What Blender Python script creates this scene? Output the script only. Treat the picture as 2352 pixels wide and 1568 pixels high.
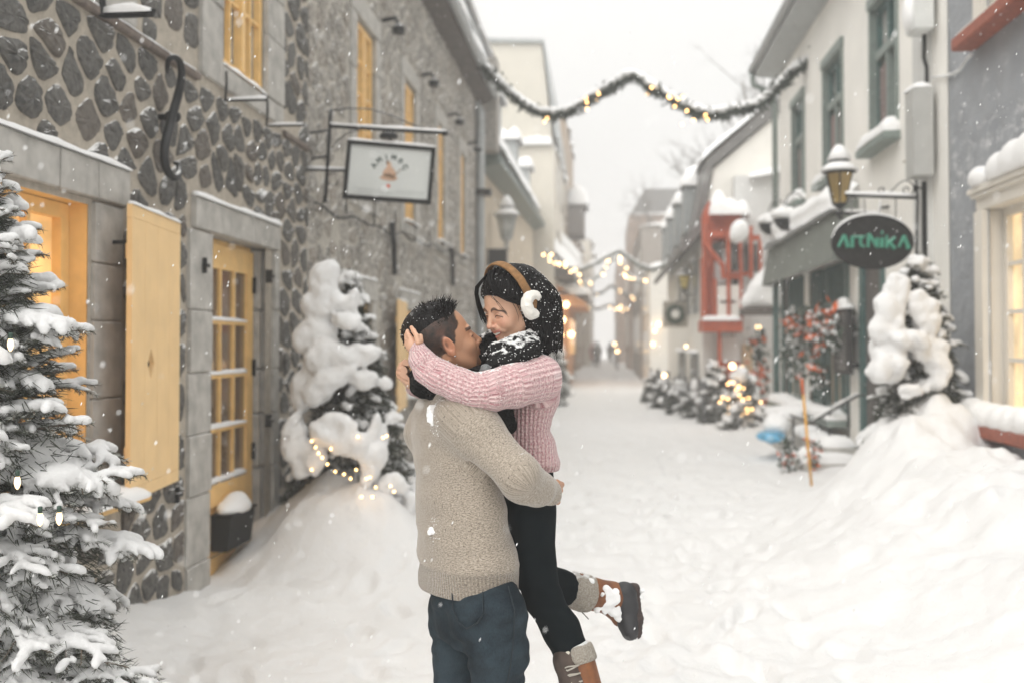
import bpy, math, random
import numpy as np
from mathutils import Vector, Matrix
R = math.radians
rng = np.random.default_rng(7); random.seed(7)
scene = bpy.context.scene
for o in list(bpy.data.objects): bpy.data.objects.remove(o)
COL = scene.collection

# ------------------------------------------------------------------ camera
W2, H2, FP = 2352.0, 1568.0, 2286.7          # photograph grid used for measuring, focal length in its pixels (35 mm lens)
CX, HOR, YAW, PITCH = 1176.0, 790.0, R(5.4), R(1.2)
CY = HOR - FP*math.tan(PITCH)
CAMZ = 1.6
cam_d = bpy.data.cameras.new('camera'); cam = bpy.data.objects.new('camera', cam_d); COL.objects.link(cam)
cam_d.sensor_width = 36; cam_d.lens = 36*FP/W2
cam_d.shift_y = -(H2/2 - CY)/W2
cam_d.clip_start = .05; cam_d.clip_end = 2000
cam.location = (0, 0, CAMZ); cam.rotation_euler = (R(90)+PITCH, 0, YAW)
cam_d.dof.use_dof = True; cam_d.dof.focus_distance = 3.06; cam_d.dof.aperture_fstop = 1.9
scene.camera = cam

# ------------------------------------------------------------------ world, sun, exposure
wd = bpy.data.worlds.new('World'); scene.world = wd; wd.use_nodes = True
nt = wd.node_tree; nt.nodes.clear()
out = nt.nodes.new('ShaderNodeOutputWorld'); bg = nt.nodes.new('ShaderNodeBackground')
sky = nt.nodes.new('ShaderNodeTexSky'); sky.sky_type = 'NISHITA'; sky.sun_disc = False
SUN_EL, SUN_AZ = R(46), R(206)
sky.sun_elevation = SUN_EL; sky.sun_rotation = SUN_AZ; sky.air_density = 1; sky.dust_density = 5
hs = nt.nodes.new('ShaderNodeHueSaturation'); hs.inputs['Saturation'].default_value = .12
mx = nt.nodes.new('ShaderNodeMix'); mx.data_type = 'RGBA'; mx.inputs[0].default_value = .88
mx.inputs[7].default_value = (9.3, 9.2, 8.95, 1)      # the closed cloud deck
nt.links.new(sky.outputs[0], hs.inputs['Color']); nt.links.new(hs.outputs[0], mx.inputs[6])
tc = nt.nodes.new('ShaderNodeTexCoord'); sz = nt.nodes.new('ShaderNodeSeparateXYZ'); nt.links.new(tc.outputs['Generated'], sz.inputs[0])
def _m(op, a_, b_):                                    # overcast dome: brighter overhead than at the horizon
    nd = nt.nodes.new('ShaderNodeMath'); nd.operation = op
    for i_, v_ in enumerate((a_, b_)):
        if isinstance(v_, (int, float)): nd.inputs[i_].default_value = v_
        else: nt.links.new(v_, nd.inputs[i_])
    return nd.outputs[0]
zc = _m('MAXIMUM', sz.outputs[2], 0.); gain = _m('ADD', _m('MULTIPLY', _m('MULTIPLY', zc, zc), 2.0), 1.)
nt.links.new(mx.outputs[2], bg.inputs['Color']); nt.links.new(_m('MULTIPLY', gain, .091), bg.inputs['Strength'])
nt.links.new(bg.outputs[0], out.inputs['Surface'])
sl = bpy.data.lights.new('sun', 'SUN'); sl.energy = 1.3; sl.angle = R(40); sl.color = (1, .97, .93)
so = bpy.data.objects.new('sun', sl); COL.objects.link(so)
sdir = Vector((math.sin(SUN_AZ)*math.cos(SUN_EL), math.cos(SUN_AZ)*math.cos(SUN_EL), math.sin(SUN_EL)))
so.rotation_euler = sdir.to_track_quat('Z', 'Y').to_euler()
scene.view_settings.view_transform = 'Standard'; scene.view_settings.look = 'None'
scene.view_settings.exposure = .11; scene.view_settings.gamma = 1
scene.render.engine = 'CYCLES'
scene.cycles.use_denoising = True; scene.cycles.max_bounces = 7; scene.cycles.diffuse_bounces = 4
scene.cycles.glossy_bounces = 3; scene.cycles.transmission_bounces = 4; scene.cycles.transparent_max_bounces = 8
scene.cycles.volume_bounces = 1; scene.cycles.sample_clamp_indirect = 4; scene.cycles.volume_step_rate = 4
scene.cycles.caustics_reflective = False; scene.cycles.caustics_refractive = False

# ------------------------------------------------------------------ measuring helpers
CYW, SYW = math.cos(YAW), math.sin(YAW)
def ldir(px, py):                       # ray in the camera-heading frame (x right, y ahead, z up)
    r = (px-CX)/FP; u = (CY-py)/FP
    return (r, math.cos(PITCH)-u*math.sin(PITCH), math.sin(PITCH)+u*math.cos(PITCH))
def L(px, py, D):                       # measured point, D metres ahead, in the heading frame
    d = ldir(px, py); t = D/d[1]
    return np.array((d[0]*t, D, CAMZ+d[2]*t))
def l2w(p): return np.array((p[0]*CYW-p[1]*SYW, p[0]*SYW+p[1]*CYW, p[2]))
def Wp(px, py, D): return l2w(L(px, py, D))
def onx(px, py, x):                     # point on the plane X = x (walls run along Y)
    d = l2w(ldir(px, py)); t = x/d[0]
    return np.array((x, d[1]*t, CAMZ+d[2]*t))
def ony(px, py, y):
    d = l2w(ldir(px, py)); t = y/d[1]
    return np.array((d[0]*t, y, CAMZ+d[2]*t))
def onz(px, py, z):
    d = l2w(ldir(px, py)); t = (z-CAMZ)/d[2]
    return np.array((d[0]*t, d[1]*t, z))
LX, RX = -2.63, 3.2
def ss(e0, e1, x):
    t = np.clip((np.asarray(x, float)-e0)/(e1-e0), 0, 1); return t*t*(3-2*t)

# numpy value noise
_perm = rng.random((64, 64, 64)).astype(np.float32)
def vnoise(p):
    p = np.asarray(p, np.float32); i = np.floor(p).astype(int); f = p-i; f = f*f*(3-2*f)
    def g(a, b, c): return _perm[(i[..., 0]+a) % 64, (i[..., 1]+b) % 64, (i[..., 2]+c) % 64]
    x, y, z = f[..., 0], f[..., 1], f[..., 2]
    c00 = g(0,0,0)*(1-x)+g(1,0,0)*x; c10 = g(0,1,0)*(1-x)+g(1,1,0)*x
    c01 = g(0,0,1)*(1-x)+g(1,0,1)*x; c11 = g(0,1,1)*(1-x)+g(1,1,1)*x
    return (c00*(1-y)+c10*y)*(1-z)+(c01*(1-y)+c11*y)*z-.5
def fbm(p, o=3):
    p = np.asarray(p, np.float32); s = 0; a = 1
    for k in range(o): s = s+a*vnoise(p*2**k+k*7.3); a *= .5
    return s

# ------------------------------------------------------------------ mesh helpers
def tag(o, label=None, cat=None, group=None, kind=None):
    if label: o['label'] = label
    if cat: o['category'] = cat
    if group: o['group'] = group
    if kind: o['kind'] = kind
    return o
def empty(name, loc=(0, 0, 0), rz=0, **k):
    o = bpy.data.objects.new(name, None); COL.objects.link(o); o.location = loc; o.rotation_euler = (0, 0, rz)
    o.empty_display_size = .1
    return tag(o, **k)
def raw(name, V, F, mat=None, parent=None, smooth=False, attrs=None, local=None):
    """links one mesh object; V given in world coords when local is None and parent is unrotated"""
    V = np.asarray(V, dtype=np.float64)
    me = bpy.data.meshes.new(name)
    if isinstance(F, np.ndarray):
        n, k = F.shape
        me.vertices.add(len(V)); me.vertices.foreach_set('co', V.astype(np.float32).ravel())
        me.loops.add(n*k); me.loops.foreach_set('vertex_index', F.astype(np.int32).ravel())
        me.polygons.add(n); me.polygons.foreach_set('loop_start', np.arange(0, n*k, k, dtype=np.int32))
        me.update(calc_edges=True); me.validate()
    else:
        me.from_pydata([tuple(v) for v in V], [], F); me.update()
    if smooth: me.polygons.foreach_set('use_smooth', [True]*len(me.polygons))
    if attrs:
        for k, a in attrs.items():
            a = np.asarray(a, np.float32)
            if a.ndim == 1:
                at = me.attributes.new(k, 'FLOAT', 'POINT'); at.data.foreach_set('value', a)
            else:
                at = me.attributes.new(k, 'FLOAT_COLOR', 'POINT')
                c = np.ones((len(a), 4), np.float32); c[:, :3] = a[:, :3]; at.data.foreach_set('color', c.ravel())
    o = bpy.data.objects.new(name, me); COL.objects.link(o)
    if mat: me.materials.append(mat)
    if parent: o.parent = parent
    return o
class MB:
    """collects shapes, built as one mesh in the space of its parent's origin"""
    def __init__(s): s.v = []; s.f = []; s.n = 0
    def add(s, V, F):
        V = np.asarray(V, float).reshape(-1, 3); s.v.append(V)
        s.f += [tuple(int(i)+s.n for i in f) for f in F]; s.n += len(V); return s
    def box(s, a, b, bev=0):
        a = np.minimum(a, b)*1., ; a = a[0]; b = np.maximum(a, b)
        (x0, y0, z0), (x1, y1, z1) = a, b
        if bev:
            c = bev; V = []
            for z, k in ((z0, c), (z0+c, 0), (z1-c, 0), (z1, c)):
                V += [(x0+k+c*(k == 0)*0, y0+k, z), (x1-k, y0+k, z), (x1-k, y1-k, z), (x0+k, y1-k, z)]
            F = [(3, 2, 1, 0), (12, 13, 14, 15)]
            for i in range(3):
                for j in range(4): F.append((i*4+j, i*4+(j+1) % 4, i*4+4+(j+1) % 4, i*4+4+j))
            return s.add(V, F)
        V = [(x0,y0,z0),(x1,y0,z0),(x1,y1,z0),(x0,y1,z0),(x0,y0,z1),(x1,y0,z1),(x1,y1,z1),(x0,y1,z1)]
        return s.add(V, [(3,2,1,0),(4,5,6,7),(0,1,5,4),(1,2,6,5),(2,3,7,6),(3,0,4,7)])
    def tube(s, pts, r, n=8, cap=True):
        P = np.asarray(pts, float); m = len(P); r = np.ones(m)*r if np.isscalar(r) else np.asarray(r, float)
        T = np.gradient(P, axis=0); T /= np.linalg.norm(T, axis=1)[:, None]+1e-12
        up = np.array((0, 0, 1.)) if abs(T[0][2]) < .9 else np.array((1., 0, 0))
        V = []; a = np.cross(T[0], up); a /= np.linalg.norm(a)
        ang = np.arange(n)*2*math.pi/n
        for i in range(m):
            a = a-T[i]*np.dot(a, T[i]); a /= np.linalg.norm(a)+1e-12; b = np.cross(T[i], a)
            V.append(P[i]+r[i]*(np.cos(ang)[:, None]*a+np.sin(ang)[:, None]*b))
        V = np.concatenate(V); F = []
        for i in range(m-1):
            for j in range(n): F.append((i*n+j, i*n+(j+1) % n, (i+1)*n+(j+1) % n, (i+1)*n+j))
        if cap: F += [tuple(range(n))[::-1], tuple((m-1)*n+j for j in range(n))]
        return s.add(V, F)
    def prism(s, poly, off):
        """poly: list of 3D points; extruded by vector off"""
        P = np.asarray(poly, float); n = len(P); V = np.concatenate([P, P+np.asarray(off, float)])
        F = [tuple(range(n))[::-1], tuple(range(n, 2*n))]+[(i, (i+1) % n, n+(i+1) % n, n+i) for i in range(n)]
        return s.add(V, F)
    def lathe(s, c, prof, n=16):
        V = []; F = []; m = len(prof)
        for r, z in prof:
            for j in range(n):
                t = 2*math.pi*j/n; V.append((c[0]+r*math.cos(t), c[1]+r*math.sin(t), c[2]+z))
        for i in range(m-1):
            for j in range(n): F.append((i*n+j, i*n+(j+1) % n, (i+1)*n+(j+1) % n, (i+1)*n+j))
        F += [tuple(range(n))[::-1], tuple((m-1)*n+j for j in range(n))]
        return s.add(V, F)
    def ico(s, c, r, sub=1, jit=0):
        import bmesh
        bm = bmesh.new(); bmesh.ops.create_icosphere(bm, subdivisions=sub, radius=1)
        V = np.array([v.co[:] for v in bm.verts]); F = [tuple(v.index for v in f.verts) for f in bm.faces]; bm.free()
        if jit: V = V*(1+jit*(rng.random(len(V))-.5))[:, None]
        return s.add(V*np.asarray(r)+np.asarray(c), F)
    def arrays(s): return (np.concatenate(s.v) if s.v else np.zeros((0, 3))), s.f
    def build(s, name, mat, parent=None, smooth=False, label=None):
        V, F = s.arrays()
        if parent is not None: V = V-np.array(parent_loc(parent))
        o = raw(name, V, F, mat, parent, smooth)
        if label: o['label'] = label
        return o
def parent_loc(p):
    l = Vector((0, 0, 0))
    while p is not None: l = l+Vector(p.location); p = p.parent
    return l
def part(name, V, F, mat, parent, smooth=True, attrs=None):
    return raw(name, np.asarray(V)-np.array(parent_loc(parent)), F, mat, parent, smooth, attrs)

# ------------------------------------------------------------------ implicit surfaces -> smooth meshes
class SDF:
    def __init__(s, lo, hi, res):
        s.lo = np.asarray(lo, float); s.res = res
        s.n = np.ceil((np.asarray(hi)-s.lo)/res).astype(int)+1
        s.f = np.full(s.n, 1., np.float32)
        s.ax = [s.lo[i]+np.arange(s.n[i])*res for i in range(3)]
    def win(s, lo, hi):
        a = np.clip(np.floor((np.asarray(lo)-s.lo)/s.res).astype(int), 0, s.n)
        b = np.clip(np.ceil((np.asarray(hi)-s.lo)/s.res).astype(int)+1, 0, s.n)
        return tuple(slice(a[i], b[i]) for i in range(3))
    def pts(s, w): return np.meshgrid(s.ax[0][w[0]], s.ax[1][w[1]], s.ax[2][w[2]], indexing='ij', sparse=True)
    def put(s, w, g, k, op='add'):
        f = s.f[w]
        if f.size == 0: return
        if op == 'add':
            if k > 0:
                h = np.clip(.5+.5*(f-g)/k, 0, 1); r = f*(1-h)+g*h-k*h*(1-h)
            else: r = np.minimum(f, g)
        else:
            g = -g
            if k > 0:
                h = np.clip(.5-.5*(f-g)/k, 0, 1); r = f*(1-h)+g*h+k*h*(1-h)
            else: r = np.maximum(f, g)
        s.f[w] = r
    def cap(s, a, b, ra, rb=None, k=.01, op='add', sq=None):
        rb = ra if rb is None else rb; a = np.asarray(a, float); b = np.asarray(b, float)
        m = max(ra, rb)+k+2.5*s.res
        w = s.win(np.minimum(a, b)-m, np.maximum(a, b)+m); X, Y, Z = s.pts(w)
        d = b-a; dd = max(float(d@d), 1e-12)
        t = np.clip(((X-a[0])*d[0]+(Y-a[1])*d[1]+(Z-a[2])*d[2])/dd, 0, 1)
        g = np.sqrt((X-a[0]-t*d[0])**2+(Y-a[1]-t*d[1])**2+(Z-a[2]-t*d[2])**2)-(ra+(rb-ra)*t)
        s.put(w, g, k, op)
    def chain(s, P, r, k=.01, op='add'):
        for i in range(len(P)-1): s.cap(P[i], P[i+1], r[i], r[i+1], k, op)
    def ell(s, c, r, M=None, k=.01, op='add'):
        c = np.asarray(c, float); r = np.asarray(r, float)*np.ones(3); m = r.max()+k+2.5*s.res
        w = s.win(c-m, c+m); X, Y, Z = s.pts(w); q = (X-c[0], Y-c[1], Z-c[2])
        if M is not None: q = [M[0, j]*q[0]+M[1, j]*q[1]+M[2, j]*q[2] for j in range(3)]
        k0 = np.sqrt((q[0]/r[0])**2+(q[1]/r[1])**2+(q[2]/r[2])**2)
        k1 = np.sqrt((q[0]/r[0]**2)**2+(q[1]/r[1]**2)**2+(q[2]/r[2]**2)**2)+1e-9
        s.put(w, k0*(k0-1)/k1, k, op)
    def loft(s, S, k=.01, op='add'):
        """S rows: z, cx, cy, a, b, angle (a along the angle direction)"""
        S = np.array(sorted(S), float); m = max(S[:, 3].max(), S[:, 4].max())+k+.02
        w = s.win((S[:, 1].min()-m, S[:, 2].min()-m, S[0, 0]-.03), (S[:, 1].max()+m, S[:, 2].max()+m, S[-1, 0]+.03))
        X, Y, Z = s.pts(w); z = Z
        I = [np.interp(z, S[:, 0], S[:, j]) for j in range(1, 6)]
        c, n = np.cos(I[4]), np.sin(I[4]); u = (X-I[0])*c+(Y-I[1])*n; v = -(X-I[0])*n+(Y-I[1])*c
        k0 = np.sqrt((u/I[2])**2+(v/I[3])**2); k1 = np.sqrt((u/I[2]**2)**2+(v/I[3]**2)**2)+1e-9
        g = k0*(k0-1)/k1
        cap = np.maximum(S[0, 0]-Z, Z-S[-1, 0]); h = .012
        g = np.maximum(g, cap+0*g)
        s.put(w, g, k, op)
    def mod(s, fn):
        X, Y, Z = np.meshgrid(*s.ax, indexing='ij')
        m = np.abs(s.f) < .06
        P = np.stack([X[m], Y[m], Z[m]], 1); s.f[m] += fn(P).astype(np.float32)
    def mesh(s):
        f = s.f; f[0], f[-1] = 1, 1; f[:, 0] = 1; f[:, -1] = 1; f[:, :, 0] = 1; f[:, :, -1] = 1
        sg = f < 0; n = np.array(f.shape)-1
        def sh(a, d): return a[d[0]:d[0]+n[0], d[1]:d[1]+n[1], d[2]:d[2]+n[2]]
        C = [(i, j, k) for i in (0, 1) for j in (0, 1) for k in (0, 1)]
        cnt = sum(sh(sg, c).astype(np.int8) for c in C); act = (cnt > 0) & (cnt < 8)
        idx = np.argwhere(act)
        if len(idx) == 0: return np.zeros((0, 3)), np.zeros((0, 4), int)
        vals = {c: f[idx[:, 0]+c[0], idx[:, 1]+c[1], idx[:, 2]+c[2]] for c in C}
        acc = np.zeros((len(idx), 3)); num = np.zeros(len(idx))
        for c in C:
            for ax in range(3):
                if c[ax] == 1: continue
                e = list(c); e[ax] = 1; e = tuple(e); a, b = vals[c], vals[e]
                m = (a < 0) != (b < 0); t = np.where(m, a/np.where(m, a-b, 1), 0)
                p = np.tile(np.array(c, float), (len(idx), 1)); p[:, ax] += t
                acc += p*m[:, None]; num += m
        V = s.lo+(idx+acc/num[:, None])*s.res
        vid = -np.ones(n, np.int64); vid[act] = np.arange(len(idx)); F = []
        for ax in range(3):
            a, b = [x for x in range(3) if x != ax]
            lo = [slice(None)]*3; hi = [slice(None)]*3; lo[ax] = slice(0, n[ax]); hi[ax] = slice(1, n[ax]+1)
            A = sg[tuple(lo)]; B = sg[tuple(hi)]; E = np.argwhere(A != B); fl = A[tuple(E.T)]
            ok = (E[:, a] > 0) & (E[:, b] > 0) & (E[:, a] < n[a]) & (E[:, b] < n[b]); E = E[ok]; fl = fl[ok]
            q = []
            for da, db in ((-1, -1), (0, -1), (0, 0), (-1, 0)):
                G = E.copy(); G[:, a] += da; G[:, b] += db; q.append(vid[tuple(G.T)])
            q = np.stack(q, 1); flip = fl if ax != 1 else ~fl
            q[~flip] = q[~flip][:, ::-1]; F.append(q)
        return V, np.concatenate(F)
def smoothv(V, F, it=1):
    E = np.concatenate([F[:, [0, 1]], F[:, [1, 2]], F[:, [2, 3]], F[:, [3, 0]]])
    for _ in range(it):
        A = np.zeros_like(V); n = np.zeros(len(V))
        np.add.at(A, E[:, 0], V[E[:, 1]]); np.add.at(A, E[:, 1], V[E[:, 0]])
        np.add.at(n, E[:, 0], 1); np.add.at(n, E[:, 1], 1)
        V = V*.5+.5*A/np.maximum(n, 1)[:, None]
    return V
def joinVF(L_):
    V = []; F = []; n = 0
    for v, f in L_: V.append(v); F.append(f+n); n += len(v)
    return np.concatenate(V), np.concatenate(F)

# ------------------------------------------------------------------ materials
class NT:
    def __init__(s, name):
        s.m = bpy.data.materials.new(name); s.m.use_nodes = True; s.t = s.m.node_tree
        s.b = s.t.nodes['Principled BSDF']; s.x = s.t.nodes.new('ShaderNodeTexCoord')
        s.g = s.t.nodes.new('ShaderNodeNewGeometry')
    def n(s, typ, **k):
        nd = s.t.nodes.new('ShaderNode'+typ)
        for a, v in k.items():
            if a.startswith('i_'): nd.inputs[a[2:]].default_value = v
            elif a.startswith('n_'): nd.inputs[int(a[2:])].default_value = v
            else: setattr(nd, a, v)
        return nd
    def l(s, a, b): s.t.links.new(a, b); return s
    def noise(s, sc, det=3, vec=None, rough=.5):
        nd = s.n('TexNoise'); nd.inputs['Scale'].default_value = sc; nd.inputs['Detail'].default_value = det
        nd.inputs['Roughness'].default_value = rough
        s.l(vec or s.g.outputs['Position'], nd.inputs['Vector']); return nd.outputs[0]
    def ramp(s, fac, stops):
        nd = s.n('ValToRGB'); cr = nd.color_ramp
        while len(cr.elements) < len(stops): cr.elements.new(.5)
        for e, (p, c) in zip(cr.elements, stops):
            e.position = p; e.color = (*c, 1) if not np.isscalar(c) else (c, c, c, 1)
        s.l(fac, nd.inputs[0]); return nd.outputs[0]
    def mix(s, fac, a, b):
        nd = s.n('Mix', data_type='RGBA')
        for i, v in ((0, fac), (6, a), (7, b)):
            if isinstance(v, (int, float)): nd.inputs[i].default_value = v
            elif isinstance(v, tuple): nd.inputs[i].default_value = (*v[:3], 1)
            else: s.l(v, nd.inputs[i])
        return nd.outputs[2]
    def math(s, op, a, b=0, c=None):
        nd = s.n('Math', operation=op)
        for i, v in enumerate((a, b) if c is None else (a, b, c)):
            if isinstance(v, (int, float)): nd.inputs[i].default_value = v
            else: s.l(v, nd.inputs[i])
        return nd.outputs[0]
    def mapv(s, scale=(1, 1, 1), rot=(0, 0, 0), src=None):
        nd = s.n('Mapping'); nd.inputs['Scale'].default_value = scale; nd.inputs['Rotation'].default_value = rot
        s.l(src or s.g.outputs['Position'], nd.inputs['Vector']); return nd.outputs[0]
    def bump(s, h, st=.3, d=.01):
        nd = s.n('Bump'); nd.inputs['Strength'].default_value = st; nd.inputs['Distance'].default_value = d
        s.l(h, nd.inputs['Height'])
        if s.b.inputs['Normal'].is_linked: s.l(s.b.inputs['Normal'].links[0].from_socket, nd.inputs['Normal'])
        s.l(nd.outputs[0], s.b.inputs['Normal']); return s
    def col(s, c):
        if isinstance(c, tuple): s.b.inputs['Base Color'].default_value = (*c[:3], 1)
        else: s.l(c, s.b.inputs['Base Color'])
        s.basec = c; return s
    def rough(s, r):
        if isinstance(r, (int, float)): s.b.inputs['Roughness'].default_value = r
        else: s.l(r, s.b.inputs['Roughness'])
        return s
    def nz(s):
        sp = s.n('SeparateXYZ'); s.l(s.g.outputs['Normal'], sp.inputs[0]); return sp.outputs[2]
    def dust(s, lo=.55, hi=.8, ns=30, amt=.35, c=(.86, .86, .85)):
        """settled snow wherever the surface faces up"""
        z = s.nz(); nn = s.noise(ns, 3); v = s.math('MULTIPLY_ADD', nn, amt, z); v = s.math('SUBTRACT', v, amt/2)
        f = s.ramp(v, [(lo, 0.), (hi, 1.)]); s.col(s.mix(f, s.basec, c)); return s
SNOWC = (.86, .862, .86)
def simple(name, c, rough=.6, var=.12, ns=8, bump=0, bs=60, metal=0, dust=None, spec=None):
    m = NT(name); c = np.array(c)
    n = m.noise(ns, 4); m.col(m.ramp(n, [(.3, tuple(c*(1-var))), (.7, tuple(np.minimum(c*(1+var), .95)))])).rough(rough)
    m.b.inputs['Metallic'].default_value = metal
    if spec is not None: m.b.inputs['Specular IOR Level'].default_value = spec
    if bump: m.bump(m.noise(bs, 4), bump, .004)
    if dust: m.dust(*dust)
    return m.m
def emis(name, c, st):
    m = NT(name); m.col(tuple(c)); m.b.inputs['Emission Color'].default_value = (*c, 1); m.b.inputs['Emission Strength'].default_value = st
    return m.m
M = {}
def mk_snow(name, bs=14, st=.35):
    m = NT(name); n = m.noise(3, 4); m.col(m.ramp(n, [(.3, (.84, .84, .835)), (.7, (.88, .88, .875))])).rough(.75)
    m.b.inputs['Subsurface Weight'].default_value = 0
    m.bump(m.noise(bs, 6, rough=.65), st, .02); m.bump(m.noise(220, 2), .15, .002); return m.m
M['snow'] = mk_snow('snow'); 
M['yellow'] = simple('yellow_paint', (.86, .55, .21), .5, .10, 9, .15, 60, dust=(.75, .9, 30, .2))
M['yellow_clean'] = simple('yellow_paint_flat', (.86, .60, .30), .55, .05, 6, .05, 50)
M['black'] = simple('black_iron', (.02, .021, .022), .45, .2, 20, .2, 80, dust=(.62, .8, 60, .5), spec=.25)
M['black_plain'] = simple('black_plain', (.012, .013, .013), .55, spec=.2)
M['limestone'] = simple('dressed_stone', (.43, .415, .385), .85, .22, 9, .4, 45, dust=(.7, .85, 20, .2))
M['green'] = simple('green_paint', (.055, .115, .11), .5, .2, 12, .1, 40, dust=(.7, .85, 40, .3))
M['greygreen'] = simple('grey_green_paint', (.2, .24, .22), .55, .12, 12, .1, 40, dust=(.7, .85, 40, .3))
M['cream'] = simple('cream_paint', (.72, .68, .61), .6, .04, 4, .05, 20)
M['brickred'] = simple('red_sill', (.3, .09, .055), .75, .2, 20, .3, 60, dust=(.7, .85, 60, .4))
M['wood'] = simple('bark', (.07, .05, .035), .9, .3, 60, .5, 90)
def glass(name, c=(.09, .09, .085), em=None, st=0, r=.07):
    m = NT(name); n = m.noise(2.2, 3); c = np.array(c); m.col(m.ramp(n, [(.35, tuple(c*.5)), (.65, tuple(c*1.7))])).rough(r)
    m.b.inputs['Specular IOR Level'].default_value = .9
    if em is not None:
        m.l(m.ramp(m.noise(4, 3), [(.35, tuple(np.array(em)*.5)), (.65, tuple(em))]), m.b.inputs['Emission Color']); m.b.inputs['Emission Strength'].default_value = st
    return m.m
M['glass'] = glass('window_glass'); M['glass_pale'] = glass('pale_glass', (.33, .33, .31))
M['glass_lit'] = glass('lit_glass', (.5, .35, .15), (1., .55, .2), .9)
M['glass_door'] = glass('door_glass', (.045, .038, .034), (1., .6, .28), .06)
M['bulb'] = emis('warm_bulb', (1., .58, .22), 9)
M['bulb_far'] = emis('warm_bulb_far', (1., .68, .36), 7)
# ------------------------------------------------------------------ snow-covered ground
def gs(x, y, cx, cy, sx, sy): return np.exp(-((x-cx)/sx)**2-((y-cy)/sy)**2)
_pr = np.random.default_rng(31); PRINTS = []
for _x0, _y0, _dir, _n in ((.3, 1.9, 1.45, 26), (.9, 2.2, 1.62, 24), (-.55, 2.4, 1.8, 14), (1.5, 3.0, 1.75, 20), (.1, 4.2, 1.5, 22), (-1.3, 3.2, 1.95, 9), (.7, 9, 1.55, 18), (-.2, 8, 1.6, 18)):
    for _k in range(_n): PRINTS.append((_x0+math.cos(_dir)*_k*.36+(-1)**_k*.09+_pr.normal()*.05, _y0+math.sin(_dir)*_k*.36+_pr.normal()*.06, _dir+_pr.normal()*.25, _pr.uniform(.018, .042)))
def hgt(x, y):
    x = np.asarray(x, float); y = np.asarray(y, float)
    h = .26*ss(-2.0, -2.75, x)*ss(6.0, 5.0, y)
    h = h+.10*gs(x, y, -2.2, 5.9, .5, .35)
    h = h+.60*gs(x, y, -2.1, 7.75, .62, .62)+.16*gs(x, y, -1.6, 7.0, .5, .6)+.36*gs(x, y, -1.92, 7.12, .5, .46)+.16*gs(x, y, -2.3, 10.5, .5, 2.0)
    h = h+.52*ss(1.1, 3.1, x)*ss(11.2, 9.2, y)+.62*gs(x, y, 2.62, 8.75, .58, .78)+.14*gs(x, y, 1.9, 8.3, .6, .6)+.16*gs(x, y, 1.7, 6.6, .8, 1.2)
    h = h+.26*gs(x, y, 2.9, 5.6, .9, 1.3)+.26*gs(x, y, 2.35, 7.1, .75, .9)
    h = h+.12*ss(2.2, 3.1, x)*ss(11, 12, y)*ss(21, 19, y)
    p = np.stack([x, y, 0*x], -1); h = h+np.clip(h, 0, .9)*(.30*fbm(p*2.1+2, 3)+.10*fbm(p*7+1, 2))
    h = h+.045*fbm(p*1.3, 2)+.045*fbm(p*4+9, 2)*ss(30, 10, y)
    tr = np.exp(-((x-.35)/1.5)**2)                     # trodden middle of the street
    c = fbm(p*np.array((7, 4.5, 1))+3, 3); h = h-.06*tr*np.clip(c, -.1, .5)*ss(30, 8, y)
    f = fbm(p*np.array((16, 12, 1))+5, 2); h = h+.016*f*ss(14, 5, y)
    for (fx, fy, fa, fd) in PRINTS:
        m = (np.abs(x-fx) < .5) & (np.abs(y-fy) < .5)
        if not m.any(): continue
        u = (x-fx)*math.cos(fa)+(y-fy)*math.sin(fa); v = -(x-fx)*math.sin(fa)+(y-fy)*math.cos(fa); e = (u/.15)**2+(v/.065)**2; h = h-m*fd*np.exp(-e**2)+m*fd*.35*np.exp(-((np.sqrt(e)-1.35)/.3)**2)
    return h
def ground_patch(xs, ys):
    X, Y = np.meshgrid(xs, ys, indexing='ij'); Z = hgt(X, Y); n, m = X.shape
    V = np.stack([X, Y, Z], -1).reshape(-1, 3); I = np.arange(n*m).reshape(n, m)
    return V, np.stack([I[:-1, :-1], I[1:, :-1], I[1:, 1:], I[:-1, 1:]], -1).reshape(-1, 4)
xs = np.concatenate([np.linspace(-60, -5, 12)[:-1], np.linspace(-5, -2.9, 12)[:-1], np.linspace(-2.9, 3.5, 256), np.linspace(3.5, 60, 16)[1:]])
ys = np.concatenate([np.linspace(-12, 1, 14)[:-1], np.linspace(1, 12, 360)[:-1], np.linspace(12, 40, 150)[:-1], np.linspace(40, 400, 40)])
gv, gf = ground_patch(xs, ys)
gm = NT('snow_ground'); n = gm.noise(2.2, 5); gm.col(gm.ramp(n, [(.3, (.74, .737, .73)), (.7, (.79, .788, .782))])).rough(.7)
d1 = gm.noise(5.5, 6, rough=.7); dirt = gm.ramp(d1, [(.69, 0.), (.76, .45)])
sx = gm.n('SeparateXYZ'); gm.l(gm.g.outputs['Position'], sx.inputs[0])
mid = gm.ramp(gm.math('ABSOLUTE', gm.math('SUBTRACT', sx.outputs[0], -.3)), [(0., 1.), (1., 0.)])
gm.col(gm.mix(gm.math('MULTIPLY', dirt, mid), gm.basec, (.55, .50, .43)))
gm.bump(gm.noise(9, 8, rough=.7), .5, .05); gm.bump(gm.noise(70, 5), .35, .008)
tag(raw('ground', gv, gf, gm.m, smooth=True), kind='structure')

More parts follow.
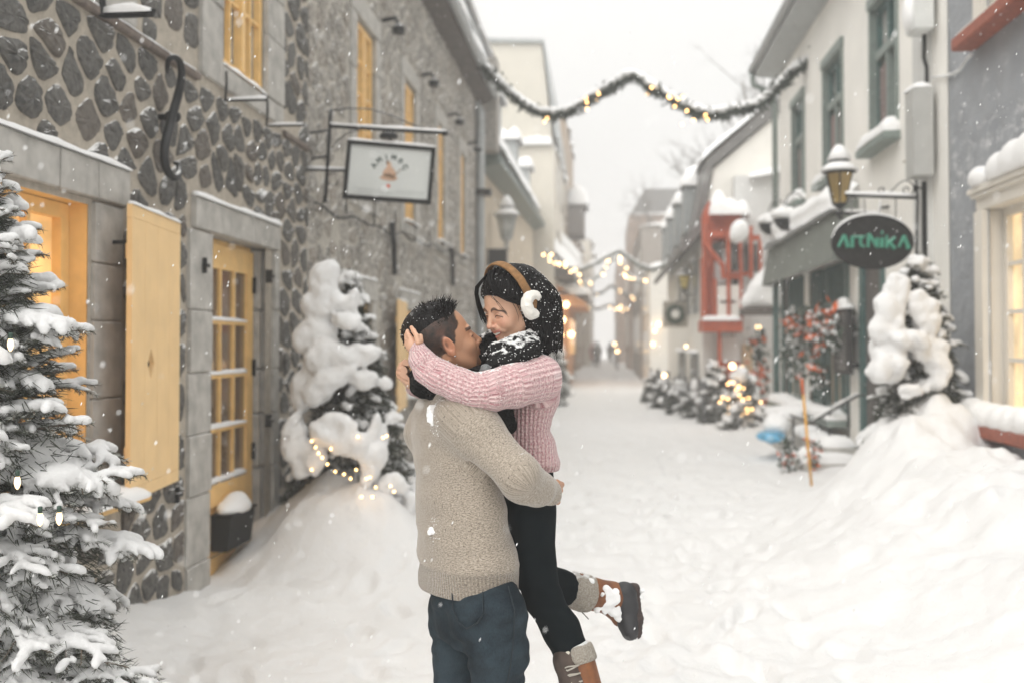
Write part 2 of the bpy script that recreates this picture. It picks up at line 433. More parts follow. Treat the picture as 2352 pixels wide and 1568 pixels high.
# ------------------------------------------------------------------ rubble masonry
def rubble_mat(name, mortar, dark, light, brown, dustlo, rough=.5):
    m = NT(name); a = m.n('Attribute'); a.attribute_name = 'tone'; t = a.outputs['Fac']
    n = m.noise(26, 6, rough=.7); n2 = m.noise(5, 4)
    mo = m.ramp(m.noise(14, 6, rough=.7), [(.3, tuple(np.array(mortar)*.72)), (.7, tuple(np.array(mortar)*1.12))])
    st = m.ramp(t, [(0., dark), (.55, light), (.8, light), (.9, brown), (1., brown)])
    st = m.mix(m.ramp(n, [(.30, 1.), (.45, 0.)]), m.mix(.22, st, (.5, .49, .46)), st)
    st = m.mix(.55, st, m.mix(m.ramp(n, [(.42, 0.), (.6, 1.)]), tuple(np.array(dark)*.7), tuple(np.minimum(np.array(light)*1.25, 1))))
    isst = m.math('GREATER_THAN', t, -.01)
    m.col(m.mix(isst, mo, st)); m.rough(m.mix(isst, (.95,)*3, (rough,)*3))
    m.bump(n, .6, .012); m.bump(m.noise(110, 4), .35, .003)
    m.dust(dustlo, dustlo+.16, 16, .75)
    return m.m
def wall_sheet(x, y0, y1, z0, z1, holes):
    ys_ = sorted({y0, y1, *[h[0] for h in holes], *[h[1] for h in holes]}); zs_ = sorted({z0, z1, *[h[2] for h in holes], *[h[3] for h in holes]})
    ys_ = [v for v in ys_ if y0 <= v <= y1]; zs_ = [v for v in zs_ if z0 <= v <= z1]
    V = []; F = []
    for a, b in zip(ys_, ys_[1:]):
        for c, d in zip(zs_, zs_[1:]):
            my, mz = (a+b)/2, (c+d)/2
            if any(h[0] < my < h[1] and h[2] < mz < h[3] for h in holes): continue
            i = len(V); V += [(x, a, c), (x, b, c), (x, b, d), (x, a, d)]; F.append((i, i+1, i+2, i+3))
    return V, F
def stones(x, s, y0, y1, z0, z1, rowh, w0, w1, gap, bulge, holes, rn, sub=2):
    """tightly packed rubble: Voronoi cells of jittered courses, shrunk by the joint and domed"""
    P = []; z = z0; k = 0
    while z < z1:
        h = rowh*rn.uniform(.75, 1.3); y = y0-rn.uniform(0, w1)
        while y < y1+w1:
            w = rn.uniform(w0, w1); P.append((y+w/2, z+h/2+rn.uniform(-.28, .28)*h)); y += w
        z += h
    P = np.array(P); V = []; F = []; T = []
    hs = [h for h in holes]
    for i, c in enumerate(P):
        if any(h[0] < c[0] < h[1] and h[2] < c[1] < h[3] for h in hs): continue
        if rn.random() < .03: continue
        R_ = w1*1.1; poly = [c+R_*np.array(q) for q in ((-1, -.8), (1, -.8), (1, .8), (-1, .8))]
        def clip(poly, n_, d_):
            o_ = []
            for a, b in zip(poly, poly[1:]+poly[:1]):
                da, db = a@n_-d_, b@n_-d_
                if da <= 0: o_.append(a)
                if da*db < 0: o_.append(a+(b-a)*da/(da-db))
            return o_
        g = gap*rn.uniform(.35, .75)
        for j in np.where(np.abs(P-c).max(1) < 2*R_)[0]:
            if j == i: continue
            n_ = P[j]-c; L_ = np.hypot(*n_)
            if L_ < 1e-6: continue
            n_ = n_/L_; poly = clip(poly, n_, float(n_@((P[j]+c)/2))-g)
            if len(poly) < 3: break
        for (a_, b_, c_, d_) in [(y0, y1, z0, z1)]:
            if len(poly) >= 3:
                for n_, dd in (((-1., 0.), -a_), ((1., 0.), b_), ((0., -1.), -c_), ((0., 1.), d_)): poly = clip(poly, np.array(n_), dd-.005) if len(poly) >= 3 else poly
        for h in hs:
            if len(poly) < 3: break
            e = 2.2*R_
            if c[0] < h[0]-e or c[0] > h[1]+e or c[1] < h[2]-e or c[1] > h[3]+e: continue
            ds = [(h[0]-c[0], (1., 0.), h[0]), (c[0]-h[1], (-1., 0.), -h[1]), (h[2]-c[1], (0., 1.), h[2]), (c[1]-h[3], (0., -1.), -h[3])]
            m_ = max(ds, key=lambda q: q[0]); poly = clip(poly, np.array(m_[1]), m_[2]-gap*.4)
        if len(poly) < 3: continue
        Q = np.array(poly); ar = .5*abs(np.dot(Q[:, 0], np.roll(Q[:, 1], 1))-np.dot(Q[:, 1], np.roll(Q[:, 0], 1)))
        if ar < .09*rowh*w0: continue
        for _ in range(sub): Q = np.stack([Q*.78+np.roll(Q, -1, 0)*.22, Q*.22+np.roll(Q, -1, 0)*.78], 1).reshape(-1, 2)
        cc = Q.mean(0); seg = len(Q); Q = cc+(Q-cc)*(1+rn.normal(size=(seg, 1))*.022)
        bl = bulge*rn.uniform(.5, 1.4); st = len(V); ext = np.abs(Q-cc).max(0)+1e-6; tl = rn.normal(size=2)*.5
        for q, e in ((1.0, -.3), (.95, .45), (.74, .92), (.40, 1.05)):
            nz_ = rn.normal(size=seg)*.20*bl*(q < 1); p = cc+(Q-cc)*q
            for jj in range(seg):
                u = (p[jj]-cc)/ext; V.append((x+s*(bl*e*(1+(tl[0]*u[0]*.35+tl[1]*u[1]*.35)*(q < 1))+nz_[jj]), p[jj][0], p[jj][1]))
        V.append((x+s*bl*.98, cc[0], cc[1]))
        A2 = np.dot(Q[:, 0], np.roll(Q[:, 1], -1))-np.dot(Q[:, 1], np.roll(Q[:, 0], -1)); fl = (A2 > 0) == (s > 0)
        for k in range(3):
            for jj in range(seg):
                f = (st+k*seg+jj, st+k*seg+(jj+1) % seg, st+(k+1)*seg+(jj+1) % seg, st+(k+1)*seg+jj); F.append(f if fl else f[::-1])
        for jj in range(seg):
            f = (st+3*seg+jj, st+3*seg+(jj+1) % seg, len(V)-1); F.append(f if fl else f[::-1])
        T += [rn.random()]*(4*seg+1)
    return V, F, T
def masonry(name, x, s, y0, y1, z0, z1, holes, stargs, mat, parent, seed, skip=()):
    V, F = wall_sheet(x, y0, y1, z0, z1, holes)
    if s < 0: F = [f[::-1] for f in F]
    V2, F2, T = stones(x, s, y0, y1, z0, z1, *stargs, list(holes)+list(skip), np.random.default_rng(seed))
    n = len(V); F = F+[tuple(i+n for i in f) for f in F2]
    return part(name, np.array(V+V2), F, mat, parent, False, {'tone': np.array([-1.]*n+T)})

def snow_strip(A, B, w, h, out_=(1, 0, 0), seed=0, n=None, nz=.35):
    """a settled ridge of snow lying along A-B, w wide towards out_, h high"""
    A = np.asarray(A, float); B = np.asarray(B, float); o = np.asarray(out_, float); L_ = np.linalg.norm(B-A)
    n = n or max(6, int(L_/.05)); t = np.linspace(0, 1, n); k = 9; V = []
    prof = np.linspace(-math.pi*.06, math.pi*1.06, k)
    for i, ti in enumerate(t):
        c = A+(B-A)*ti; e = min(1, (ti*L_+.01)/(.5*h+.012), ((1-ti)*L_+.01)/(.5*h+.012)); e = math.sqrt(max(0, 1-(1-e)**2)) if e < 1 else 1
        q = np.array((c[0]*6+seed*3.1, c[1]*6, c[2]*6)); hh = h*e*(1+nz*2*float(fbm(q, 2))); ww = w*(1+nz*.5*float(vnoise(q+5)))
        for a in prof:
            V.append(c+o*(ww/2-math.cos(a)*ww/2*(.9+.1*e))+np.array((0, 0, max(-.01, math.sin(a))*abs(math.sin(a))**-.25*hh if abs(math.sin(a)) > .02 else -.004)))
    F = [(i*k+j, i*k+j+1, (i+1)*k+j+1, (i+1)*k+j) for i in range(n-1) for j in range(k-1)]
    F += [tuple(range(k))[::-1], tuple((n-1)*k+j for j in range(k))]
    return V, F
def caps(parent, lst, name='snow_cap', mat=None):
    for i, a in enumerate(lst):
        m = MB(); m.add(*snow_strip(*a[:4], out_=a[4] if len(a) > 4 else (1, 0, 0), seed=i+len(lst))); m.build(name, mat or M['snow'], parent, smooth=True)

class Wall:
    """pieces measured outwards (d) from the wall plane"""
    def __init__(s, x, sg): s.x, s.s = x, sg
    def b(s, mb, d0, d1, y0, y1, z0, z1, bev=0):
        a = s.x+s.s*d0; c = s.x+s.s*d1; mb.box((min(a, c), y0, z0), (max(a, c), y1, z1), bev)
    def blocks(s, mb, d0, d1, y0, y1, z0, z1, n, axis='z', seed=0, gap=.006, bev=.008):
        r = np.random.default_rng(seed); c = np.linspace(0, 1, n+1); c[1:-1] += r.uniform(-.2, .2, n-1)/n
        for a, b in zip(c, c[1:]):
            j = r.uniform(-.004, .006)
            if axis == 'z': s.b(mb, d0, d1+j, y0+r.uniform(-.0, .03), y1, z0+(z1-z0)*a+gap/2, z0+(z1-z0)*b-gap/2, bev)
            else: s.b(mb, d0, d1+j, y0+(y1-y0)*a+gap/2, y0+(y1-y0)*b-gap/2, z0, z1, bev)
    def window(s, parent, y0, y1, z0, z1, fmat, gmat, rec=.14, cols=2, rows=4, fw=.06, mw=.022, sash=True, reveal=None, label=None, curtain=None):
        f = MB(); g = -rec
        for (a, b, c, d) in ((y0, y0+fw, z0, z1), (y1-fw, y1, z0, z1), (y0+fw, y1-fw, z1-fw, z1), (y0+fw, y1-fw, z0, z0+fw)):
            s.b(f, g-.05, g+.02, a, b, c, d)
        if sash: s.b(f, g-.03, g+.035, (y0+y1)/2-.03, (y0+y1)/2+.03, z0+fw, z1-fw)
        halves = ((y0+fw, (y0+y1)/2-.03), ((y0+y1)/2+.03, y1-fw)) if sash else ((y0+fw, y1-fw),)
        for a, b in halves:
            for i in range(1, cols):
                c = a+(b-a)*i/cols; s.b(f, g-.028, g+.012, c-mw/2, c+mw/2, z0+fw, z1-fw)
            for i in range(1, rows):
                c = z0+fw+(z1-z0-2*fw)*i/rows; s.b(f, g-.026, g+.009, a, b, c-mw/2, c+mw/2)
        w = f.build('window', fmat, parent, label=label)
        p = MB(); s.b(p, g-.036, g-.030, y0+fw*.5, y1-fw*.5, z0+fw*.5, z1-fw*.5); p.build('pane', gmat, w)
        if reveal is not None:
            r = MB(); t = .05
            s.b(r, g-.02, -.003, y0-t, y0, z0-t, z1+t); s.b(r, g-.02, -.003, y1, y1+t, z0-t, z1+t)
            s.b(r, g-.02, -.003, y0, y1, z1, z1+t); s.b(r, g-.02, -.003, y0, y1, z0-t, z0)
            r.build('reveal', reveal, w)
        return w
LW, RW = Wall(LX, 1), Wall(RX, -1)
def Yl(px, py, d=0): return float(onx(px, py, LX+d)[1])
def Yr(px, py, d=0): return float(onx(px, py, RX-d)[1])

# ================================================================== LEFT: dark rubble house
rub1 = rubble_mat('dark_rubble', (.46, .41, .34), (.018, .018, .017), (.085, .08, .072), (.12, .085, .058), .60, .62)
hA = empty('stone_house', (LX, 6.0, 0), label='dark rubble stone house nearest on the left with yellow glazed door and open shutter', cat='house')
dz0, dz1 = -.16, 2.34
hol = [(3.55, 4.84, .78, 2.31), (6.40, 7.50, dz0, dz1), (6.55, 7.42, 3.52, 5.0), (4.3, 4.86, 3.6, 5.0)]
skp = [(3.0, 5.20, .66, 2.56), (6.02, 7.76, -.3, 2.56), (6.20, 7.86, 3.33, 5.2), (4.75, 5.38, 3.33, 5.2), (3.0, 8.6, 3.30, 3.345)]
masonry('wall', LX, 1, 2.2, 8.56, -.5, 5.3, hol, (.185, .14, .38, .030, .020), rub1, hA, 5, skp)
b = MB(); b.box((LX-.6, 8.50, -.5), (LX-.02, 8.56, 5.3)); b.box((LX-.6, 2.2, -.5), (LX-.02, 2.26, 5.3)); b.box((LX-.6, 2.26, -.5), (LX-.55, 8.5, 5.3)); b.build('back_wall', M['limestone'], hA)
b = MB(); LW.b(b, -.01, .035, 2.2, 6.17, 3.295, 3.345, .01); LW.b(b, -.01, .035, 7.88, 8.56, 3.295, 3.345, .01); b.build('string_course', simple('course', (.16, .13, .11), .9, .3, 20, .5, 60, dust=(.7, .85, 20, .5)), hA)
# dressed surrounds
j = MB(); LW.blocks(j, -.2, .02, 4.86, 5.17, .70, 2.335, 5, 'z', 3); j.build('jamb', M['limestone'], hA)
j = MB(); LW.blocks(j, -.2, .02, 6.03, 6.40, -.3, 2.335, 6, 'z', 5); j.build('jamb', M['limestone'], hA)
j = MB(); LW.blocks(j, -.2, .025, 7.62, 7.76, -.3, 2.335, 6, 'z', 7); LW.blocks(j, -.2, -.01, 7.555, 7.615, -.3, 2.335, 6, 'z', 7, bev=.015); LW.blocks(j, -.2, -.05, 7.50, 7.55, -.3, 2.335, 6, 'z', 7, bev=.015); j.build('jamb', M['limestone'], hA)
j = MB(); LW.blocks(j, -.2, .035, 3.0, 5.22, 2.345, 2.545, 6, 'y', 9); j.build('lintel', M['limestone'], hA)
j = MB(); LW.blocks(j, -.2, .035, 6.10, 7.76, 2.345, 2.545, 3, 'y', 11); j.build('lintel', M['limestone'], hA)
j = MB(); LW.blocks(j, -.02, .03, 6.20, 6.55, 3.36, 5.2, 4, 'z', 13); LW.blocks(j, -.02, .03, 7.42, 7.84, 3.52, 5.2, 4, 'z', 14); LW.blocks(j, -.15, .03, 6.55, 7.84, 3.36, 3.51, 2, 'y', 15); j.build('window_surround', M['limestone'], hA)
j = MB(); LW.blocks(j, -.02, .03, 4.86, 5.30, 3.36, 5.2, 4, 'z', 23); LW.blocks(j, -.02, .03, 4.3, 4.85, 3.36, 3.6, 1, 'y', 25); j.build('window_surround', M['limestone'], hA)
caps(hA, [((LX, 3.0, 2.545), (LX, 5.22, 2.545), .05, .03), ((LX, 6.1, 2.545), (LX, 7.76, 2.545), .05, .035),
          ((LX-.12, 6.56, 3.51), (LX-.12, 7.41, 3.51), .17, .045), ((LX, 2.4, 3.345), (LX, 6.1, 3.345), .03, .012), ((LX-.05, 4.45, .80), (LX-.05, 5.1, .80), .28, .06)])
# big ground-floor window, mostly behind the spruce
w = LW.window(hA, 3.55, 4.84, .80, 2.31, M['yellow'], M['glass_lit'], .12, 2, 3, .075, .03)
r = MB(); LW.b(r, -.26, -.005, 4.842, 4.858, .8, 2.335); LW.b(r, -.26, -.005, 3.5, 4.84, 2.315, 2.34); r.build('reveal_board', M['yellow'], w)
sl_ = MB(); LW.b(sl_, -.26, .13, 3.5, 5.30, .74, .79, .008); sl_.build('sill', M['yellow'], hA)
# upper window
w = LW.window(hA, 6.57, 7.42, 3.53, 5.0, M['yellow'], M['glass_pale'], .03, 2, 3, .05, .02)
w = LW.window(hA, 4.3, 4.84, 3.6, 5.0, M['yellow'], M['glass_pale'], .10, 2, 3, .07, .03)
# open shutter, hinged on the far jamb and standing a little off the wall
a0 = onx(289, 800, LX+.16); a1 = onx(402, 800, LX+.05)
def shutter(parent, y0, y1, x0, x1, z0, z1, hole=True, boards=4):
    m = MB(); n = boards; ax = np.array((x1-x0, y1-y0, 0)); Lh = np.linalg.norm(ax); ax /= Lh; nr = np.array((ax[1], -ax[0], 0))
    if nr[0] < 0: nr = -nr
    def P(u, v, d): return np.array((x0, y0, 0))+ax*u+nr*d+np.array((0, 0, v))
    def bx(u0, u1, v0, v1, d0, d1): m.prism([P(u0, v0, d0), P(u1, v0, d0), P(u1, v1, d0), P(u0, v1, d0)], nr*(d1-d0))
    w_ = Lh/n; zc = z0+(z1-z0)*.46; hw, hh = .058, .085
    for i in range(n):
        u0, u1 = i*w_+.0015, (i+1)*w_-.0015
        if hole and i == n//2-1: pass
        bx(u0, u1, z0+.07, z1-.07, 0, .028) if not (hole and i == 1) else None
        if hole and i == 1:
            uc = (u0+u1)/2
            for sx_ in (-1, 1):     # the board is cut round a diamond opening
                e = u0 if sx_ < 0 else u1
                m.prism([P(e, z0+.07, 0), P(uc, z0+.07, 0), P(uc, zc-hh, 0), P(uc+sx_*hw, zc, 0), P(uc, zc+hh, 0), P(uc, z1-.07, 0), P(e, z1-.07, 0)][::sx_], nr*.028)
    bx(0, Lh, z0, z0+.068, 0, .028); bx(0, Lh, z1-.068, z1, 0, .028)
    bx(.04, Lh-.04, z0+.2, z0+.28, -.02, -.001); bx(.04, Lh-.04, z1-.28, z1-.2, -.02, -.001)
    o = m.build('shutter', M['yellow_clean'], parent)
    c = MB(); c.add(*snow_strip(P(0.005, z1, 0), P(Lh-.005, z1, 0), .034, .022, out_=tuple(nr))); c.build('snow_cap', M['snow'], o, True)
    return o
shutter(hA, a0[1], a1[1], a0[0], a1[0], .785, 2.325)
for zz in (.95, 2.13):
    hk = MB(); LW.b(hk, 0, .14, 5.055, 5.075, zz, zz+.02); LW.b(hk, .12, .15, 5.045, 5.085, zz-.03, zz+.05); hk.build('shutter_hook', M['black'], hA)
for (px, py) in ((405, 1135), (468, 610), (620, 635), (618, 965)):
    q = onx(px, py, LX+.03); hk = MB(); LW.b(hk, .0, .05, q[1]-.01, q[1]+.01, q[2]-.05, q[2]+.05); LW.b(hk, .04, .06, q[1]-.035, q[1]+.035, q[2]-.012, q[2]+.012); hk.build('shutter_hook', M['black'], hA)
# door
DX = LX-.14; dw = Wall(DX, 1); y0, y1, z0, z1 = 6.47, 7.48, -.08, 2.30
fr = MB(); dw.b(fr, -.05, .02, 6.40, 6.468, -.16, 2.34); dw.b(fr, -.05, .02, 7.482, 7.50, -.16, 2.34); dw.b(fr, -.05, .02, 6.47, 7.48, 2.305, 2.34); fr.build('door_frame', M['yellow'], hA)
d = MB(); st_ = .115; gz0, gz1 = .62, 2.13
dw.b(d, 0, .05, y0, y0+st_, z0, z1); dw.b(d, 0, .05, y1-st_, y1, z0, z1)
dw.b(d, 0, .05, y0+st_, y1-st_, gz1, z1); dw.b(d, 0, .05, y0+st_, y1-st_, .47, gz0); dw.b(d, 0, .05, y0+st_, y1-st_, z0, .12)
dw.b(d, .012, .035, y0+st_, y1-st_, .12, .47); dw.b(d, .035, .05, (y0+y1)/2-.05, (y0+y1)/2+.05, .12, .47)
for a, c in ((y0+st_, (y0+y1)/2-.05), ((y0+y1)/2+.05, y1-st_)): dw.b(d, .035, .047, a+.05, c-.05, .17, .42, .006)
cw = (y1-y0-2*st_)/3
for i in (1, 2): dw.b(d, .006, .044, y0+st_+cw*i-.016, y0+st_+cw*i+.016, gz0, gz1)
rh = (gz1-gz0)/4
for i in (1, 2, 3): dw.b(d, .008, .047, y0+st_, y1-st_, gz0+rh*i-.014, gz0+rh*i+.014)
door = d.build('door', M['yellow'], hA, label='yellow door with twelve panes')
pn = MB(); dw.b(pn, .016, .022, y0+st_*.7, y1-st_*.7, gz0-.01, gz1+.01); pn.build('pane', M['glass_door'], door)
caps(door, [((DX+.02, y0+st_+.01, gz0+rh*i+.014), (DX+.02, y1-st_-.01, gz0+rh*i+.014), .034, .028+.006*(i == 0)) for i in (0, 1, 2, 3)])
hd = MB(); q = onx(478, 985, DX+.05); yy, zz = y0+.05, q[2]
hd.tube([(DX+.05, yy, zz-.13), (DX+.085, yy, zz-.12), (DX+.10, yy, zz-.06), (DX+.10, yy, zz+.05), (DX+.085, yy, zz+.10), (DX+.05, yy, zz+.11)], .010, 8)
dw.b(hd, .05, .058, yy-.025, yy+.025, zz-.17, zz+.15); hd.tube([(DX+.05, yy+.01, zz+.17), (DX+.075, yy+.01, zz+.17)], .022, 10)
hd.build('handle', M['black'], door, True)
for zc in (2.05, 1.42, .78, .05):
    h_ = MB(); dw.b(h_, .05, .062, y1-.022, y1+.012, zc-.06, zc+.06); h_.tube([(DX+.066, y1-.004, zc-.065), (DX+.066, y1-.004, zc+.065)], .009, 8); h_.build('hinge', M['black_plain'], door)
th = MB(); LW.b(th, -.2, .03, 6.40, 7.5, -.2, -.085, .01); th.build('threshold', simple('wet_stone', (.12, .085, .06), .6, .3, 20, .4), hA)
# interior behind the door glass: a dim room
rm = MB(); rm.box((LX-2.2, 3.2, -.2), (LX-2.15, 8.4, 2.8)); rm.build('room_back', simple('room_wall', (.35, .25, .16), .9), hA)
# S-shaped wall anchor
an = MB()
def anp(px, py, d=.07): return onx(px, py, LX+d+.035)
S = [(385, 165, .03), (384, 140, .06), (398, 128, .09), (414, 140, .10), (418, 165, .10), (415, 195, .09), (407, 228, .07), (398, 258, .06), (390, 290, .06), (380, 325, .07), (376, 360, .08), (382, 392, .09), (398, 410, .10), (411, 405, .10), (413, 385, .08), (406, 372, .06), (401, 378, .05)]
P = np.array([anp(*p) for p in S]); t = np.linspace(0, 1, len(P)); tt = np.linspace(0, 1, 60)
P = np.stack([np.interp(tt, t, P[:, i]) for i in range(3)], 1)
for _ in range(3): P[1:-1] = (P[:-2]+2*P[1:-1]+P[2:])/4
an.tube(P, .012+.015*np.sin(np.pi*np.clip(tt*1.0, .05, .95)), 10); q = anp(397, 268, .05)
an.ico(q, (.05, .045, .04), 2); an.tube([q-np.array((.1, 0, 0)), q+np.array((.04, 0, 0))], .02, 8)
an.build('wall_anchor', M['black'], hA, True)
# brackets under the upper windows
for k, (px, py, px2, py2, w_) in enumerate(((232, -20, 330, 45, .02), (517, 165, 586, 240, .011), (612, 232, 672, 298, .011))):
    m = MB(); A = onx(px, py, LX+.03); B = onx(px, py2-8, LX+.03); C_ = Wp(px2, py2, 0) if 0 else None
    out_ = .30 if k else .28; Cc = B+np.array((out_, 0, 0))
    m.tube([A+np.array((-.05, 0, 0)), A+np.array((.01, 0, .0)), (A+B)/2+np.array((.01, 0, 0)), B, B+np.array((.02, 0, 0)), Cc, Cc+np.array((0, 0, .025))], w_*.8, 6)
    o = m.build('flower_box_bracket', M['black'], hA)
    c = MB(); c.add(*snow_strip(B+np.array((.02, -w_*.8, w_*.6)), Cc+np.array((-.01, -w_*.8, w_*.6)), w_*1.6, .02 if k else .05, out_=(0, 1, 0))); c.build('snow_cap', M['snow'], o, True)

# mailbox on the door
mb_ = empty('mailbox', (DX+.05, 6.98, .30), label='black metal mailbox heaped with snow on the yellow door', cat='mailbox')
ql = onx(484, 1205, DX+.10); my0, my1 = 6.67, 7.13; mz0, mz1 = .17, .41
m = MB(); m.prism([(DX+.051, my0, mz0), (DX+.051, my0, mz1), (DX+.20, my0, mz1-.0), (DX+.17, my0, mz0)], (0, my1-my0, 0)); m.build('box', M['black_plain'], mb_)
m = MB(); m.box((DX+.051, my0-.008, mz1), (DX+.215, my1+.008, mz1+.018), .005); m.build('lid', M['black_plain'], mb_)
s_ = SDF((DX-.02, my0-.08, mz1-.02), (DX+.3, my1+.08, mz1+.22), .012)
s_.ell((DX+.13, (my0+my1)/2, mz1+.03), (.10, .225, .075), k=.02); s_.ell((DX+.12, (my0+my1)/2+.06, mz1+.08), (.065, .13, .055), k=.03); s_.f[:, :, :int(.036/.012)] = 1
V, F = s_.mesh(); part('snow_cap', smoothv(V, F, 2), F, M['snow'], mb_)

# ================================================================== hanging sign on the first house's far end
sgn = empty('hanging_sign', (LX+.02, 8.75, 3.3), label='white rectangular hanging sign in a black frame with seated figure emblem', cat='sign')
D_ = 8.95
A = onx(756, 250, LX+.12); B_ = onx(746, 466, LX+.12); C1 = Wp(1020, 306, A[1]*1.0); 
up0 = Wp(760, 250, 8.75); up1 = Wp(747, 466, 8.75); arm1 = Wp(1022, 306, 8.75); arm0 = Wp(757, 290, 8.75)
m = MB(); m.tube([up0, (up0+up1)/2, up1], .017, 8); m.tube([arm0, arm1], .017, 8); m.ico(arm1+np.array((0.0, 0, 0)), (.035, .03, .03), 1)
arc = [Wp(px, py, 8.75) for px, py in ((764, 254), (800, 249), (850, 251), (900, 266), (950, 288), (985, 300))]; m.tube(arc, .006, 6)
arc = [Wp(px, py, 8.75) for px, py in ((762, 342), (775, 322), (800, 305), (835, 296))]; m.tube(arc, .006, 6)
t_ = np.linspace(0, 5.2, 14); m.tube([Wp(764+14*math.cos(a), 412+14*math.sin(a), 8.75) for a in t_], .005, 6)
w0 = Wp(705, 390, 8.75); w1 = Wp(795, 392, 8.75); m.tube([w0, w1], .012, 8); m.tube([Wp(712, 480, 8.75), Wp(738, 488, 8.75), Wp(744, 450, 8.75)], .006, 6)
wl = Wp(748, 360, 8.75); m.tube([wl, np.array((LX-.02, wl[1]+.1, wl[2]))], .012, 8); wl = Wp(752, 300, 8.75); m.tube([wl, np.array((LX-.02, wl[1]+.1, wl[2]))], .012, 8)
m.build('bracket', M['black'], sgn, True)
c = MB(); c.add(*snow_strip(arm0+np.array((0, -.012, .014)), arm1+np.array((0, -.012, .014)), .024, .02, out_=(0, 1, 0))); c.build('snow_cap', M['snow'], sgn, True); c = MB(); c.add(*snow_strip(w0+np.array((0, -.012, .01)), w1+np.array((0, -.012, .01)), .024, .018, out_=(0, 1, 0))); c.build('snow_cap', M['snow'], sgn, True)
c4 = [Wp(px, py, dd) for px, py, dd in ((798, 322, 8.70), (1000, 340, 8.86), (989, 470, 8.86), (786, 456, 8.70))]   # tl tr br bl
tl, tr, br, bl = c4; nrm = np.cross(tr-tl, bl-tl); nrm /= np.linalg.norm(nrm)
if nrm[1] > 0: nrm = -nrm
def SP(u, v, d=0): return (tl*(1-u)+tr*u)*(1-v)+(bl*(1-u)+br*u)*v+nrm*d
def srect(mb, u0, u1, v0, v1, d0, d1): mb.prism([SP(u0, v0, d0), SP(u1, v0, d0), SP(u1, v1, d0), SP(u0, v1, d0)], nrm*(d1-d0))
m = MB(); tu, tv = .045, .068
srect(m, 0, tu, 0, 1, -.03, .03); srect(m, 1-tu, 1, 0, 1, -.03, .03); srect(m, tu, 1-tu, 0, tv, -.03, .03); srect(m, tu, 1-tu, 1-tv, 1, -.03, .03); m.build('sign_frame', M['black_plain'], sgn)
m = MB(); srect(m, tu, 1-tu, tv, 1-tv, -.02, .012); board = m.build('board', simple('sign_board', (.60, .62, .60), .5, .03, 5, 0, dust=(.8, .9, 30, .2)), sgn)
# lettering on an arc: strokes per letter in a unit box
GL = {'A': [[(0, 0), (.5, 1), (1, 0)], [(.22, .4), (.78, .4)]], 'M': [[(0, 0), (.08, 1), (.5, .35), (.92, 1), (1, 0)]], 'I': [[(.5, 0), (.5, 1)]],
      'O': [[(.5, 0), (.05, .5), (.5, 1), (.95, .5), (.5, 0)]], 'C': [[(.95, .12), (.5, 0), (.05, .5), (.5, 1), (.95, .88)]], 'i': [[(.5, 0), (.5, .6)], [(.5, .8), (.5, .95)]], 'n': [[(.1, 0), (.1, .6), (.9, .5), (.9, 0)]], 'c': [[(.9, .05), (.3, 0), (.2, .5), (.9, .55)]]}
ink = MB(); asp = np.linalg.norm(tr-tl)/np.linalg.norm(bl-tl)
def glyph(ch, u, v, size, rot, mb=ink, wd_=.0055):
    for s__ in GL[ch]:
        pts = []
        for x_, y_ in s__:
            X_ = (x_-.5)*size*.8; Y_ = (y_-.5)*size
            xr = X_*math.cos(rot)+Y_*math.sin(rot); yr = -X_*math.sin(rot)+Y_*math.cos(rot)
            pts.append(SP(u+xr, v-yr*asp, .013))
        for a, b_ in zip(pts, pts[1:]): mb.tube([a, b_], wd_, 5)
for i, ch in enumerate('AMIMOC'):
    an_ = R(-66+i*25.5); glyph(ch, .5+.195*math.sin(an_), .52-.195*asp*math.cos(an_)*.98+.0, .06, an_)
for i, ch in enumerate('inc'): glyph(ch, .625+.03*i, .45-.02*i, .025, .0, wd_=.002)
ink.build('lettering', simple('ink', (.06, .09, .08), .7), board)
fg = MB(); skin_ = simple('emblem_tan', (.55, .36, .25), .8)
def spoly(mb, pts, d=.0135): mb.prism([SP(a, b_, .0121) for a, b_ in pts], nrm*(d-.0118))
spoly(fg, [(.47, .33), (.49, .31), (.51, .34), (.52, .40), (.55, .44), (.575, .50), (.58, .56), (.60, .60), (.56, .64), (.50, .65), (.42, .63), (.39, .60), (.42, .57), (.43, .48), (.46, .42)]); fg.build('figure_emblem', skin_, board)
fg = MB(); spoly(fg, [(.44, .53), (.50, .52), (.56, .55), (.57, .61), (.50, .59), (.44, .57)], .0145); spoly(fg, [(.455, .31), (.475, .29), (.485, .33), (.47, .37), (.455, .36)], .0145)
for a, b_, e in ((.555, .52, .585), (.585, .49, .61), (.605, .44, .625)): spoly(fg, [(a, b_), (e, b_-.02), (e, b_), (a, b_+.02)], .0145)
fg.build('figure_detail', simple('emblem_brown', (.22, .14, .09), .8), board)
fg = MB(); spoly(fg, [(.50+.022*math.cos(a), .735+.022*asp*math.sin(a)) for a in np.linspace(0, 2*math.pi, 13)[:-1]]); fg.build('red_dot', simple('emblem_red', (.62, .09, .03), .7), board)
fg = MB(); r_ = np.random.default_rng(3)
for v, a, b_ in ((.80, .10, .46), (.835, .17, .88), (.87, .12, .55), (.80, .60, .90)):
    u = a
    while u < b_: l_ = r_.uniform(.008, .035); spoly(fg, [(u, v), (u+l_, v), (u+l_, v+.012), (u, v+.012)]); u += l_+.006
fg.build('small_print', simple('faint_ink', (.42, .44, .43), .8), board)
c = MB(); c.add(*snow_strip(SP(0, 0, -.03), SP(1, 0, -.03), .06, .022, out_=tuple(nrm))); c.build('snow_cap', M['snow'], sgn, True)
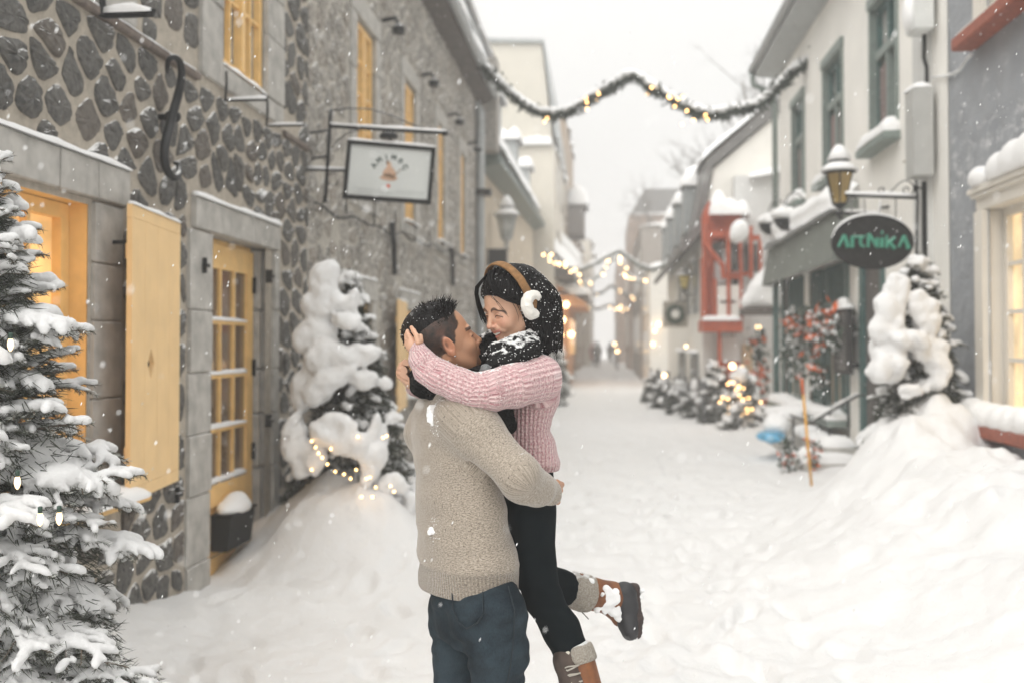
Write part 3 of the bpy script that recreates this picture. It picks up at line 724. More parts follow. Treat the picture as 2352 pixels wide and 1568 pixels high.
lm = MB(); q = Wp(893, 300, 8.8); lm.lathe(q+np.array((0, 0, -.045)), [(.085, -.02), (.085, .0), (.05, .03), (.02, .05), (.012, .075)], 14); lm.tube([q+np.array((-.02, 0, .0)), SP(.5, 0, 0)+np.array((-.0, 0, 0))], .008, 6); lm.build('sign_lamp', M['black'], sgn, True)
# ================================================================== LEFT: long pale rubble house
rub2 = rubble_mat('pale_rubble', (.50, .47, .415), (.16, .15, .135), (.42, .39, .35), (.30, .25, .2), .62, .8)
hB = empty('stone_house', (LX, 14.0, 0), label='long pale grey rubble house with tall yellow windows and snowy roof', cat='house')
up = [(10.22, 11.08), (12.72, 13.50), (15.28, 15.98), (17.72, 18.35)]
hol = [(a, b, 3.2, 5.07) for a, b in up]+[(9.98, 10.95, .9, 2.07), (12.75, 13.6, .9, 2.05), (15.6, 16.4, .9, 2.05)]
skp = [(a-.28, b+.28, 3.0, 5.35) for a, b in up]+[(9.6, 11.3, .9, 2.32), (12.5, 13.85, .9, 2.3), (15.35, 16.65, .9, 2.3)]
masonry('wall', LX, 1, 8.57, 19.8, -.5, 6.75, hol, (.15, .18, .44, .024, .020), rub2, hB, 9, skp)
b = MB(); b.box((LX-5, 8.6, -.5), (LX-.35, 19.8, 6.7)); b.build('back_wall', M['limestone'], hB)
for k, (a, c) in enumerate(up):
    w = LW.window(hB, a, c, 3.2, 5.07, M['yellow'], M['glass_pale'], .04, 2, 5, .065, .024)
    j = MB(); LW.blocks(j, -.15, .03, a-.24, a, 3.05, 5.08, 4, 'z', 30+k); LW.blocks(j, -.15, .03, c, c+.24, 3.05, 5.08, 4, 'z', 40+k); LW.blocks(j, -.15, .035, a-.24, c+.24, 5.085, 5.32, 1, 'y'); LW.blocks(j, -.15, .05, a, c, 3.05, 3.19, 1, 'y')
    j.build('window_surround', M['limestone'], hB)
    caps(w, [((LX-.1, a, 3.2), (LX-.1, c, 3.2), .2, .05)])
    f = MB(); q = (LX, c+.42, 5.42); f.tube([q, (LX+.16, q[1], q[2]+.03), (LX+.2, q[1], q[2]-.06)], .025, 6); f.lathe((LX+.2, q[1], q[2]-.16), [(.07, 0), (.08, .07), (.03, .12)], 10)
    f.build('wall_floodlight', M['black'], hB)
for k, (a, c, z1_) in enumerate(((9.98, 10.95, 2.07), (12.75, 13.6, 2.05), (15.6, 16.4, 2.05))):
    LW.window(hB, a, c, .9, z1_, M['yellow'], M['glass'], .06, 2, 3, .075, .03)
    j = MB(); LW.blocks(j, -.15, .03, a-.2, a, .8, z1_, 4, 'z', 50+k); LW.blocks(j, -.15, .03, c, c+.2, .8, z1_, 4, 'z', 60+k); LW.blocks(j, -.15, .035, a-.3, c+.24, z1_+.005, z1_+.24, 1, 'y'); j.build('window_surround', M['limestone'], hB)
    caps(hB, [((LX, a-.3, z1_+.24), (LX, c+.2, z1_+.24), .05, .03), ((LX-.1, a, .9), (LX-.1, c, .9), .25, .08)])
shutter(hB, 11.62, 12.60, LX+.16, LX+.06, .80, 2.13, False)
shutter(hB, 14.5, 15.3, LX+.16, LX+.06, .80, 2.13, False)
# string of cable with three bars
for (y_, z_, w_) in ((11.7, 3.06, .06), (16.3, 3.2, .05)):
    m = MB(); m.tube([(LX+.08, y_, z_), (LX+.09, y_+.08, z_-.28), (LX+.08, y_+.17, z_-.62)], .035, 6); m.build('anchor_bar', M['black'], hB)
m = MB(); yy = np.linspace(8.6, 19.7, 80); m.tube([(LX+.06, y_, 2.85+.42*(y_-8.6)/11+.025*math.sin(y_*5.2)-.04*abs(math.sin(y_*1.5))) for y_ in yy], .011, 5)
m.build('cable', M['black_plain'], hB)
for k, y_ in enumerate((9.7, 10.9, 12.0, 13.3, 14.4, 15.6, 16.9)):
    m = MB(); m.box((LX+.045, y_, 2.9+.03*k), (LX+.06, y_+.012, 3.25)); m.build('cable', M['black_plain'], hB)
metal = simple('grey_metal', (.38, .40, .40), .5, .1, 6, .05, 30, dust=(.6, .8, 20, .3))
darkw = simple('dark_eave', (.10, .085, .075), .8, .3, 8, .3)
b = MB(); b.prism([(LX-.02, 8.4, 6.5), (LX-.02, 8.4, 6.85), (LX+.30, 8.4, 6.72), (LX+.30, 8.4, 6.62)], (0, 11.9, 0)); b.build('cornice', darkw, hB)
b = MB(); b.tube([(LX+.36, 8.3, 6.74), (LX+.36, 20.3, 6.70)], .075, 8); b.build('gutter', metal, hB, True)
b = MB(); b.prism([(LX+.34, 8.3, 6.78), (LX-1.3, 8.3, 8.35), (LX-5.2, 8.3, 10.2), (LX-5.2, 8.3, 10.1), (LX-1.3, 8.3, 8.2), (LX+.30, 8.3, 6.68)], (0, 12.0, 0)); b.build('roof', metal, hB)
# snow lies on the lower slope in a thick uneven sheet
def snow_sheet(p0, p1, q0, q1, th, seed=0, n=40, m_=14, amp=.6):
    """sheet over the quad p0-p1 (lower edge) q0-q1 (upper edge)"""
    p0, p1, q0, q1 = map(lambda a: np.asarray(a, float), (p0, p1, q0, q1)); nr_ = np.cross(p1-p0, q0-p0); nr_ /= np.linalg.norm(nr_)
    if nr_[2] < 0: nr_ = -nr_
    V = []; F = []
    for i in range(n+1):
        for j in range(m_+1):
            u, v = i/n, j/m_; p = (p0*(1-u)+p1*u)*(1-v)+(q0*(1-u)+q1*u)*v
            e = min(1, min(u, 1-u)*n*.5, (v+.02)*m_*.5, (1-v)*m_*.5+.3); h = th*math.sqrt(max(e, 0))*(1+amp*float(fbm(p*.9+seed, 3)))
            if v == 0: p = p+np.array((0, 0, -.03))+(p0-q0)/np.linalg.norm(p0-q0)*.05*float(vnoise(p*3+seed))
            V.append(p+nr_*max(h, .004)+np.array((0, 0, .01)))
    k = m_+1
    for i in range(n):
        for j in range(m_): F.append((i*k+j, (i+1)*k+j, (i+1)*k+j+1, i*k+j+1))
    B0 = len(V)
    V += [p0, p1, q1, q0]
    F.append(tuple(i*k for i in range(n+1))+(B0+1, B0))
    return V, F
def sheet(parent, *a, **k):
    V, F = snow_sheet(*a, **k); m = MB(); m.add(V, F); return m.build('roof_snow', M['snow'], parent, True)
sheet(hB, (LX+.40, 8.3, 6.80), (LX+.40, 20.3, 6.78), (LX-.35, 8.3, 7.50), (LX-.35, 20.3, 7.50), .13, seed=2, n=70)
sheet(hB, (LX-.75, 8.3, 7.85), (LX-.75, 20.3, 7.85), (LX-3.0, 8.3, 9.2), (LX-3.0, 20.3, 9.2), .22, seed=5, n=60)
b = MB(); b.tube([(LX-.05, 19.95, 6.6), (LX+.1, 19.95, 6.3), (LX+.1, 19.95, 3.0), (LX+.1, 19.95, 0)], .09, 10); b.build('downpipe', metal, hB, True)
b = MB(); b.box((LX-.05, 19.8, 4.6), (LX+.32, 20.1, 4.72)); b.build('pipe_bracket', M['black'], hB)
b = MB(); b.box((LX-4.5, 13.0, 7.0), (LX-.25, 21.9, 7.62)); b.build('long_dormer', rub2 and M['greygreen'], hB)
b = MB(); b.prism([(LX+.16, 12.9, 7.62), (LX+.16, 12.9, 7.72), (LX-4.5, 12.9, 9.9), (LX-4.5, 12.9, 7.62)], (0, 9.1, 0)); b.build('dormer_roof', metal, hB)
sheet(hB, (LX+.20, 12.85, 7.74), (LX+.20, 22.05, 7.74), (LX-3.2, 12.85, 9.35), (LX-3.2, 22.05, 9.35), .26, seed=15, n=50, m_=12)
brick_ = simple('pink_brick', (.38, .235, .19), .85, .18, 14, .3, 40, dust=(.6, .8, 14, .3))
b = MB(); b.box((LX-1.0, 20.6, 8.4), (LX-.35, 21.4, 12.5)); b.build('chimney', brick_, hB)

# ================================================================== LEFT: beige plaster house with a low green roof
beige = simple('beige_plaster', (.60, .52, .41), .9, .08, 2, .15, 25)
hC = empty('plaster_house', (LX, 28, 0), label='beige plaster house with low dark green roof past the downpipe', cat='house')
b = MB(); b.box((LX-5, 20.25, -.5), (LX, 36.0, 5.9)); b.build('wall', beige, hC)
b = MB(); b.box((LX-3, 20.25, 5.6), (LX+.40, 20.75, 7.5)); b.build('party_wall', rub2, hC)
for p_ in hC.children:
    if p_.name.startswith('party'): p_.data.attributes.new('tone', 'FLOAT', 'POINT').data.foreach_set('value', [.5]*len(p_.data.vertices))
b = MB(); b.prism([(LX+.42, 20.8, 5.42), (LX+.42, 20.8, 5.55), (LX-.6, 20.8, 7.2), (LX-5, 20.8, 10), (LX-5, 20.8, 9.8), (LX, 20.8, 5.3)], (0, 15.4, .45)); b.build('roof', simple('green_metal_roof', (.12, .155, .14), .5, .15, 5), hC)
sheet(hC, (LX+.20, 20.9, 6.05), (LX+.20, 36.1, 6.4), (LX-1.3, 20.9, 8.0), (LX-1.3, 36.1, 8.4), .2, seed=8, n=60)
for k, y_ in enumerate((23.5, 28.5, 33)):
    b = MB(); b.box((LX-1.0, y_, 6.5), (LX+.05, y_+1.0, 7.5)); dm = b.build('dormer', metal, hC)
    V, F = snow_strip((LX-1.0, y_-.15, 7.5), (LX+.2, y_-.15, 7.5), 1.3, .35, out_=(0, 1, 0), n=14); b = MB(); b.add(V, F); b.build('snow_cap', M['snow'], dm, True)
for k, y_ in enumerate((21.2, 25, 28, 31.3, 34)):
    LW.window(hC, y_, y_+.95, 2.1 if k else 1.4, 3.9, M['cream'], M['glass_pale'], .06, 2, 3, .09, .04)
b = MB(); b.box((LX-.01, 20.5, .9), (LX+.06, 22.5, 2.2)); b.build('shop_panel', simple('shop_brown', (.24, .2, .16), .7), hC)

def street_lantern(name, base, wx, sgx, glassm, metalm, label, snowy=True, size=1.0, hang=False):
    """six-sided lantern on a wall bracket; base is the lantern centre, wx the wall plane it is fixed to"""
    t = empty(name, tuple(base), label=label, cat='lantern'); bx_, by_, bz_ = base; s = size
    def hexring(r, z): return [(bx_+r*s*math.cos(R(60*k+20)), by_+r*s*math.sin(R(60*k+20)), bz_+z*s) for k in range(6)]
    m = MB(); A = hexring(.085, -.2); B = hexring(.17, .18); m.add(A+B, [(i, (i+1) % 6, 6+(i+1) % 6, 6+i) for i in range(6)]+[(5, 4, 3, 2, 1, 0)]); m.build('glass', glassm, t)
    m = MB()
    for i in range(6): m.tube([np.array(A[i])+0, np.array(B[i])], .011*s, 5)
    for RR in (A, B):
        for i in range(6): m.tube([RR[i], RR[(i+1) % 6]], .012*s, 5)
    m.build('cage', metalm, t)
    m = MB(); m.lathe((bx_, by_, bz_), [(.205*s, .185*s), (.205*s, .2*s), (.12*s, .27*s), (.10*s, .275*s), (.10*s, .33*s), (.13*s, .335*s), (.05*s, .42*s), (.012*s, .45*s), (.01*s, .5*s)], 12); m.build('cap', metalm, t, True)
    m = MB(); m.lathe((bx_, by_, bz_), [(.03*s, -.34*s), (.045*s, -.3*s), (.02*s, -.27*s), (.09*s, -.2*s)], 10); m.build('base', metalm, t, True)
    m = MB(); m.tube([(bx_, by_, bz_-.3*s), (bx_, by_, bz_-.36*s), (bx_-sgx*.05, by_, bz_-.37*s), (wx, by_, bz_-.37*s)], .02, 8); m.build('bracket', metalm, t, True)
    if snowy:
        m = MB(); m.lathe((bx_, by_, bz_), [(.225*s, .20*s), (.235*s, .215*s), (.17*s, .275*s), (.115*s, .31*s)], 14)
        m.build('snow_cap', M['snow'], t, True)
        m = MB(); m.lathe((bx_, by_, bz_), [(.13*s, .34*s), (.145*s, .355*s), (.09*s, .46*s), (.045*s, .52*s), (.01*s, .535*s)], 14); m.build('snow_cap', M['snow'], t, True)
    return t
gl_grey = glass('lantern_glass', (.34, .35, .33), None, 0, .2)
q = Wp(1163, 522, 22.5); street_lantern('street_lantern', q, LX, 1, gl_grey, metal, 'grey glass lantern bracketed to the beige house above the woman', True, 1.35)
bs_ = empty('box_sign', (LX, 22.0, 3.0), label='small black square box sign under the grey wall lantern', cat='sign')
b = MB(); b.box((LX+.05, 21.7, 3.15), (LX+.45, 22.0, 3.65)); b.build('board', M['black_plain'], bs_); b = MB(); b.tube([(LX, 21.85, 3.68), (LX+.5, 21.85, 3.68)], .02, 6); b.build('bracket', M['black'], bs_)

# ================================================================== LEFT: tall houses further on
def far_house(name, x0, x1, y0, y1, z, mat, label, cat='house', wins=(), face='y', roof=None, wm=None, sn=True):
    t = empty(name, ((x0+x1)/2, (y0+y1)/2, 0), label=label, cat=cat)
    b = MB(); b.box((x0, y0, -.5), (x1, y1, z)); b.build('wall', mat, t)
    for (f, a, c, z0, z1) in wins:
        b = MB(); g_ = MB()
        if f == 'y': b.box((a, y0-.05, z0), (c, y0-.002, z1)); g_.box((a+.12, y0-.06, z0+.12), (c-.12, y0-.052, z1-.12))
        elif f == 'x+': b.box((x1+.002, a, z0), (x1+.05, c, z1)); g_.box((x1+.052, a+.12, z0+.12), (x1+.06, c-.12, z1-.12))
        else: b.box((x0-.05, a, z0), (x0-.002, c, z1)); g_.box((x0-.06, a+.12, z0+.12), (x0-.052, c-.12, z1-.12))
        w = b.build('window', wm or M['cream'], t); g_.build('pane', M['glass'], w)
    if sn:
        b = MB(); b.add(*snow_strip((x0-.1, y0-.1, z), (x0-.1, y1+.1, z), x1-x0+.25, .3, out_=(1, 0, 0), n=16)); b.build('roof_snow', M['snow'], t, True)
    return t
pale = simple('pale_render', (.66, .62, .54), .9, .05, 1.5, .1, 8)
tan = simple('tan_render', (.36, .28, .205), .9, .1, 1.5, .1, 8)
t = far_house('tall_house', -6.5, -1.9, 36.4, 46, 8.9, pale, 'tall pale rendered house rising behind the beige house on the left', wins=[('x+', a, a+1.1, z, z+1.7) for a in (38, 41, 44) for z in (1.5, 4.4, 6.9)])
b = MB(); b.prism([(-6.5, 36.6, 8.95), (-1.95, 36.6, 8.95), (-2.35, 36.6, 12.7), (-6.5, 36.6, 12.9)], (0, 9, 0)); b.build('attic', pale, t)
b = MB(); b.prism([(-6.5, 36.45, 12.9), (-2.3, 36.45, 12.72), (-1.85, 36.45, 9.2), (-1.75, 36.45, 9.2), (-2.25, 36.45, 12.85), (-6.5, 36.45, 13.05)], (0, 9.3, 0)); b.build('roof', metal, t)
b = MB(); b.add(*snow_strip((-1.95, 36.2, 8.9), (-4.6, 36.2, 8.9), .7, .35, out_=(0, 1, 0))); b.build('snow_cap', M['snow'], t, True)
t = far_house('tall_house', -6, -1.95, 48, 60, 12.6, tan, 'tall tan brick house with a projecting bay and snowy balcony on the left', wins=[('x+', a, a+1.2, z, z+1.9) for a in (49, 53, 57) for z in (2, 5, 8)]+[('y', -2.9, -2.2, 9.2, 11)])
b = MB(); b.box((-2.0, 50, 7.1), (-1.1, 53, 8.6)); b.build('bay', simple('grey_slate', (.2, .18, .17), .8), t)
b = MB(); b.add(*snow_strip((-2, 49.8, 8.6), (-2, 53.1, 8.6), 1.1, .9)); b.build('snow_cap', M['snow'], t, True)
t = far_house('low_house', -6, -1.7, 60.5, 74, 8.0, tan, 'low tan house beyond the bay house on the left', wins=[('x+', a, a+1.2, z, z+1.9) for a in (62, 66, 70) for z in (1.5, 4.5)])
t = far_house('low_house', -7, -1.2, 75, 98, 9.5, pale, 'pale hazy house closing the left row at the far end of the street', wins=[('x+', a, a+1.4, z, z+2) for a in (77, 82, 87, 92) for z in (1.5, 5)])
# sloping snowy awnings and lit shop front
woodlit = simple('orange_wood', (.55, .27, .11), .7, .15, 5)
t = empty('lit_shop', (-1.9, 42, 0), label='warm lit wooden shop front with snowy canopy on the left row', cat='shop')
b = MB(); b.box((-2.0, 38.5, -.3), (-1.45, 46, 3.0)); b.build('facade', woodlit, t)
b = MB(); b.prism([(-1.9, 38.2, 3.9), (-.75, 38.2, 3.15), (-.75, 38.2, 3.05), (-1.9, 38.2, 3.05)], (0, 8, 0)); b.build('canopy', woodlit, t)
b = MB(); b.add(*snow_strip((-1.95, 38.2, 3.5), (-1.95, 46.2, 3.5), 1.3, .45)); b.build('snow_cap', M['snow'], t, True)
for k, (px, py) in enumerate(((1292, 735), (1312, 768), (1300, 700), (1286, 770))):
    b = MB(); b.ico(Wp(px, py, 37.7), .12, 2); b.build('lamp', M['bulb_far'], t, True)
for k in range(3):
    b = MB(); b.box((-1.44, 39+2.3*k, 1.2), (-1.40, 40.6+2.3*k, 2.6)); b.build('window', M['glass_lit'], t)
for (y_, z_) in ((36.8, 4.5), (42, 5.2)):
    t = empty('awning', (-2.2, y_, z_), label='steep snow-laden awning '+('above the lit wooden shop' if y_ > 40 else 'just past the beige house'), cat='awning')
    b = MB(); b.prism([(-2.6, y_, z_+1.3), (-1.2, y_, z_-.3), (-1.2, y_, z_-.45), (-2.6, y_, z_-.45)], (0, 3.2, 0)); b.build('canopy', darkw, t)
    sheet(t, (-1.15, y_-.1, z_-.3), (-1.15, y_+3.3, z_-.3), (-2.6, y_-.1, z_+1.35), (-2.6, y_+3.3, z_+1.35), .35, n=16)

# ================================================================== RIGHT: grey stucco house
grey = NT('grey_stucco'); n = grey.noise(3, 5); grey.col(grey.ramp(n, [(.3, (.27, .285, .305)), (.7, (.345, .36, .38))])).rough(.9)
grey.bump(grey.noise(30, 5), .5, .02); grey.bump(grey.noise(5, 4), .5, .06)
z_ = grey.nz(); c1_ = grey.noise(5, 7, vec=grey.mapv((1, 1, 1.6)), rough=.75); sep = grey.n('SeparateXYZ'); grey.l(grey.g.outputs['Position'], sep.inputs[0])
band = grey.ramp(sep.outputs[2], [(.0, 0.), (1., 1.)]); zz_ = grey.math('SUBTRACT', 1., grey.math('ABSOLUTE', grey.math('MULTIPLY', grey.math('SUBTRACT', sep.outputs[2], 3.15), .9)))
stuck = grey.ramp(grey.math('ADD', c1_, grey.math('MULTIPLY', grey.math('MAXIMUM', zz_, 0.), .13)), [(.63, 0.), (.74, .5)])
grey.col(grey.mix(stuck, grey.basec, (.8, .8, .8)))
hD = empty('stucco_house', (RX, 7, 0), label='blue-grey stucco house at the right edge with red sills', cat='house')
V, F = wall_sheet(RX, 1.5, 9.62, -.5, 7, [(7.2, 8.66, 1.0, 2.74), (7.2, 8.62, 4.30, 6.2)]); raw('wall', np.array(V)-np.array((RX, 7, 0)), [f[::-1] for f in F], grey.m, hD)
b = MB(); b.box((RX+.3, 1.5, -.5), (RX+5, 9.6, 7)); b.box((RX+.002, 9.56, -.5), (RX+.3, 9.62, 7)); b.build('back_wall', M['limestone'], hD)
def casing(parent, y0, y1, z0, z1, zt):
    j = MB(); RW.b(j, -.14, .05, y1-.19, y1, z0, zt-.20, .01); RW.b(j, -.14, .05, y0, y0+.19, z0, zt-.20, .01); RW.b(j, -.14, .03, y0, y1, zt-.20, zt-.06, .01); RW.b(j, -.14, .09, y0-.05, y1+.05, zt-.055, zt, .012); RW.b(j, -.14, .07, y0-.02, y1+.02, zt-.09, zt-.058, .008)
    return j.build('window_casing', M['cream'], parent)
casing(hD, 7.0, 8.88, .98, 2.7, 2.93); casing(hD, 7.0, 8.86, 4.30, 6.2, 6.4)
RW.window(hD, 7.25, 8.66, 1.0, 2.73, M['cream'], glass('warm_window', (.5, .4, .25), (1., .72, .38), .75), .13, 2, 4, .07, .035)
RW.window(hD, 7.25, 8.62, 4.32, 6.2, M['cream'], M['glass'], .13, 2, 4, .07, .035)
b = MB(); RW.b(b, 0, .20, 6.9, 9.06, .84, .955, .015); b.build('sill', M['brickred'], hD)
b = MB(); RW.b(b, 0, .20, 6.9, 8.95, 4.14, 4.26, .015); b.build('sill', M['brickred'], hD)
b = MB(); RW.b(b, 0, .16, 6.9, 8.93, 4.262, 4.30, .01); b.build('sill_board', M['cream'], hD)
s_ = SDF((RX-.32, 6.8, .9), (RX+.1, 9.2, 1.35), .02)
for k in range(9): s_.ell((RX-.09, 6.95+.235*k, .98+.05*rng.random()), (.125, .2, .10+.04*rng.random()), k=.05)
s_.f[:, :, :int(.056/.02)] = 1; V, F = s_.mesh(); part('snow_cap', smoothv(V, F, 1), F, M['snow'], hD)
s_ = SDF((RX-.22, 6.8, 2.85), (RX+.1, 9.1, 3.35), .02)
for k, (c_, a_) in enumerate(((8.72, .10), (8.3, .13), (8.0, .16), (7.7, .17), (7.3, .14))): s_.ell((RX-.05, c_, 2.96+a_*.4), (.09, a_*1.6, a_), k=.03)
s_.f[:, :, :int(.08/.02)] = 1; V, F = s_.mesh(); part('snow_cap', smoothv(V, F, 1), F, M['snow'], hD)
m = MB(); P = [onx(px, py, RX-.03) for px, py in ((2232, 125), (2222, 135), (2205, 160), (2190, 170), (2172, 175), (2140, 178))]; m.tube(P, .014, 6); m.build('cable', simple('painted_cable', (.7, .7, .69), .7), hD)

# ================================================================== RIGHT: white house with the shop
white = simple('white_render', (.86, .84, .79), .85, .05, 2, .25, 18)
hE = empty('shop_house', (RX, 14, 0), label='cream white house with green windows above a dark awning and shop', cat='house')
uw = [(11.25, 12.30), (13.78, 14.92), (16.40, 17.38)]
hol = [(a, b_, 3.95, 5.62) for a, b_ in uw]+[(13.65, 16.1, .62, 2.75), (16.5, 18.3, .62, 2.75), (11.9, 12.8, .2, 2.7)]
V, F = wall_sheet(RX, 9.64, 18.7, -.5, 6.9, hol); raw('wall', np.array(V)-np.array((RX, 14, 0)), [f[::-1] for f in F], white, hE)
b = MB(); b.box((RX+.35, 9.64, -.5), (RX+6, 18.7, 6.9)); b.box((RX+.002, 18.66, -.5), (RX+.35, 18.7, 6.9)); b.build('back_wall', white, hE)
for k, (a, c) in enumerate(uw):
    zt = 5.62; w = RW.window(hE, a, c, 3.95, zt, M['green'], M['glass_pale'], .08, 1, 1, .07, .03)
    m = MB(); RW.b(m, -.1, -.02, a+.07, c-.07, 4.98, 5.08); RW.b(m, -.12, -.03, (a+c)/2-.035, (a+c)/2+.035, 4.0, 4.98); m.build('transom', M['greygreen'], w)
    m = MB(); RW.b(m, -.1, .03, a-.05, a, 3.95, zt); RW.b(m, -.1, .03, c, c+.05, 3.95, zt); RW.b(m, -.1, .05, a-.06, c+.06, zt, zt+.14, .01); m.build('architrave', M['greygreen'], w)
    m = MB(); RW.b(m, -.05, .18, a-.10, c+.10, 3.84, 3.935, .012); sl_ = m.build('sill', M['greygreen'], w)
    caps(sl_, [((RX+.05, a-.08, 3.935), (RX+.05, c+.08, 3.935), .23, .15, (-1, 0, 0))])
    m = MB(); RW.b(m, -.077, -.071, a+.5, c-.08, 4.1, 4.9); m.build('curtain', simple('curtain', (.22, .16, .15), .9), w) if k else m.build('curtain', simple('curtain', (.2, .15, .14), .9), w)
# eaves
b = MB(); b.prism([(RX+.05, 9.5, 6.55), (RX-.42, 9.5, 6.62), (RX-.42, 9.5, 6.80), (RX+6, 9.5, 9.3), (RX+6, 9.5, 9.1), (RX+.05, 9.5, 6.9)], (0, 9.45, 0)); b.build('roof', metal, hE)
b = MB(); b.tube([(RX-.47, 9.5, 6.74), (RX-.47, 18.98, 6.74)], .07, 8); b.build('gutter', metal, hE, True)
b = MB(); b.tube([(RX-.47, 18.9, 6.68), (RX-.44, 18.9, 6.45), (RX-.10, 18.8, 6.25), (RX-.07, 18.78, 5.9), (RX-.07, 18.78, 3.6)], .055, 8); b.build('downpipe', M['greygreen'], hE, True)
b = MB(); b.tube([(RX-.07, 18.78, 3.6), (RX-.07, 18.78, 0)], .06, 8); b.build('downpipe', M['green'], hE, True)
sheet(hE, (RX-.42, 9.5, 6.84), (RX-.42, 18.9, 6.84), (RX+3, 9.5, 8.2), (RX+3, 18.9, 8.2), .18, seed=4, n=40)
# corner board, meter boxes
b = MB(); RW.b(b, 0, .05, 10.1, 10.55, -.3, 6.5); b.build('pilaster', simple('pale_grey_board', (.60, .60, .58), .7, .04), hE)
b = MB(); RW.b(b, .052, .24, 9.90, 10.16, 3.22, 4.08, .01); b.build('meter_box', simple('box_grey', (.42, .42, .40), .6, .06), hE)
b = MB(); RW.b(b, .052, .24, 9.86, 10.12, 4.62, 5.02, .03); mb2 = b.build('meter_box', simple('box_white', (.66, .67, .65), .6, .06), hE)
s_ = SDF((RX-.4, 9.75, 4.6), (RX, 10.3, 5.25), .02); s_.ell((RX-.14, 9.98, 5.02), (.14, .17, .12), k=.02); s_.ell((RX-.25, 9.98, 4.82), (.06, .12, .17), k=.04); V, F = s_.mesh(); part('snow_cap', smoothv(V, F), F, M['snow'], mb2)
caps(hE, [((RX-.05, 9.9, 4.08), (RX-.05, 10.16, 4.08), .2, .06, (-1, 0, 0))])
b = MB(); RW.b(b, .03, .09, 10.13, 10.16, .8, 3.2); b.build('conduit', M['black_plain'], hE)
b = MB(); b.tube([(RX-.1, 10.0, 4.62), (RX-.1, 10.02, 4.4), (RX-.08, 10.0, 4.3), (RX-.08, 10.0, 4.1)], .02, 6); b.build('conduit', M['black_plain'], hE)
b = MB(); b.tube([onx(px, py, RX-.03) for px, py in ((2075, 372), (2088, 372), (2105, 360), (2120, 350))], .012, 5); b.build('conduit', simple('rusty', (.4, .36, .3), .8), hE)
# shop front
def shopwin(y0, y1, lab):
    w = RW.window(hE, y0, y1, .64, 2.73, M['green'], glass('shop_glass', (.22, .20, .17), (1, .7, .4), .06), .06, 3, 1, .09, .05, sash=False, label=lab)
    m = MB(); RW.b(m, -.08, .0, y0, y1, 2.12, 2.2); m.build('transom', M['green'], w)
    for i in range(1, 6): 
        m = MB(); c = y0+(y1-y0)*i/6; RW.b(m, -.08, -.01, c-.02, c+.02, 2.2, 2.7); m.build('glazing_bar', M['green'], w)
shopwin(13.68, 15.1, None); shopwin(15.4, 16.1, None); shopwin(16.55, 18.2, None)
b = MB(); RW.b(b, 0, .03, 13.5, 13.64, .5, 2.8); RW.b(b, 0, .03, 18.3, 18.5, .2, 2.8); b.build('pilaster', M['green'], hE)
b = MB(); RW.b(b, -.06, -.02, 11.95, 12.75, .2, 2.7); dr = b.build('door', simple('dark_door', (.085, .075, .07), .6, .2, 8), hE)
b = MB(); RW.b(b, -.06, .03, 12.76, 12.9, .2, 2.75); RW.b(b, -.06, .03, 11.8, 11.94, .2, 2.75); RW.b(b, -.06, .03, 11.8, 12.9, 2.72, 2.85); b.build('door_frame', M['green'], hE)
b = MB(); RW.b(b, 0, .28, 13.5, 18.4, .50, .60, .01); b.build('sill', M['greygreen'], hE)
caps(hE, [((RX, 13.5, .60), (RX, 18.4, .60), .30, .13, (-1, 0, 0))])
aw = empty('awning', (RX, 16, 3), label='dark grey-green shop awning under deep snow beside the oval sign', cat='awning')
c_aw = simple('awning_cloth', (.155, .17, .15), .8, .08, 4, .1, 20)
b = MB(); b.prism([(RX-.01, 13.0, 3.46), (RX-.22, 13.0, 3.34), (RX-.34, 13.0, 2.66), (RX-.32, 13.0, 2.66), (RX-.20, 13.0, 3.30), (RX-.01, 13.0, 3.40)], (0, 5.7, 0)); b.build('cloth', c_aw, aw)
b = MB(); b.prism([(RX-.01, 12.97, 3.46), (RX-.22, 12.97, 3.34), (RX-.34, 12.97, 2.66), (RX-.01, 12.97, 2.66)], (0, .03, 0)); b.build('side_panel', c_aw, aw); b = MB(); b.prism([(RX-.01, 18.7, 3.46), (RX-.22, 18.7, 3.34), (RX-.34, 18.7, 2.66), (RX-.01, 18.7, 2.66)], (0, .03, 0)); b.build('side_panel', c_aw, aw)
sheet(aw, (RX-.28, 12.95, 3.33), (RX-.28, 18.75, 3.33), (RX-.01, 12.95, 3.62), (RX-.01, 18.75, 3.62), .24, seed=6, n=40, m_=8, amp=.9)
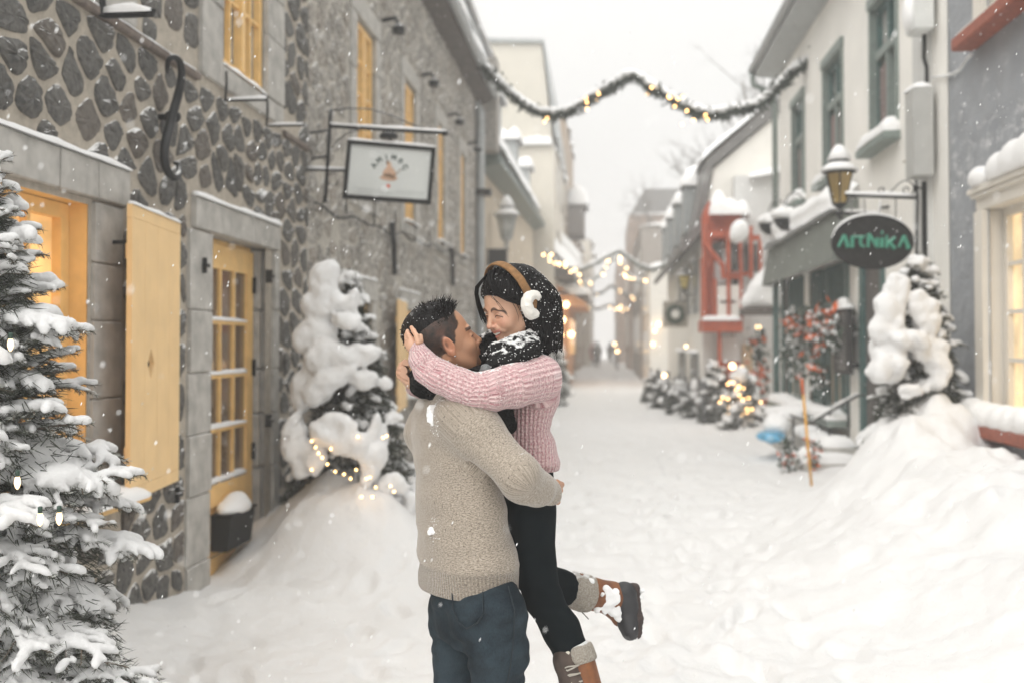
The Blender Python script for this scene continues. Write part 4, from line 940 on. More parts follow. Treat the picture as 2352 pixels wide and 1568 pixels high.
# ================================================================== the couple
def PX(px, D=3.12): return px*D/FP                       # photograph pixels -> metres at distance D
def H(px, py, D): return L(px, py, D)
def nrm(v): v = np.asarray(v, float); return v/np.linalg.norm(v)
def knit(name, c1, c2, scale, ribs, fuzz=.3, bump=.5, dust=None, cspeck=None):
    m = NT(name); u = m.n('Attribute'); u.attribute_name = 'ru'; v = m.n('Attribute'); v.attribute_name = 'rv'
    cmb = m.n('CombineXYZ'); m.l(m.math('MULTIPLY', u.outputs['Fac'], scale[0]), cmb.inputs[0]); m.l(m.math('MULTIPLY', v.outputs['Fac'], scale[1]), cmb.inputs[1])
    n = m.noise(1, 3, vec=cmb.outputs[0], rough=.7); n2 = m.noise(3, 3)
    m.col(m.ramp(n, [(.36, c1), (.64, c2)])).rough(.95)
    if cspeck: m.col(m.mix(m.ramp(m.noise(260, 2), [(.60, 0.), (.66, .8)]), m.basec, cspeck))
    m.b.inputs['Sheen Weight'].default_value = fuzz; m.b.inputs['Sheen Roughness'].default_value = .5; m.b.inputs['Specular IOR Level'].default_value = .15
    if ribs:
        s = m.math('SINE', m.math('MULTIPLY', u.outputs['Fac'], 2*math.pi/ribs)); a = m.n('Attribute'); a.attribute_name = 'rib'
        w = m.math('SINE', m.math('MULTIPLY', v.outputs['Fac'], 2*math.pi/(ribs*.8)))
        hh = m.math('MULTIPLY', m.math('ADD', s, m.math('MULTIPLY', w, .35)), a.outputs['Fac'])
        m.bump(hh, bump, ribs*.22)
        m.col(m.mix(m.math('MULTIPLY', m.math('MULTIPLY_ADD', s, -.5, .5), m.math('MULTIPLY', a.outputs['Fac'], .35)), m.basec, tuple(np.array(c1)*.55)))
    m.bump(m.noise(420, 2), .5, .002)
    if dust: m.dust(*dust)
    return m.m
def skinmat(name):
    m = NT(name); a = m.n('Attribute'); a.attribute_name = 'tint'; n = m.noise(60, 3)
    m.col(m.mix(m.ramp(n, [(.3, .0), (.7, .12)]), a.outputs['Color'], (.45, .2, .12))).rough(.5)
    m.b.inputs['Subsurface Weight'].default_value = .12; m.b.inputs['Subsurface Radius'].default_value = (.012, .005, .003); m.b.inputs['Subsurface Scale'].default_value = .6
    m.bump(m.noise(300, 2), .12, .001); return m.m
M['skin'] = skinmat('skin')
def hairmat(name, c=(.0035, .003, .003), vec_scale=(140, 140, 12)):
    m = NT(name); n = m.noise(1, 3, vec=m.mapv(vec_scale), rough=.6); m.col(m.ramp(n, [(.3, c), (.75, tuple(np.array(c)*3.2))])).rough(.42)
    m.b.inputs['Specular IOR Level'].default_value = .16; m.bump(n, 1., .01); return m.m
M['hair'] = hairmat('black_hair')
M['hairs'] = simple('hair_strand', (.006, .005, .005), .5, .2, spec=.15)
def ribcoords(V, chains, torso):
    """around/along coordinates for knitted cloth: chains = list of (pts, radii), torso = centre line"""
    best = np.full(len(V), 1e9); ru = np.zeros(len(V)); rv = np.zeros(len(V)); off = 0
    for P, r_ in [torso]+chains:
        P = np.asarray(P, float); acc = 0
        for i in range(len(P)-1):
            a, b = P[i], P[i+1]; d = b-a; Ld = np.linalg.norm(d); d = d/Ld
            t = np.clip((V-a)@d, 0, Ld); q = V-a-t[:, None]*d; rr = r_[i]+(r_[i+1]-r_[i])*t/Ld
            dist = np.linalg.norm(q, axis=1)-rr
            e1 = nrm(np.cross(d, (0.31, .9, .12))); e2 = np.cross(d, e1)
            ang = np.arctan2(q@e2, q@e1); m = dist < best
            best[m] = dist[m]; ru[m] = ang[m]*np.mean(r_)+off; rv[m] = (acc+t)[m]+off*3; acc += Ld
        off += 2
    return ru, rv
def head(s, C, Mx, sc, smile=0, k=.008, ears=True, slim=1.0):
    def P(*p): return C+Mx@(np.array(p)*sc)
    def E(c, r, k_=k, op='add', Q=None): s.ell(P(*c), np.array(r)*sc, Mx if Q is None else Mx@Q, k_, op)
    def K(a, b, ra, rb, k_=k, op='add'): s.cap(P(*a), P(*b), ra*sc, rb*sc, k_, op)
    E((-.018, 0, .036), (.096, .078, .084), 0); E((.022, 0, -.02), (.066, .062*slim, .088), .03)
    E((.034, 0, -.072), (.048, .046*slim, .038), .03); E((.072, 0, -.098), (.016, .018, .014), .018)
    for y in (-1, 1):
        K((-.012, .058*y*slim, -.045), (.045, .034*y*slim, -.092), .018, .016, .02)       # jaw line
        E((.058, .036*y, -.034), (.024, .022, .022+.004*smile), .02)             # cheek
        E((.076, .025*y, .014), (.010, .024, .008), .012)                         # brow ridge
        E((.0925, .030*y, -.006), (.013, .017, .010), .012, 'sub')               # socket
        E((.0745, .030*y, -.007), (.011, .0155, .010), .004)                     # eye with lids
    K((.084, 0, .004), (.1035, 0, -.034), .0065, .0095, .008); E((.1045, 0, -.036), (.0095, .010, .008), .006)
    for y in (-1, 1): E((.094, .0115*y, -.040), (.009, .0065, .0065), .005)
    for y in (-1, 1): E((.101, .006*y, -.0475), (.004, .003, .003), .003, 'sub')
    E((.084, 0, -.056), (.012, .022, .012), .012)                                # philtrum bulk
    if smile:
        for y in (-1, 1):
            K((.0925, 0, -.0615), (.080, .024*y, -.0555), .0042, .0028, .003)    # upper lip drawn up at the corners
            K((.0895, 0, -.0775), (.078, .022*y, -.061), .0050, .0028, .003)
            K((.088, .016*y, -.048), (.076, .033*y, -.062), .004, .004, .008)
        K((.0905, -.014, -.0685), (.0905, .014, -.0685), .0055, .0055, .002, 'sub')
        for y in (-1, 1): K((.0905, .012*y, -.068), (.084, .020*y, -.0625), .0045, .003, .002, 'sub')
    else:
        for y in (-1, 1):
            K((.0945, .004*y, -.0625), (.081, .021*y, -.065), .0048, .0025, .003)
            K((.0925, .003*y, -.0725), (.081, .019*y, -.067), .0058, .0025, .003)
        K((.099, -.02, -.0675), (.099, .02, -.0675), .0022, .0022, .002, 'sub')
    if ears:
        for y in (-1, 1):
            c, r_ = (-.012, .080*y, -.010), .0
            Q = np.array(Matrix.Rotation(R(24)*y, 3, 'Z') @ Matrix.Rotation(R(-12), 3, 'Y'))
            E(c, (.019, .0065, .031), .006, 'add', Q)
            E((-.010, .0865*y, -.006), (.011, .005, .019), .003, 'sub', Q)
            E((-.006, .083*y, -.034), (.008, .005, .009), .004)
            E((-.001, .082*y, -.014), (.005, .004, .007), .003)
    return P
def canon(V, C, Mx, sc): return (V-C)@Mx/sc
def flecks(name, V, parent, base, n, r0, r1, seed, mask=None, mat=None):
    r = np.random.default_rng(seed); idx = np.arange(len(V)) if mask is None else np.where(mask)[0]
    if len(idx) == 0: return
    m = MB()
    for i in r.choice(idx, n):
        m.ico(V[i]+r.normal(size=3)*.0012, (r.uniform(r0, r1), r.uniform(r0, r1), r.uniform(r0, r1)*.8), 1, .7)
    o = raw(name, m.arrays()[0]-base, m.arrays()[1], mat or M['snow'], parent); o['kind'] = 'stuff'; return o
def hand(s, wrist, palm, pr, PM, fingers, thumb, k=.004):
    s.cap(wrist, palm, .024, .022, .015); s.ell(palm, pr, PM, .008)
    for f in fingers: s.chain(f[0], f[1], k)
    s.chain(thumb[0], thumb[1], .006)

# ------------------------------------------------------------------ man
mbase = H(1100, 1960, 3.12); mbase[2] = .0
man = empty('person', tuple(l2w(mbase)), YAW, label='man in an oatmeal knit sweater and dark jeans lifting the woman in his arms', cat='person')
def mp(name, V, F, mat, smooth=True, attrs=None, parent=None): return raw(name, np.asarray(V)-mbase, F, mat, parent or man, smooth, attrs)
hc = H(1019, 785, 3.13); ps, pt = R(19), R(21)
fw = np.array((math.cos(pt)*math.cos(ps), math.cos(pt)*math.sin(ps), math.sin(pt))); lf = np.array((-math.sin(ps), math.cos(ps), 0)); MM = np.stack([fw, lf, np.cross(fw, lf)], 1); msc = 1.05
s = SDF(hc-np.array((.16, .16, .26)), hc+np.array((.17, .17, .17)), .0023)
P = head(s, hc, MM, msc); s.cap(P(-.03, 0, -.05), H(1030, 905, 3.14), .054, .062, .02)
hv = s.mesh(); hv = (smoothv(*hv, 1), hv[1])
A25 = R(30)+R(-90)      # his shoulder axis (towards his right, the camera side)
ax_r = np.array((.5, -.87, 0)); ang_t = math.atan2(-.87, .5)
def TS(rows, D0=3.12): 
    o_ = []
    for py, cx, a, b in rows: q = H(cx, py, D0); o_.append((q[2], q[0], q[1], a, b, ang_t))
    return o_
s = SDF(H(900, 2000, 3.12)-np.array((.1, .45, .05)), H(1330, 830, 3.12)+np.array((.1, .45, .1)), .008)
s.loft(TS([(1370, 1080, .15, .1), (1200, 1060, .15, .09), (1000, 1035, .16, .08), (935, 1030, .10, .07), (880, 1028, .055, .055)]), .0)
legs = {'near': [H(1118, 1370, 3.03), H(1140, 1650, 3.02), H(1136, 1925, 3.10)], 'far': [H(1050, 1370, 3.22), H(1050, 1650, 3.19), H(1030, 1915, 3.26)]}
for L__ in legs.values(): s.chain(L__, [.06, .045, .035], .01); s.cap(L__[2], L__[2]+np.array((.14, .05, -.03)), .04, .035, .02)
armN = [H(1088, 985, 2.96), H(1190, 1088, 2.87), H(1262, 1130, 3.03)]; armF = [H(985, 990, 3.27), H(1090, 1090, 3.40), H(1205, 1120, 3.43)]
for A_ in (armN, armF): s.chain(A_, [.05, .038, .028], .01)
bv = s.mesh()
s = SDF(H(1225, 1190, 3.0)-.06, H(1310, 1080, 3.3)+.08, .0023)
w0_ = H(1262, 1130, 3.04); hd_ = []
for i in range(4):
    y_ = 1108+13*i; a = H(1279-i*1.5, y_, 3.09); b = H(1289-i*3, y_+4, 3.13); c = H(1284-i*4, y_+7, 3.165); d = H(1272-i*4, y_+9, 3.185)
    hd_.append(([H(1270, 1122+6*i, 3.07), a, b, c, d], [.010, .0105, .0095, .0085, .007]))
hand(s, w0_, H(1270, 1132, 3.07), (.020, .030, .034), np.eye(3), hd_, ([H(1262, 1112, 3.05), H(1258, 1098, 3.07), H(1252, 1088, 3.10)], [.011, .010, .008]))
h1 = s.mesh()
s = SDF(H(1190, 1190, 3.4)-.06, H(1290, 1060, 3.4)+.08, .004)
hand(s, H(1205, 1120, 3.43), H(1228, 1122, 3.41), (.034, .016, .03), np.eye(3), [([H(1232, 1105+12*i, 3.41), H(1246, 1106+12*i, 3.385), H(1258, 1108+12*i, 3.36)], [.010, .009, .007]) for i in range(4)], ([H(1222, 1105, 3.42), H(1230, 1088, 3.40)], [.011, .009]))
h2 = s.mesh()
V, F = joinVF([hv, bv, h1, h2]); c = canon(V, hc, MM, msc)
SK = np.array((.46, .245, .145)); tint = np.tile(SK, (len(V), 1))
x, y, z = c.T; ishead = (np.arange(len(V)) < len(hv[0]))
xb = np.interp(z, [-.09, -.045, -.03, -.018, .0, .025, .036, .05, .07, .1, .13], [-.045, -.040, -.034, .010, .018, .026, .044, .046, .050, .055, .06])
nzv = fbm(c*90, 2)*.006
hairm = ishead*ss(.004, -.004, x-xb+nzv)*ss(-.088, -.075, z)*(1-ss(.0, .003, np.abs(y)-.0795)*(x > -.034)*(z < .025))
fade = ss(-.06, .025, z+.35*np.maximum(-x-.03, 0)); hc_ = np.array((.055, .038, .028))[None]*(1-fade[:, None])+np.array((.016, .013, .011))[None]*fade[:, None]
hc_ = hc_*(1+.5*fbm(c*np.array((120, 120, 260)), 2)[:, None])
tint = tint*(1-hairm[:, None])+hc_*hairm[:, None]
ear = ishead*ss(.076, .083, np.abs(y))*(np.abs(x+.01) < .025); tint = tint*(1-.45*ear[:, None])+np.array((.44, .15, .075))*.45*ear[:, None]
lips = ishead*ss(.086, .091, x)*ss(.011, .007, np.abs(z+.067)); tint = tint*(1-.6*lips[:, None])+np.array((.36, .12, .09))*.6*lips[:, None]
eyez = -.007; lash = 1.*ishead*(x > .068)*ss(.0028, .0012, np.abs(z-eyez+.25*(np.abs(y)-.03)**2/.01))*ss(.0165, .014, np.abs(np.abs(y)-.030)); tint = tint*(1-lash[:, None])+np.array((.015, .01, .01))*lash[:, None]
brow = ishead*(x > .055)*ss(.0065, .004, np.abs(z-.0155+.10*np.abs(np.abs(y)-.03)))*ss(.024, .018, np.abs(np.abs(y)-.031)); tint = tint*(1-.92*brow[:, None])+np.array((.018, .014, .012))*.92*brow[:, None]
mp('body', V, F, M['skin'], attrs={'tint': tint})
# top hair: clumped, spiky tufts over a dark underlayer
r = np.random.default_rng(11)
s = SDF(hc-.16, hc+.17, .003); s.ell(P(-.020, 0, .047), np.array((.100, .078, .084)), MM, 0)
def cut(Pt):
    c = canon(Pt, hc, MM, msc); lim = np.interp(c[:, 0], [-.11, -.06, 0, .035, .055], [-.005, .028, .050, .064, .085]); return lim-c[:, 2]
Xg = np.stack(np.meshgrid(*s.ax, indexing='ij'), -1).reshape(-1, 3); s.f = np.maximum(s.f, cut(Xg).reshape(s.f.shape)+fbm(Xg*120, 2).reshape(s.f.shape)*.006).astype(np.float32)
V, F = s.mesh(); hairobj = mp('hair', V, F, M['hair'])
tv = []; clump = r.normal(size=(60, 3))
V0 = []; F0 = []; n0 = 0
mbh = MB()
cc = canon(V, hc, MM, msc); top = np.where((cc[:, 2] > np.interp(cc[:, 0], [-.11, -.06, 0, .05, .075], [.0, .034, .058, .07, .084])))[0]
cl_c = cc[r.choice(top, 55)]
for i in r.choice(top, 1500):
    p = cc[i]; nr_ = nrm(p-np.array((-.02, 0, .02))); kx = np.argmin(((cl_c-p)**2).sum(1)); cl = cl_c[kx]
    frontness = float(ss(-.06, .06, p[0])); ln = (.011+.020*frontness)*r.uniform(.6, 1.3)*(.65+.75*((kx*37) % 10)/10)
    d = nr_*(.35+.75*frontness)+np.array((.35, 0, .45*frontness))+(cl-p)*14+r.normal(size=3)*.22+np.array((-.9*(1-frontness), 0, -.1))
    d = nrm(d); a = p-nr_*.002; b = a+d*ln*.55; c2 = b+nrm(d+np.array((.25, 0, .1))+r.normal(size=3)*.2)*ln*.45
    mbh.tube([hc+MM@a, hc+MM@b, hc+MM@c2], [.0014, .0011, .0003], 3, False)
hh_ = np.where((hairm > .6) & (c[:, 2] > -.03) & (c[:, 1] < .05))[0]
for i in r.choice(hh_, 1500):
    p = c[i]; w_ = float(ss(-.02, .05, p[2])); nr_ = nrm(p-np.array((-.02, 0, .02))); d = nrm(nr_*.7+np.array((-.5, 0, -.5+.9*w_))+r.normal(size=3)*.25); a = p; b = a+d*(.0025+.006*w_)
    mbh.tube([hc+MM@a, hc+MM@b], [.0007+.0004*w_, .0003], 3, False)
a_, f_ = mbh.arrays(); o = mp('hair_tuft', a_, f_, M['hairs'], False, parent=man); o['kind'] = 'stuff'
tipm = (cc[:, 2] > .05)
flecks('snow_fleck', V, man, mbase, 150, .0007, .0019, 5, mask=(cc[:, 0] < .05) & (cc[:, 2] > .0) & (cc[:, 1] < .03))
m_ = MB(); q = hc+MM@np.array((-.004, -.088, -.045)); m_.ico(q, .0035, 2); mp('ear_ring', *m_.arrays(), simple('silver', (.7, .7, .7), .25, metal=1.0), True)
# sweater
SWr = [(1348, 1076, .196, .143), (1296, 1075, .198, .143), (1286, 1074, .208, .146), (1240, 1068, .205, .134), (1200, 1060, .200, .127), (1100, 1050, .195, .114), (1000, 1036, .198, .106), (955, 1034, .190, .098), (925, 1032, .155, .088), (900, 1030, .105, .075), (885, 1030, .08, .066)]
s = SDF(H(915, 1370, 3.12)-np.array((.05, .42, .02)), H(1300, 860, 3.12)+np.array((.05, .42, .05)), .0052)
s.loft(TS(SWr), 0); s.chain([H(1060, 958, 2.985), *armN[:1]], [.085, .078], .05); s.chain(armN, [.076, .056, .042], .03); s.cap(H(1205, 1118, 2.90), H(1235, 1128, 2.96), .05, .046, .03)
s.chain([H(1010, 958, 3.25), armF[0]], [.08, .075], .05); s.chain(armF, [.075, .056, .042], .03)
s.cap(H(1090, 1066, 2.93), H(1150, 1092, 2.9), .006, .009, .022, 'sub')
for (p0, p1, rr) in (((1085, 1060, 2.93), (1110, 1110, 2.9), .006), ((1100, 1075, 2.93), (1080, 1130, 2.93), .004)):
    s.cap(H(*p0), H(*p1), rr, rr*.6, .016, 'sub')
hemz0 = H(1075, 1292, 3.12)[2]
def wr(Pt):
    q = Pt.copy(); q2 = np.stack([q[:, 0]*5+q[:, 2]*9, q[:, 1]*7, q[:, 2]*17-q[:, 0]*11], 1); w1 = vnoise(q2+3); return .012*w1*(np.abs(w1) > 0)+.010*vnoise(np.stack([q[:, 0]*6, q[:, 1]*6, q[:, 2]*30-q[:, 0]*6], 1)+8)*ss(hemz0+.30, hemz0+.06, q[:, 2])+.003*vnoise(q*26)-.003*np.exp(-((Pt[:, 2]-H(1075, 1292, 3.12)[2])/.012)**2)*0
s.mod(wr); V, F = s.mesh(); V = smoothv(V, F, 1)
hemz = H(1075, 1292, 3.12)[2]
ru, rv = ribcoords(V, [([*armN], [.076, .056, .042]), ([*armF], [.076, .056, .042])], ([H(1076, 1348, 3.12), H(1032, 900, 3.12)], [.16, .14]))
rib = np.where(V[:, 2] < hemz+.002*np.sin(ru*40), 1., .0)
M['oat'] = knit('oatmeal_knit', (.19, .155, .118), (.45, .395, .33), (150, 330), .0085, .35, .7, (.88, 1.05, 60, .4), (.09, .07, .055))
mp('sweater', V, F, M['oat'], attrs={'ru': ru, 'rv': rv, 'rib': rib})
# snow stuck on his back
for pt_, rr in (((982, 940, 2.985), (.022, .006, .02)), ((990, 958, 2.985), (.018, .006, .022)), ((972, 955, 2.99), (.010, .005, .020)), ((1004, 962, 2.975), (.008, .005, .022)), ((975, 1222, 2.985), (.018, .006, .008)), ((962, 1215, 2.99), (.008, .006, .012)), ((1045, 928, 2.97), (.04, .012, .006))):
    q = H(*pt_); i = np.argmin(((V-q)**2).sum(1)); s = SDF(V[i]-.06, V[i]+.06, .003); s.ell(V[i], rr, None, 0); s.mod(lambda p: .010*fbm(p*130, 3)); a_, f_ = s.mesh()
    if len(a_): mp('snow_patch', a_, f_, M['snow'])
pcs = np.array([H(985, 948, 2.985), H(975, 1220, 2.985), H(1045, 930, 2.97), H(995, 965, 2.98)]); dm_ = np.min([((V-q)**2).sum(1) for q in pcs], 0)
flecks('snow_fleck', V, man, mbase, 260, .0006, .0020, 15, mask=(dm_ < .0028))
# jeans
s = SDF(H(930, 2000, 3.12)-np.array((.05, .3, .0)), H(1260, 1300, 3.12)+np.array((.05, .3, .02)), .0052)
s.loft(TS([(1470, 1100, .165, .112), (1420, 1096, .180, .125), (1370, 1088, .182, .128), (1330, 1083, .176, .124)]), 0)
s.chain([H(1118, 1400, 3.02), H(1146, 1500, 2.99), H(1141, 1640, 3.01), H(1140, 1760, 3.06), H(1136, 1905, 3.10)], [.100, .088, .072, .068, .060], .02)
s.chain([H(1052, 1400, 3.22), H(1052, 1520, 3.20), H(1052, 1640, 3.19), H(1045, 1760, 3.24), H(1030, 1900, 3.26)], [.098, .080, .070, .066, .060], .02)
s.cap(H(1105, 1400, 3.0), H(1140, 1400, 2.98), .09, .085, .04)
def wj(Pt): return .006*vnoise(Pt*np.array((8, 8, 30))+1)*ss(.95, .7, Pt[:, 2])+.010*vnoise(Pt*np.array((6, 6, 26))+9)*ss(.62, .5, Pt[:, 2])+.016*vnoise(np.stack([Pt[:, 0]*7+Pt[:, 2]*6, Pt[:, 1]*6, Pt[:, 2]*38-Pt[:, 0]*20], 1)+4)+.0015*vnoise(Pt*40)
s.mod(wj)
s.cap(H(1085, 1455, 3.05), H(1078, 1568, 3.02), .006, .008, .012, 'sub')
for (p0, p1, rr) in (((1010, 1372, 3.1), (1075, 1392, 3.0), .004), ((1000, 1400, 3.1), (1060, 1440, 3.0), .004), ((1130, 1400, 2.93), (1200, 1440, 2.9), .004), ((1110, 1480, 2.93), (1195, 1462, 2.9), .005), ((1110, 1540, 2.93), (1190, 1515, 2.9), .005), ((1030, 1500, 3.1), (1075, 1520, 3.05), .005), ((1025, 1550, 3.1), (1070, 1560, 3.05), .005)):
    pass
V, F = s.mesh(); V = smoothv(V, F, 1)
jm = NT('dark_denim'); n = jm.noise(7, 5, rough=.65); n2 = jm.noise(1, 3, vec=jm.mapv((400, 400, 120)))
jm.col(jm.mix(.25, jm.ramp(n, [(.38, (.005, .009, .013)), (.62, (.026, .040, .050))]), jm.ramp(n2, [(.3, (.012, .02, .027)), (.7, (.05, .07, .085))]))).rough(.85); jm.bump(n2, .4, .002); jm.b.inputs['Specular IOR Level'].default_value = .15; 
jeans = mp('jeans', V, F, jm.m)
# back pocket and seams laid on the denim
m_ = MB()
def onj(px, py, off=.0025):
    d = np.array(ldir(px, py)); d = d/d[1]; best = None
    t = V/V[:, 1:2]; e = (t[:, 0]-d[0])**2+(t[:, 2]-CAMZ/V[:, 1]-d[2]*1.0)**2 if False else ((V-(np.array((0, 0, CAMZ))+d*V[:, 1:2]))**2)[:, [0, 2]].sum(1)
    c_ = np.where(e < .012**2)[0]
    i = c_[np.argmin(V[c_, 1])] if len(c_) else np.argmin(e)
    p = np.array((0, 0, CAMZ))+d*(V[i, 1]-off); return p
pk = [(1038, 1352), (1040, 1395), (1052, 1428), (1072, 1443), (1096, 1430), (1110, 1408), (1108, 1358)]
def dens(pts, n=8):
    o_ = []
    for a, b in zip(pts, pts[1:]): o_ += [(a[0]+(b[0]-a[0])*t, a[1]+(b[1]-a[1])*t) for t in np.linspace(0, 1, n, endpoint=False)]
    return o_+[pts[-1]]
m_.tube(np.array([onj(*p, .001) for p in dens(pk)]), .0022, 5)
mp('pocket', *m_.arrays(), simple('denim_seam', (.01, .017, .023), .9), True, parent=man)
m_ = MB(); m_.tube(np.array([onj(*p, .001) for p in dens([(1168, 1345), (1182, 1400), (1180, 1460), (1172, 1530), (1165, 1566)])]), .0022, 5); mp('side_seam', *m_.arrays(), simple('denim_seam2', (.01, .017, .023), .9), True)
# boots
for k_, L__ in legs.items():
    s = SDF(L__[2]-.2, L__[2]+.3, .007); a = L__[2]+np.array((-.01, 0, -.0)); s.cap(a+np.array((0, 0, .05)), a, .055, .05, .02); s.cap(a+np.array((-.02, 0, -.035)), a+np.array((.16, .07, -.045)), .042, .04, .03)
    fl = L__[2][2]-.075; s.f[:, :, :max(1, int((fl-s.lo[2])/.007))] = 1; a_, f_ = s.mesh(); mp('boot', a_, f_, M['black_plain'])
# scarf
def fluffy(name, col, c2, dustp):
    m = NT(name); n = m.noise(180, 4, rough=.7); m.col(m.ramp(n, [(.35, col), (.7, c2)])).rough(1.); m.bump(n, .9, .006); m.bump(m.noise(45, 4), .8, .015); m.b.inputs['Sheen Weight'].default_value = .0
    m.b.inputs['Specular IOR Level'].default_value = .1; m.dust(*dustp); return m.m
M['scarf'] = fluffy('black_fur', (.006, .006, .006), (.022, .022, .022), (1.2, 1.35, 25, .5)); M['scarf_snow'] = fluffy('snowy_black_fur', (.006, .006, .006), (.03, .03, .03), (.62, .86, 55, 1.3))
s = SDF(H(930, 930, 3.1)-.06, H(1140, 820, 3.3)+.1, .004)
s.chain([H(*p) for p in ((1118, 850, 3.16), (1092, 868, 3.06), (1055, 872, 3.02), (1020, 885, 3.0), (990, 893, 3.02), (970, 885, 3.09), (964, 868, 3.17), (975, 850, 3.25), (1020, 845, 3.27), (1080, 845, 3.25), (1118, 850, 3.16))], [.026, .03, .034, .036, .036, .036, .034, .032, .034, .032, .026], .01)
s.mod(lambda p: .007*fbm(p*60, 2)); a_, f_ = s.mesh(); mp('scarf', a_, f_, M['scarf'])
s = SDF(H(1117, 857, 3.0)-.06, H(1117, 857, 3.0)+.06, .003); s.ell(H(1118, 853, 3.0), (.022, .02, .024), None, 0); s.mod(lambda p: .006*fbm(p*50, 2)); a_, f_ = s.mesh(); mp('collar', a_, f_, fluffy('grey_lining', (.18, .19, .19), (.30, .31, .31), (1.2, 1.3, 20, .2)))

# ------------------------------------------------------------------ woman
wbase = H(1230, 1700, 3.2); wbase[2] = .0
wom = empty('person', tuple(l2w(wbase)), YAW, label='laughing woman in a pink chunky sweater and earmuffs held up in the man\'s arms', cat='person')
def wp(name, V, F, mat, smooth=True, attrs=None, parent=None): return raw(name, np.asarray(V)-wbase, F, mat, parent or wom, smooth, attrs)
wc = H(1173, 701, 3.15); al, pt = R(35), R(-22)
hf = np.array((-math.cos(al), -math.sin(al), 0)); fw = hf*math.cos(pt)+np.array((0, 0, math.sin(pt))); lf = np.cross((0, 0, 1), hf); WM = np.stack([fw, lf, np.cross(fw, lf)], 1); wsc = .95
s = SDF(wc-np.array((.16, .16, .22)), wc+np.array((.16, .16, .15)), .0021)
P = head(s, wc, WM, wsc, smile=1, ears=False, slim=.96); s.cap(P(-.03, 0, -.05), H(1205, 850, 3.24), .045, .05, .02)
hv = s.mesh(); hv = (smoothv(*hv, 1), hv[1])
ang_w = math.atan2(-.87, .5)
def TW(rows, D0=3.24):
    o_ = []
    for py, cx, a, b in rows: q = H(cx, py, D0); o_.append((q[2], q[0], q[1], a, b, ang_w))
    return o_
nleg = [H(1222, 1150, 3.13), H(1247, 1372, 3.16), H(1318, 1530, 3.12), H(1360, 1650, 3.10)]
fleg = [H(1180, 1150, 3.34), H(1215, 1325, 3.30), H(1425, 1372, 3.44)]
armL = [H(1236, 868, 3.08), H(1180, 882, 3.0), H(1130, 897, 2.95), H(1090, 898, 2.94), H(1050, 881, 2.94), H(1010, 863, 2.94), H(985, 848, 2.95), H(968, 824, 2.96), H(959, 800, 2.98)]
armLr = [PX(56), PX(50), PX(43), PX(37), PX(36), PX(35), PX(31), PX(25.5), PX(20)]
armR = [H(1170, 862, 3.42), H(1060, 890, 3.44), H(985, 893, 3.34), H(952, 890, 3.24)]; armRr = [.07, .05, .042, .030]
s = SDF(H(930, 1760, 3.2)-np.array((.05, .3, .02)), H(1480, 800, 3.2)+np.array((.05, .35, .02)), .007)
s.loft(TW([(1190, 1185, .13, .08), (1000, 1195, .11, .07), (880, 1207, .13, .07), (845, 1208, .07, .05)]), 0)
s.chain(nleg, [.045, .035, .03, .03], .01); s.cap(nleg[3], H(1300, 1760, 3.06), .035, .03, .01); s.chain(fleg, [.045, .035, .03], .01)
s.chain(armL, [x_*.7 for x_ in armLr], .01); s.chain(armR, [x_*.7 for x_ in armRr], .01)
bv = s.mesh()
s = SDF(H(925, 830, 2.97)-.04, H(985, 740, 2.97)+.09, .0021)
fg = [([H(960, 786, 2.955), H(957, 772, 2.960), H(950, 760, 2.98), H(945, 752, 3.0)], [.0082, .0076, .0070, .0058]),
      ([H(946, 784, 2.975), H(940, 772, 2.985), H(936, 765, 3.0), H(936, 760, 3.02)], [.0082, .0076, .0070, .0058]),
      ([H(942, 790, 2.99), H(935, 778, 3.005), H(934, 770, 3.02), H(936, 764, 3.04)], [.0085, .0080, .0072, .006]),
      ([H(940, 800, 3.0), H(934, 790, 3.02), H(934, 782, 3.04), H(937, 776, 3.055)], [.008, .0072, .0065, .0055])]
hand(s, H(959, 803, 2.98), H(948, 793, 2.985), (.017, .024, .024), np.eye(3), fg, ([H(958, 795, 2.97), H(965, 783, 2.965), H(966, 772, 2.975)], [.0095, .0085, .007]))
h1 = s.mesh()
s = SDF(H(900, 905, 3.17)-.03, H(965, 815, 3.17)+.07, .0021)
fg = [([H(922, 838, 3.16), H(931, 831, 3.145), H(940, 840, 3.13), H(946, 856, 3.135)], [.0095, .0088, .0080, .0068]),
      ([H(918, 846, 3.165), H(928, 848, 3.14), H(938, 859, 3.13), H(950, 869, 3.14)], [.0092, .0088, .0080, .0066]),
      ([H(917, 855, 3.17), H(925, 860, 3.145), H(939, 871, 3.135), H(954, 879, 3.145)], [.009, .0085, .0078, .0064]),
      ([H(919, 865, 3.175), H(927, 871, 3.155), H(939, 880, 3.15), H(951, 885, 3.155)], [.0085, .0078, .0070, .006])]
hand(s, H(953, 886, 3.24), H(926, 856, 3.185), (.020, .024, .026), np.eye(3), fg, ([H(934, 838, 3.18), H(941, 836, 3.16), H(950, 843, 3.15)], [.010, .0085, .007]))
h2 = s.mesh()
V, F = joinVF([hv, bv, h1, h2]); c = canon(V, wc, WM, wsc); x, y, z = c.T; ishead = (np.arange(len(V)) < len(hv[0]))
tint = np.tile(np.array((.56, .335, .225)), (len(V), 1))
def paint(mask, col, a=1.):
    global tint
    mask = np.clip(mask, 0, 1)[:, None]*a; tint = tint*(1-mask)+np.array(col)*mask
isbody = ~ishead & (np.arange(len(V)) > len(hv[0])+len(bv[0])-1)
paint(ishead*np.exp(-(((x-.07)/.03)**2+((np.abs(y)-.038)/.018)**2+((z+.03)/.018)**2)), (.60, .25, .18), .5)
paint(ishead*(x > .085)*np.exp(-((z+.037)/.012)**2)*(np.abs(y) < .02), (.58, .26, .19), .35)
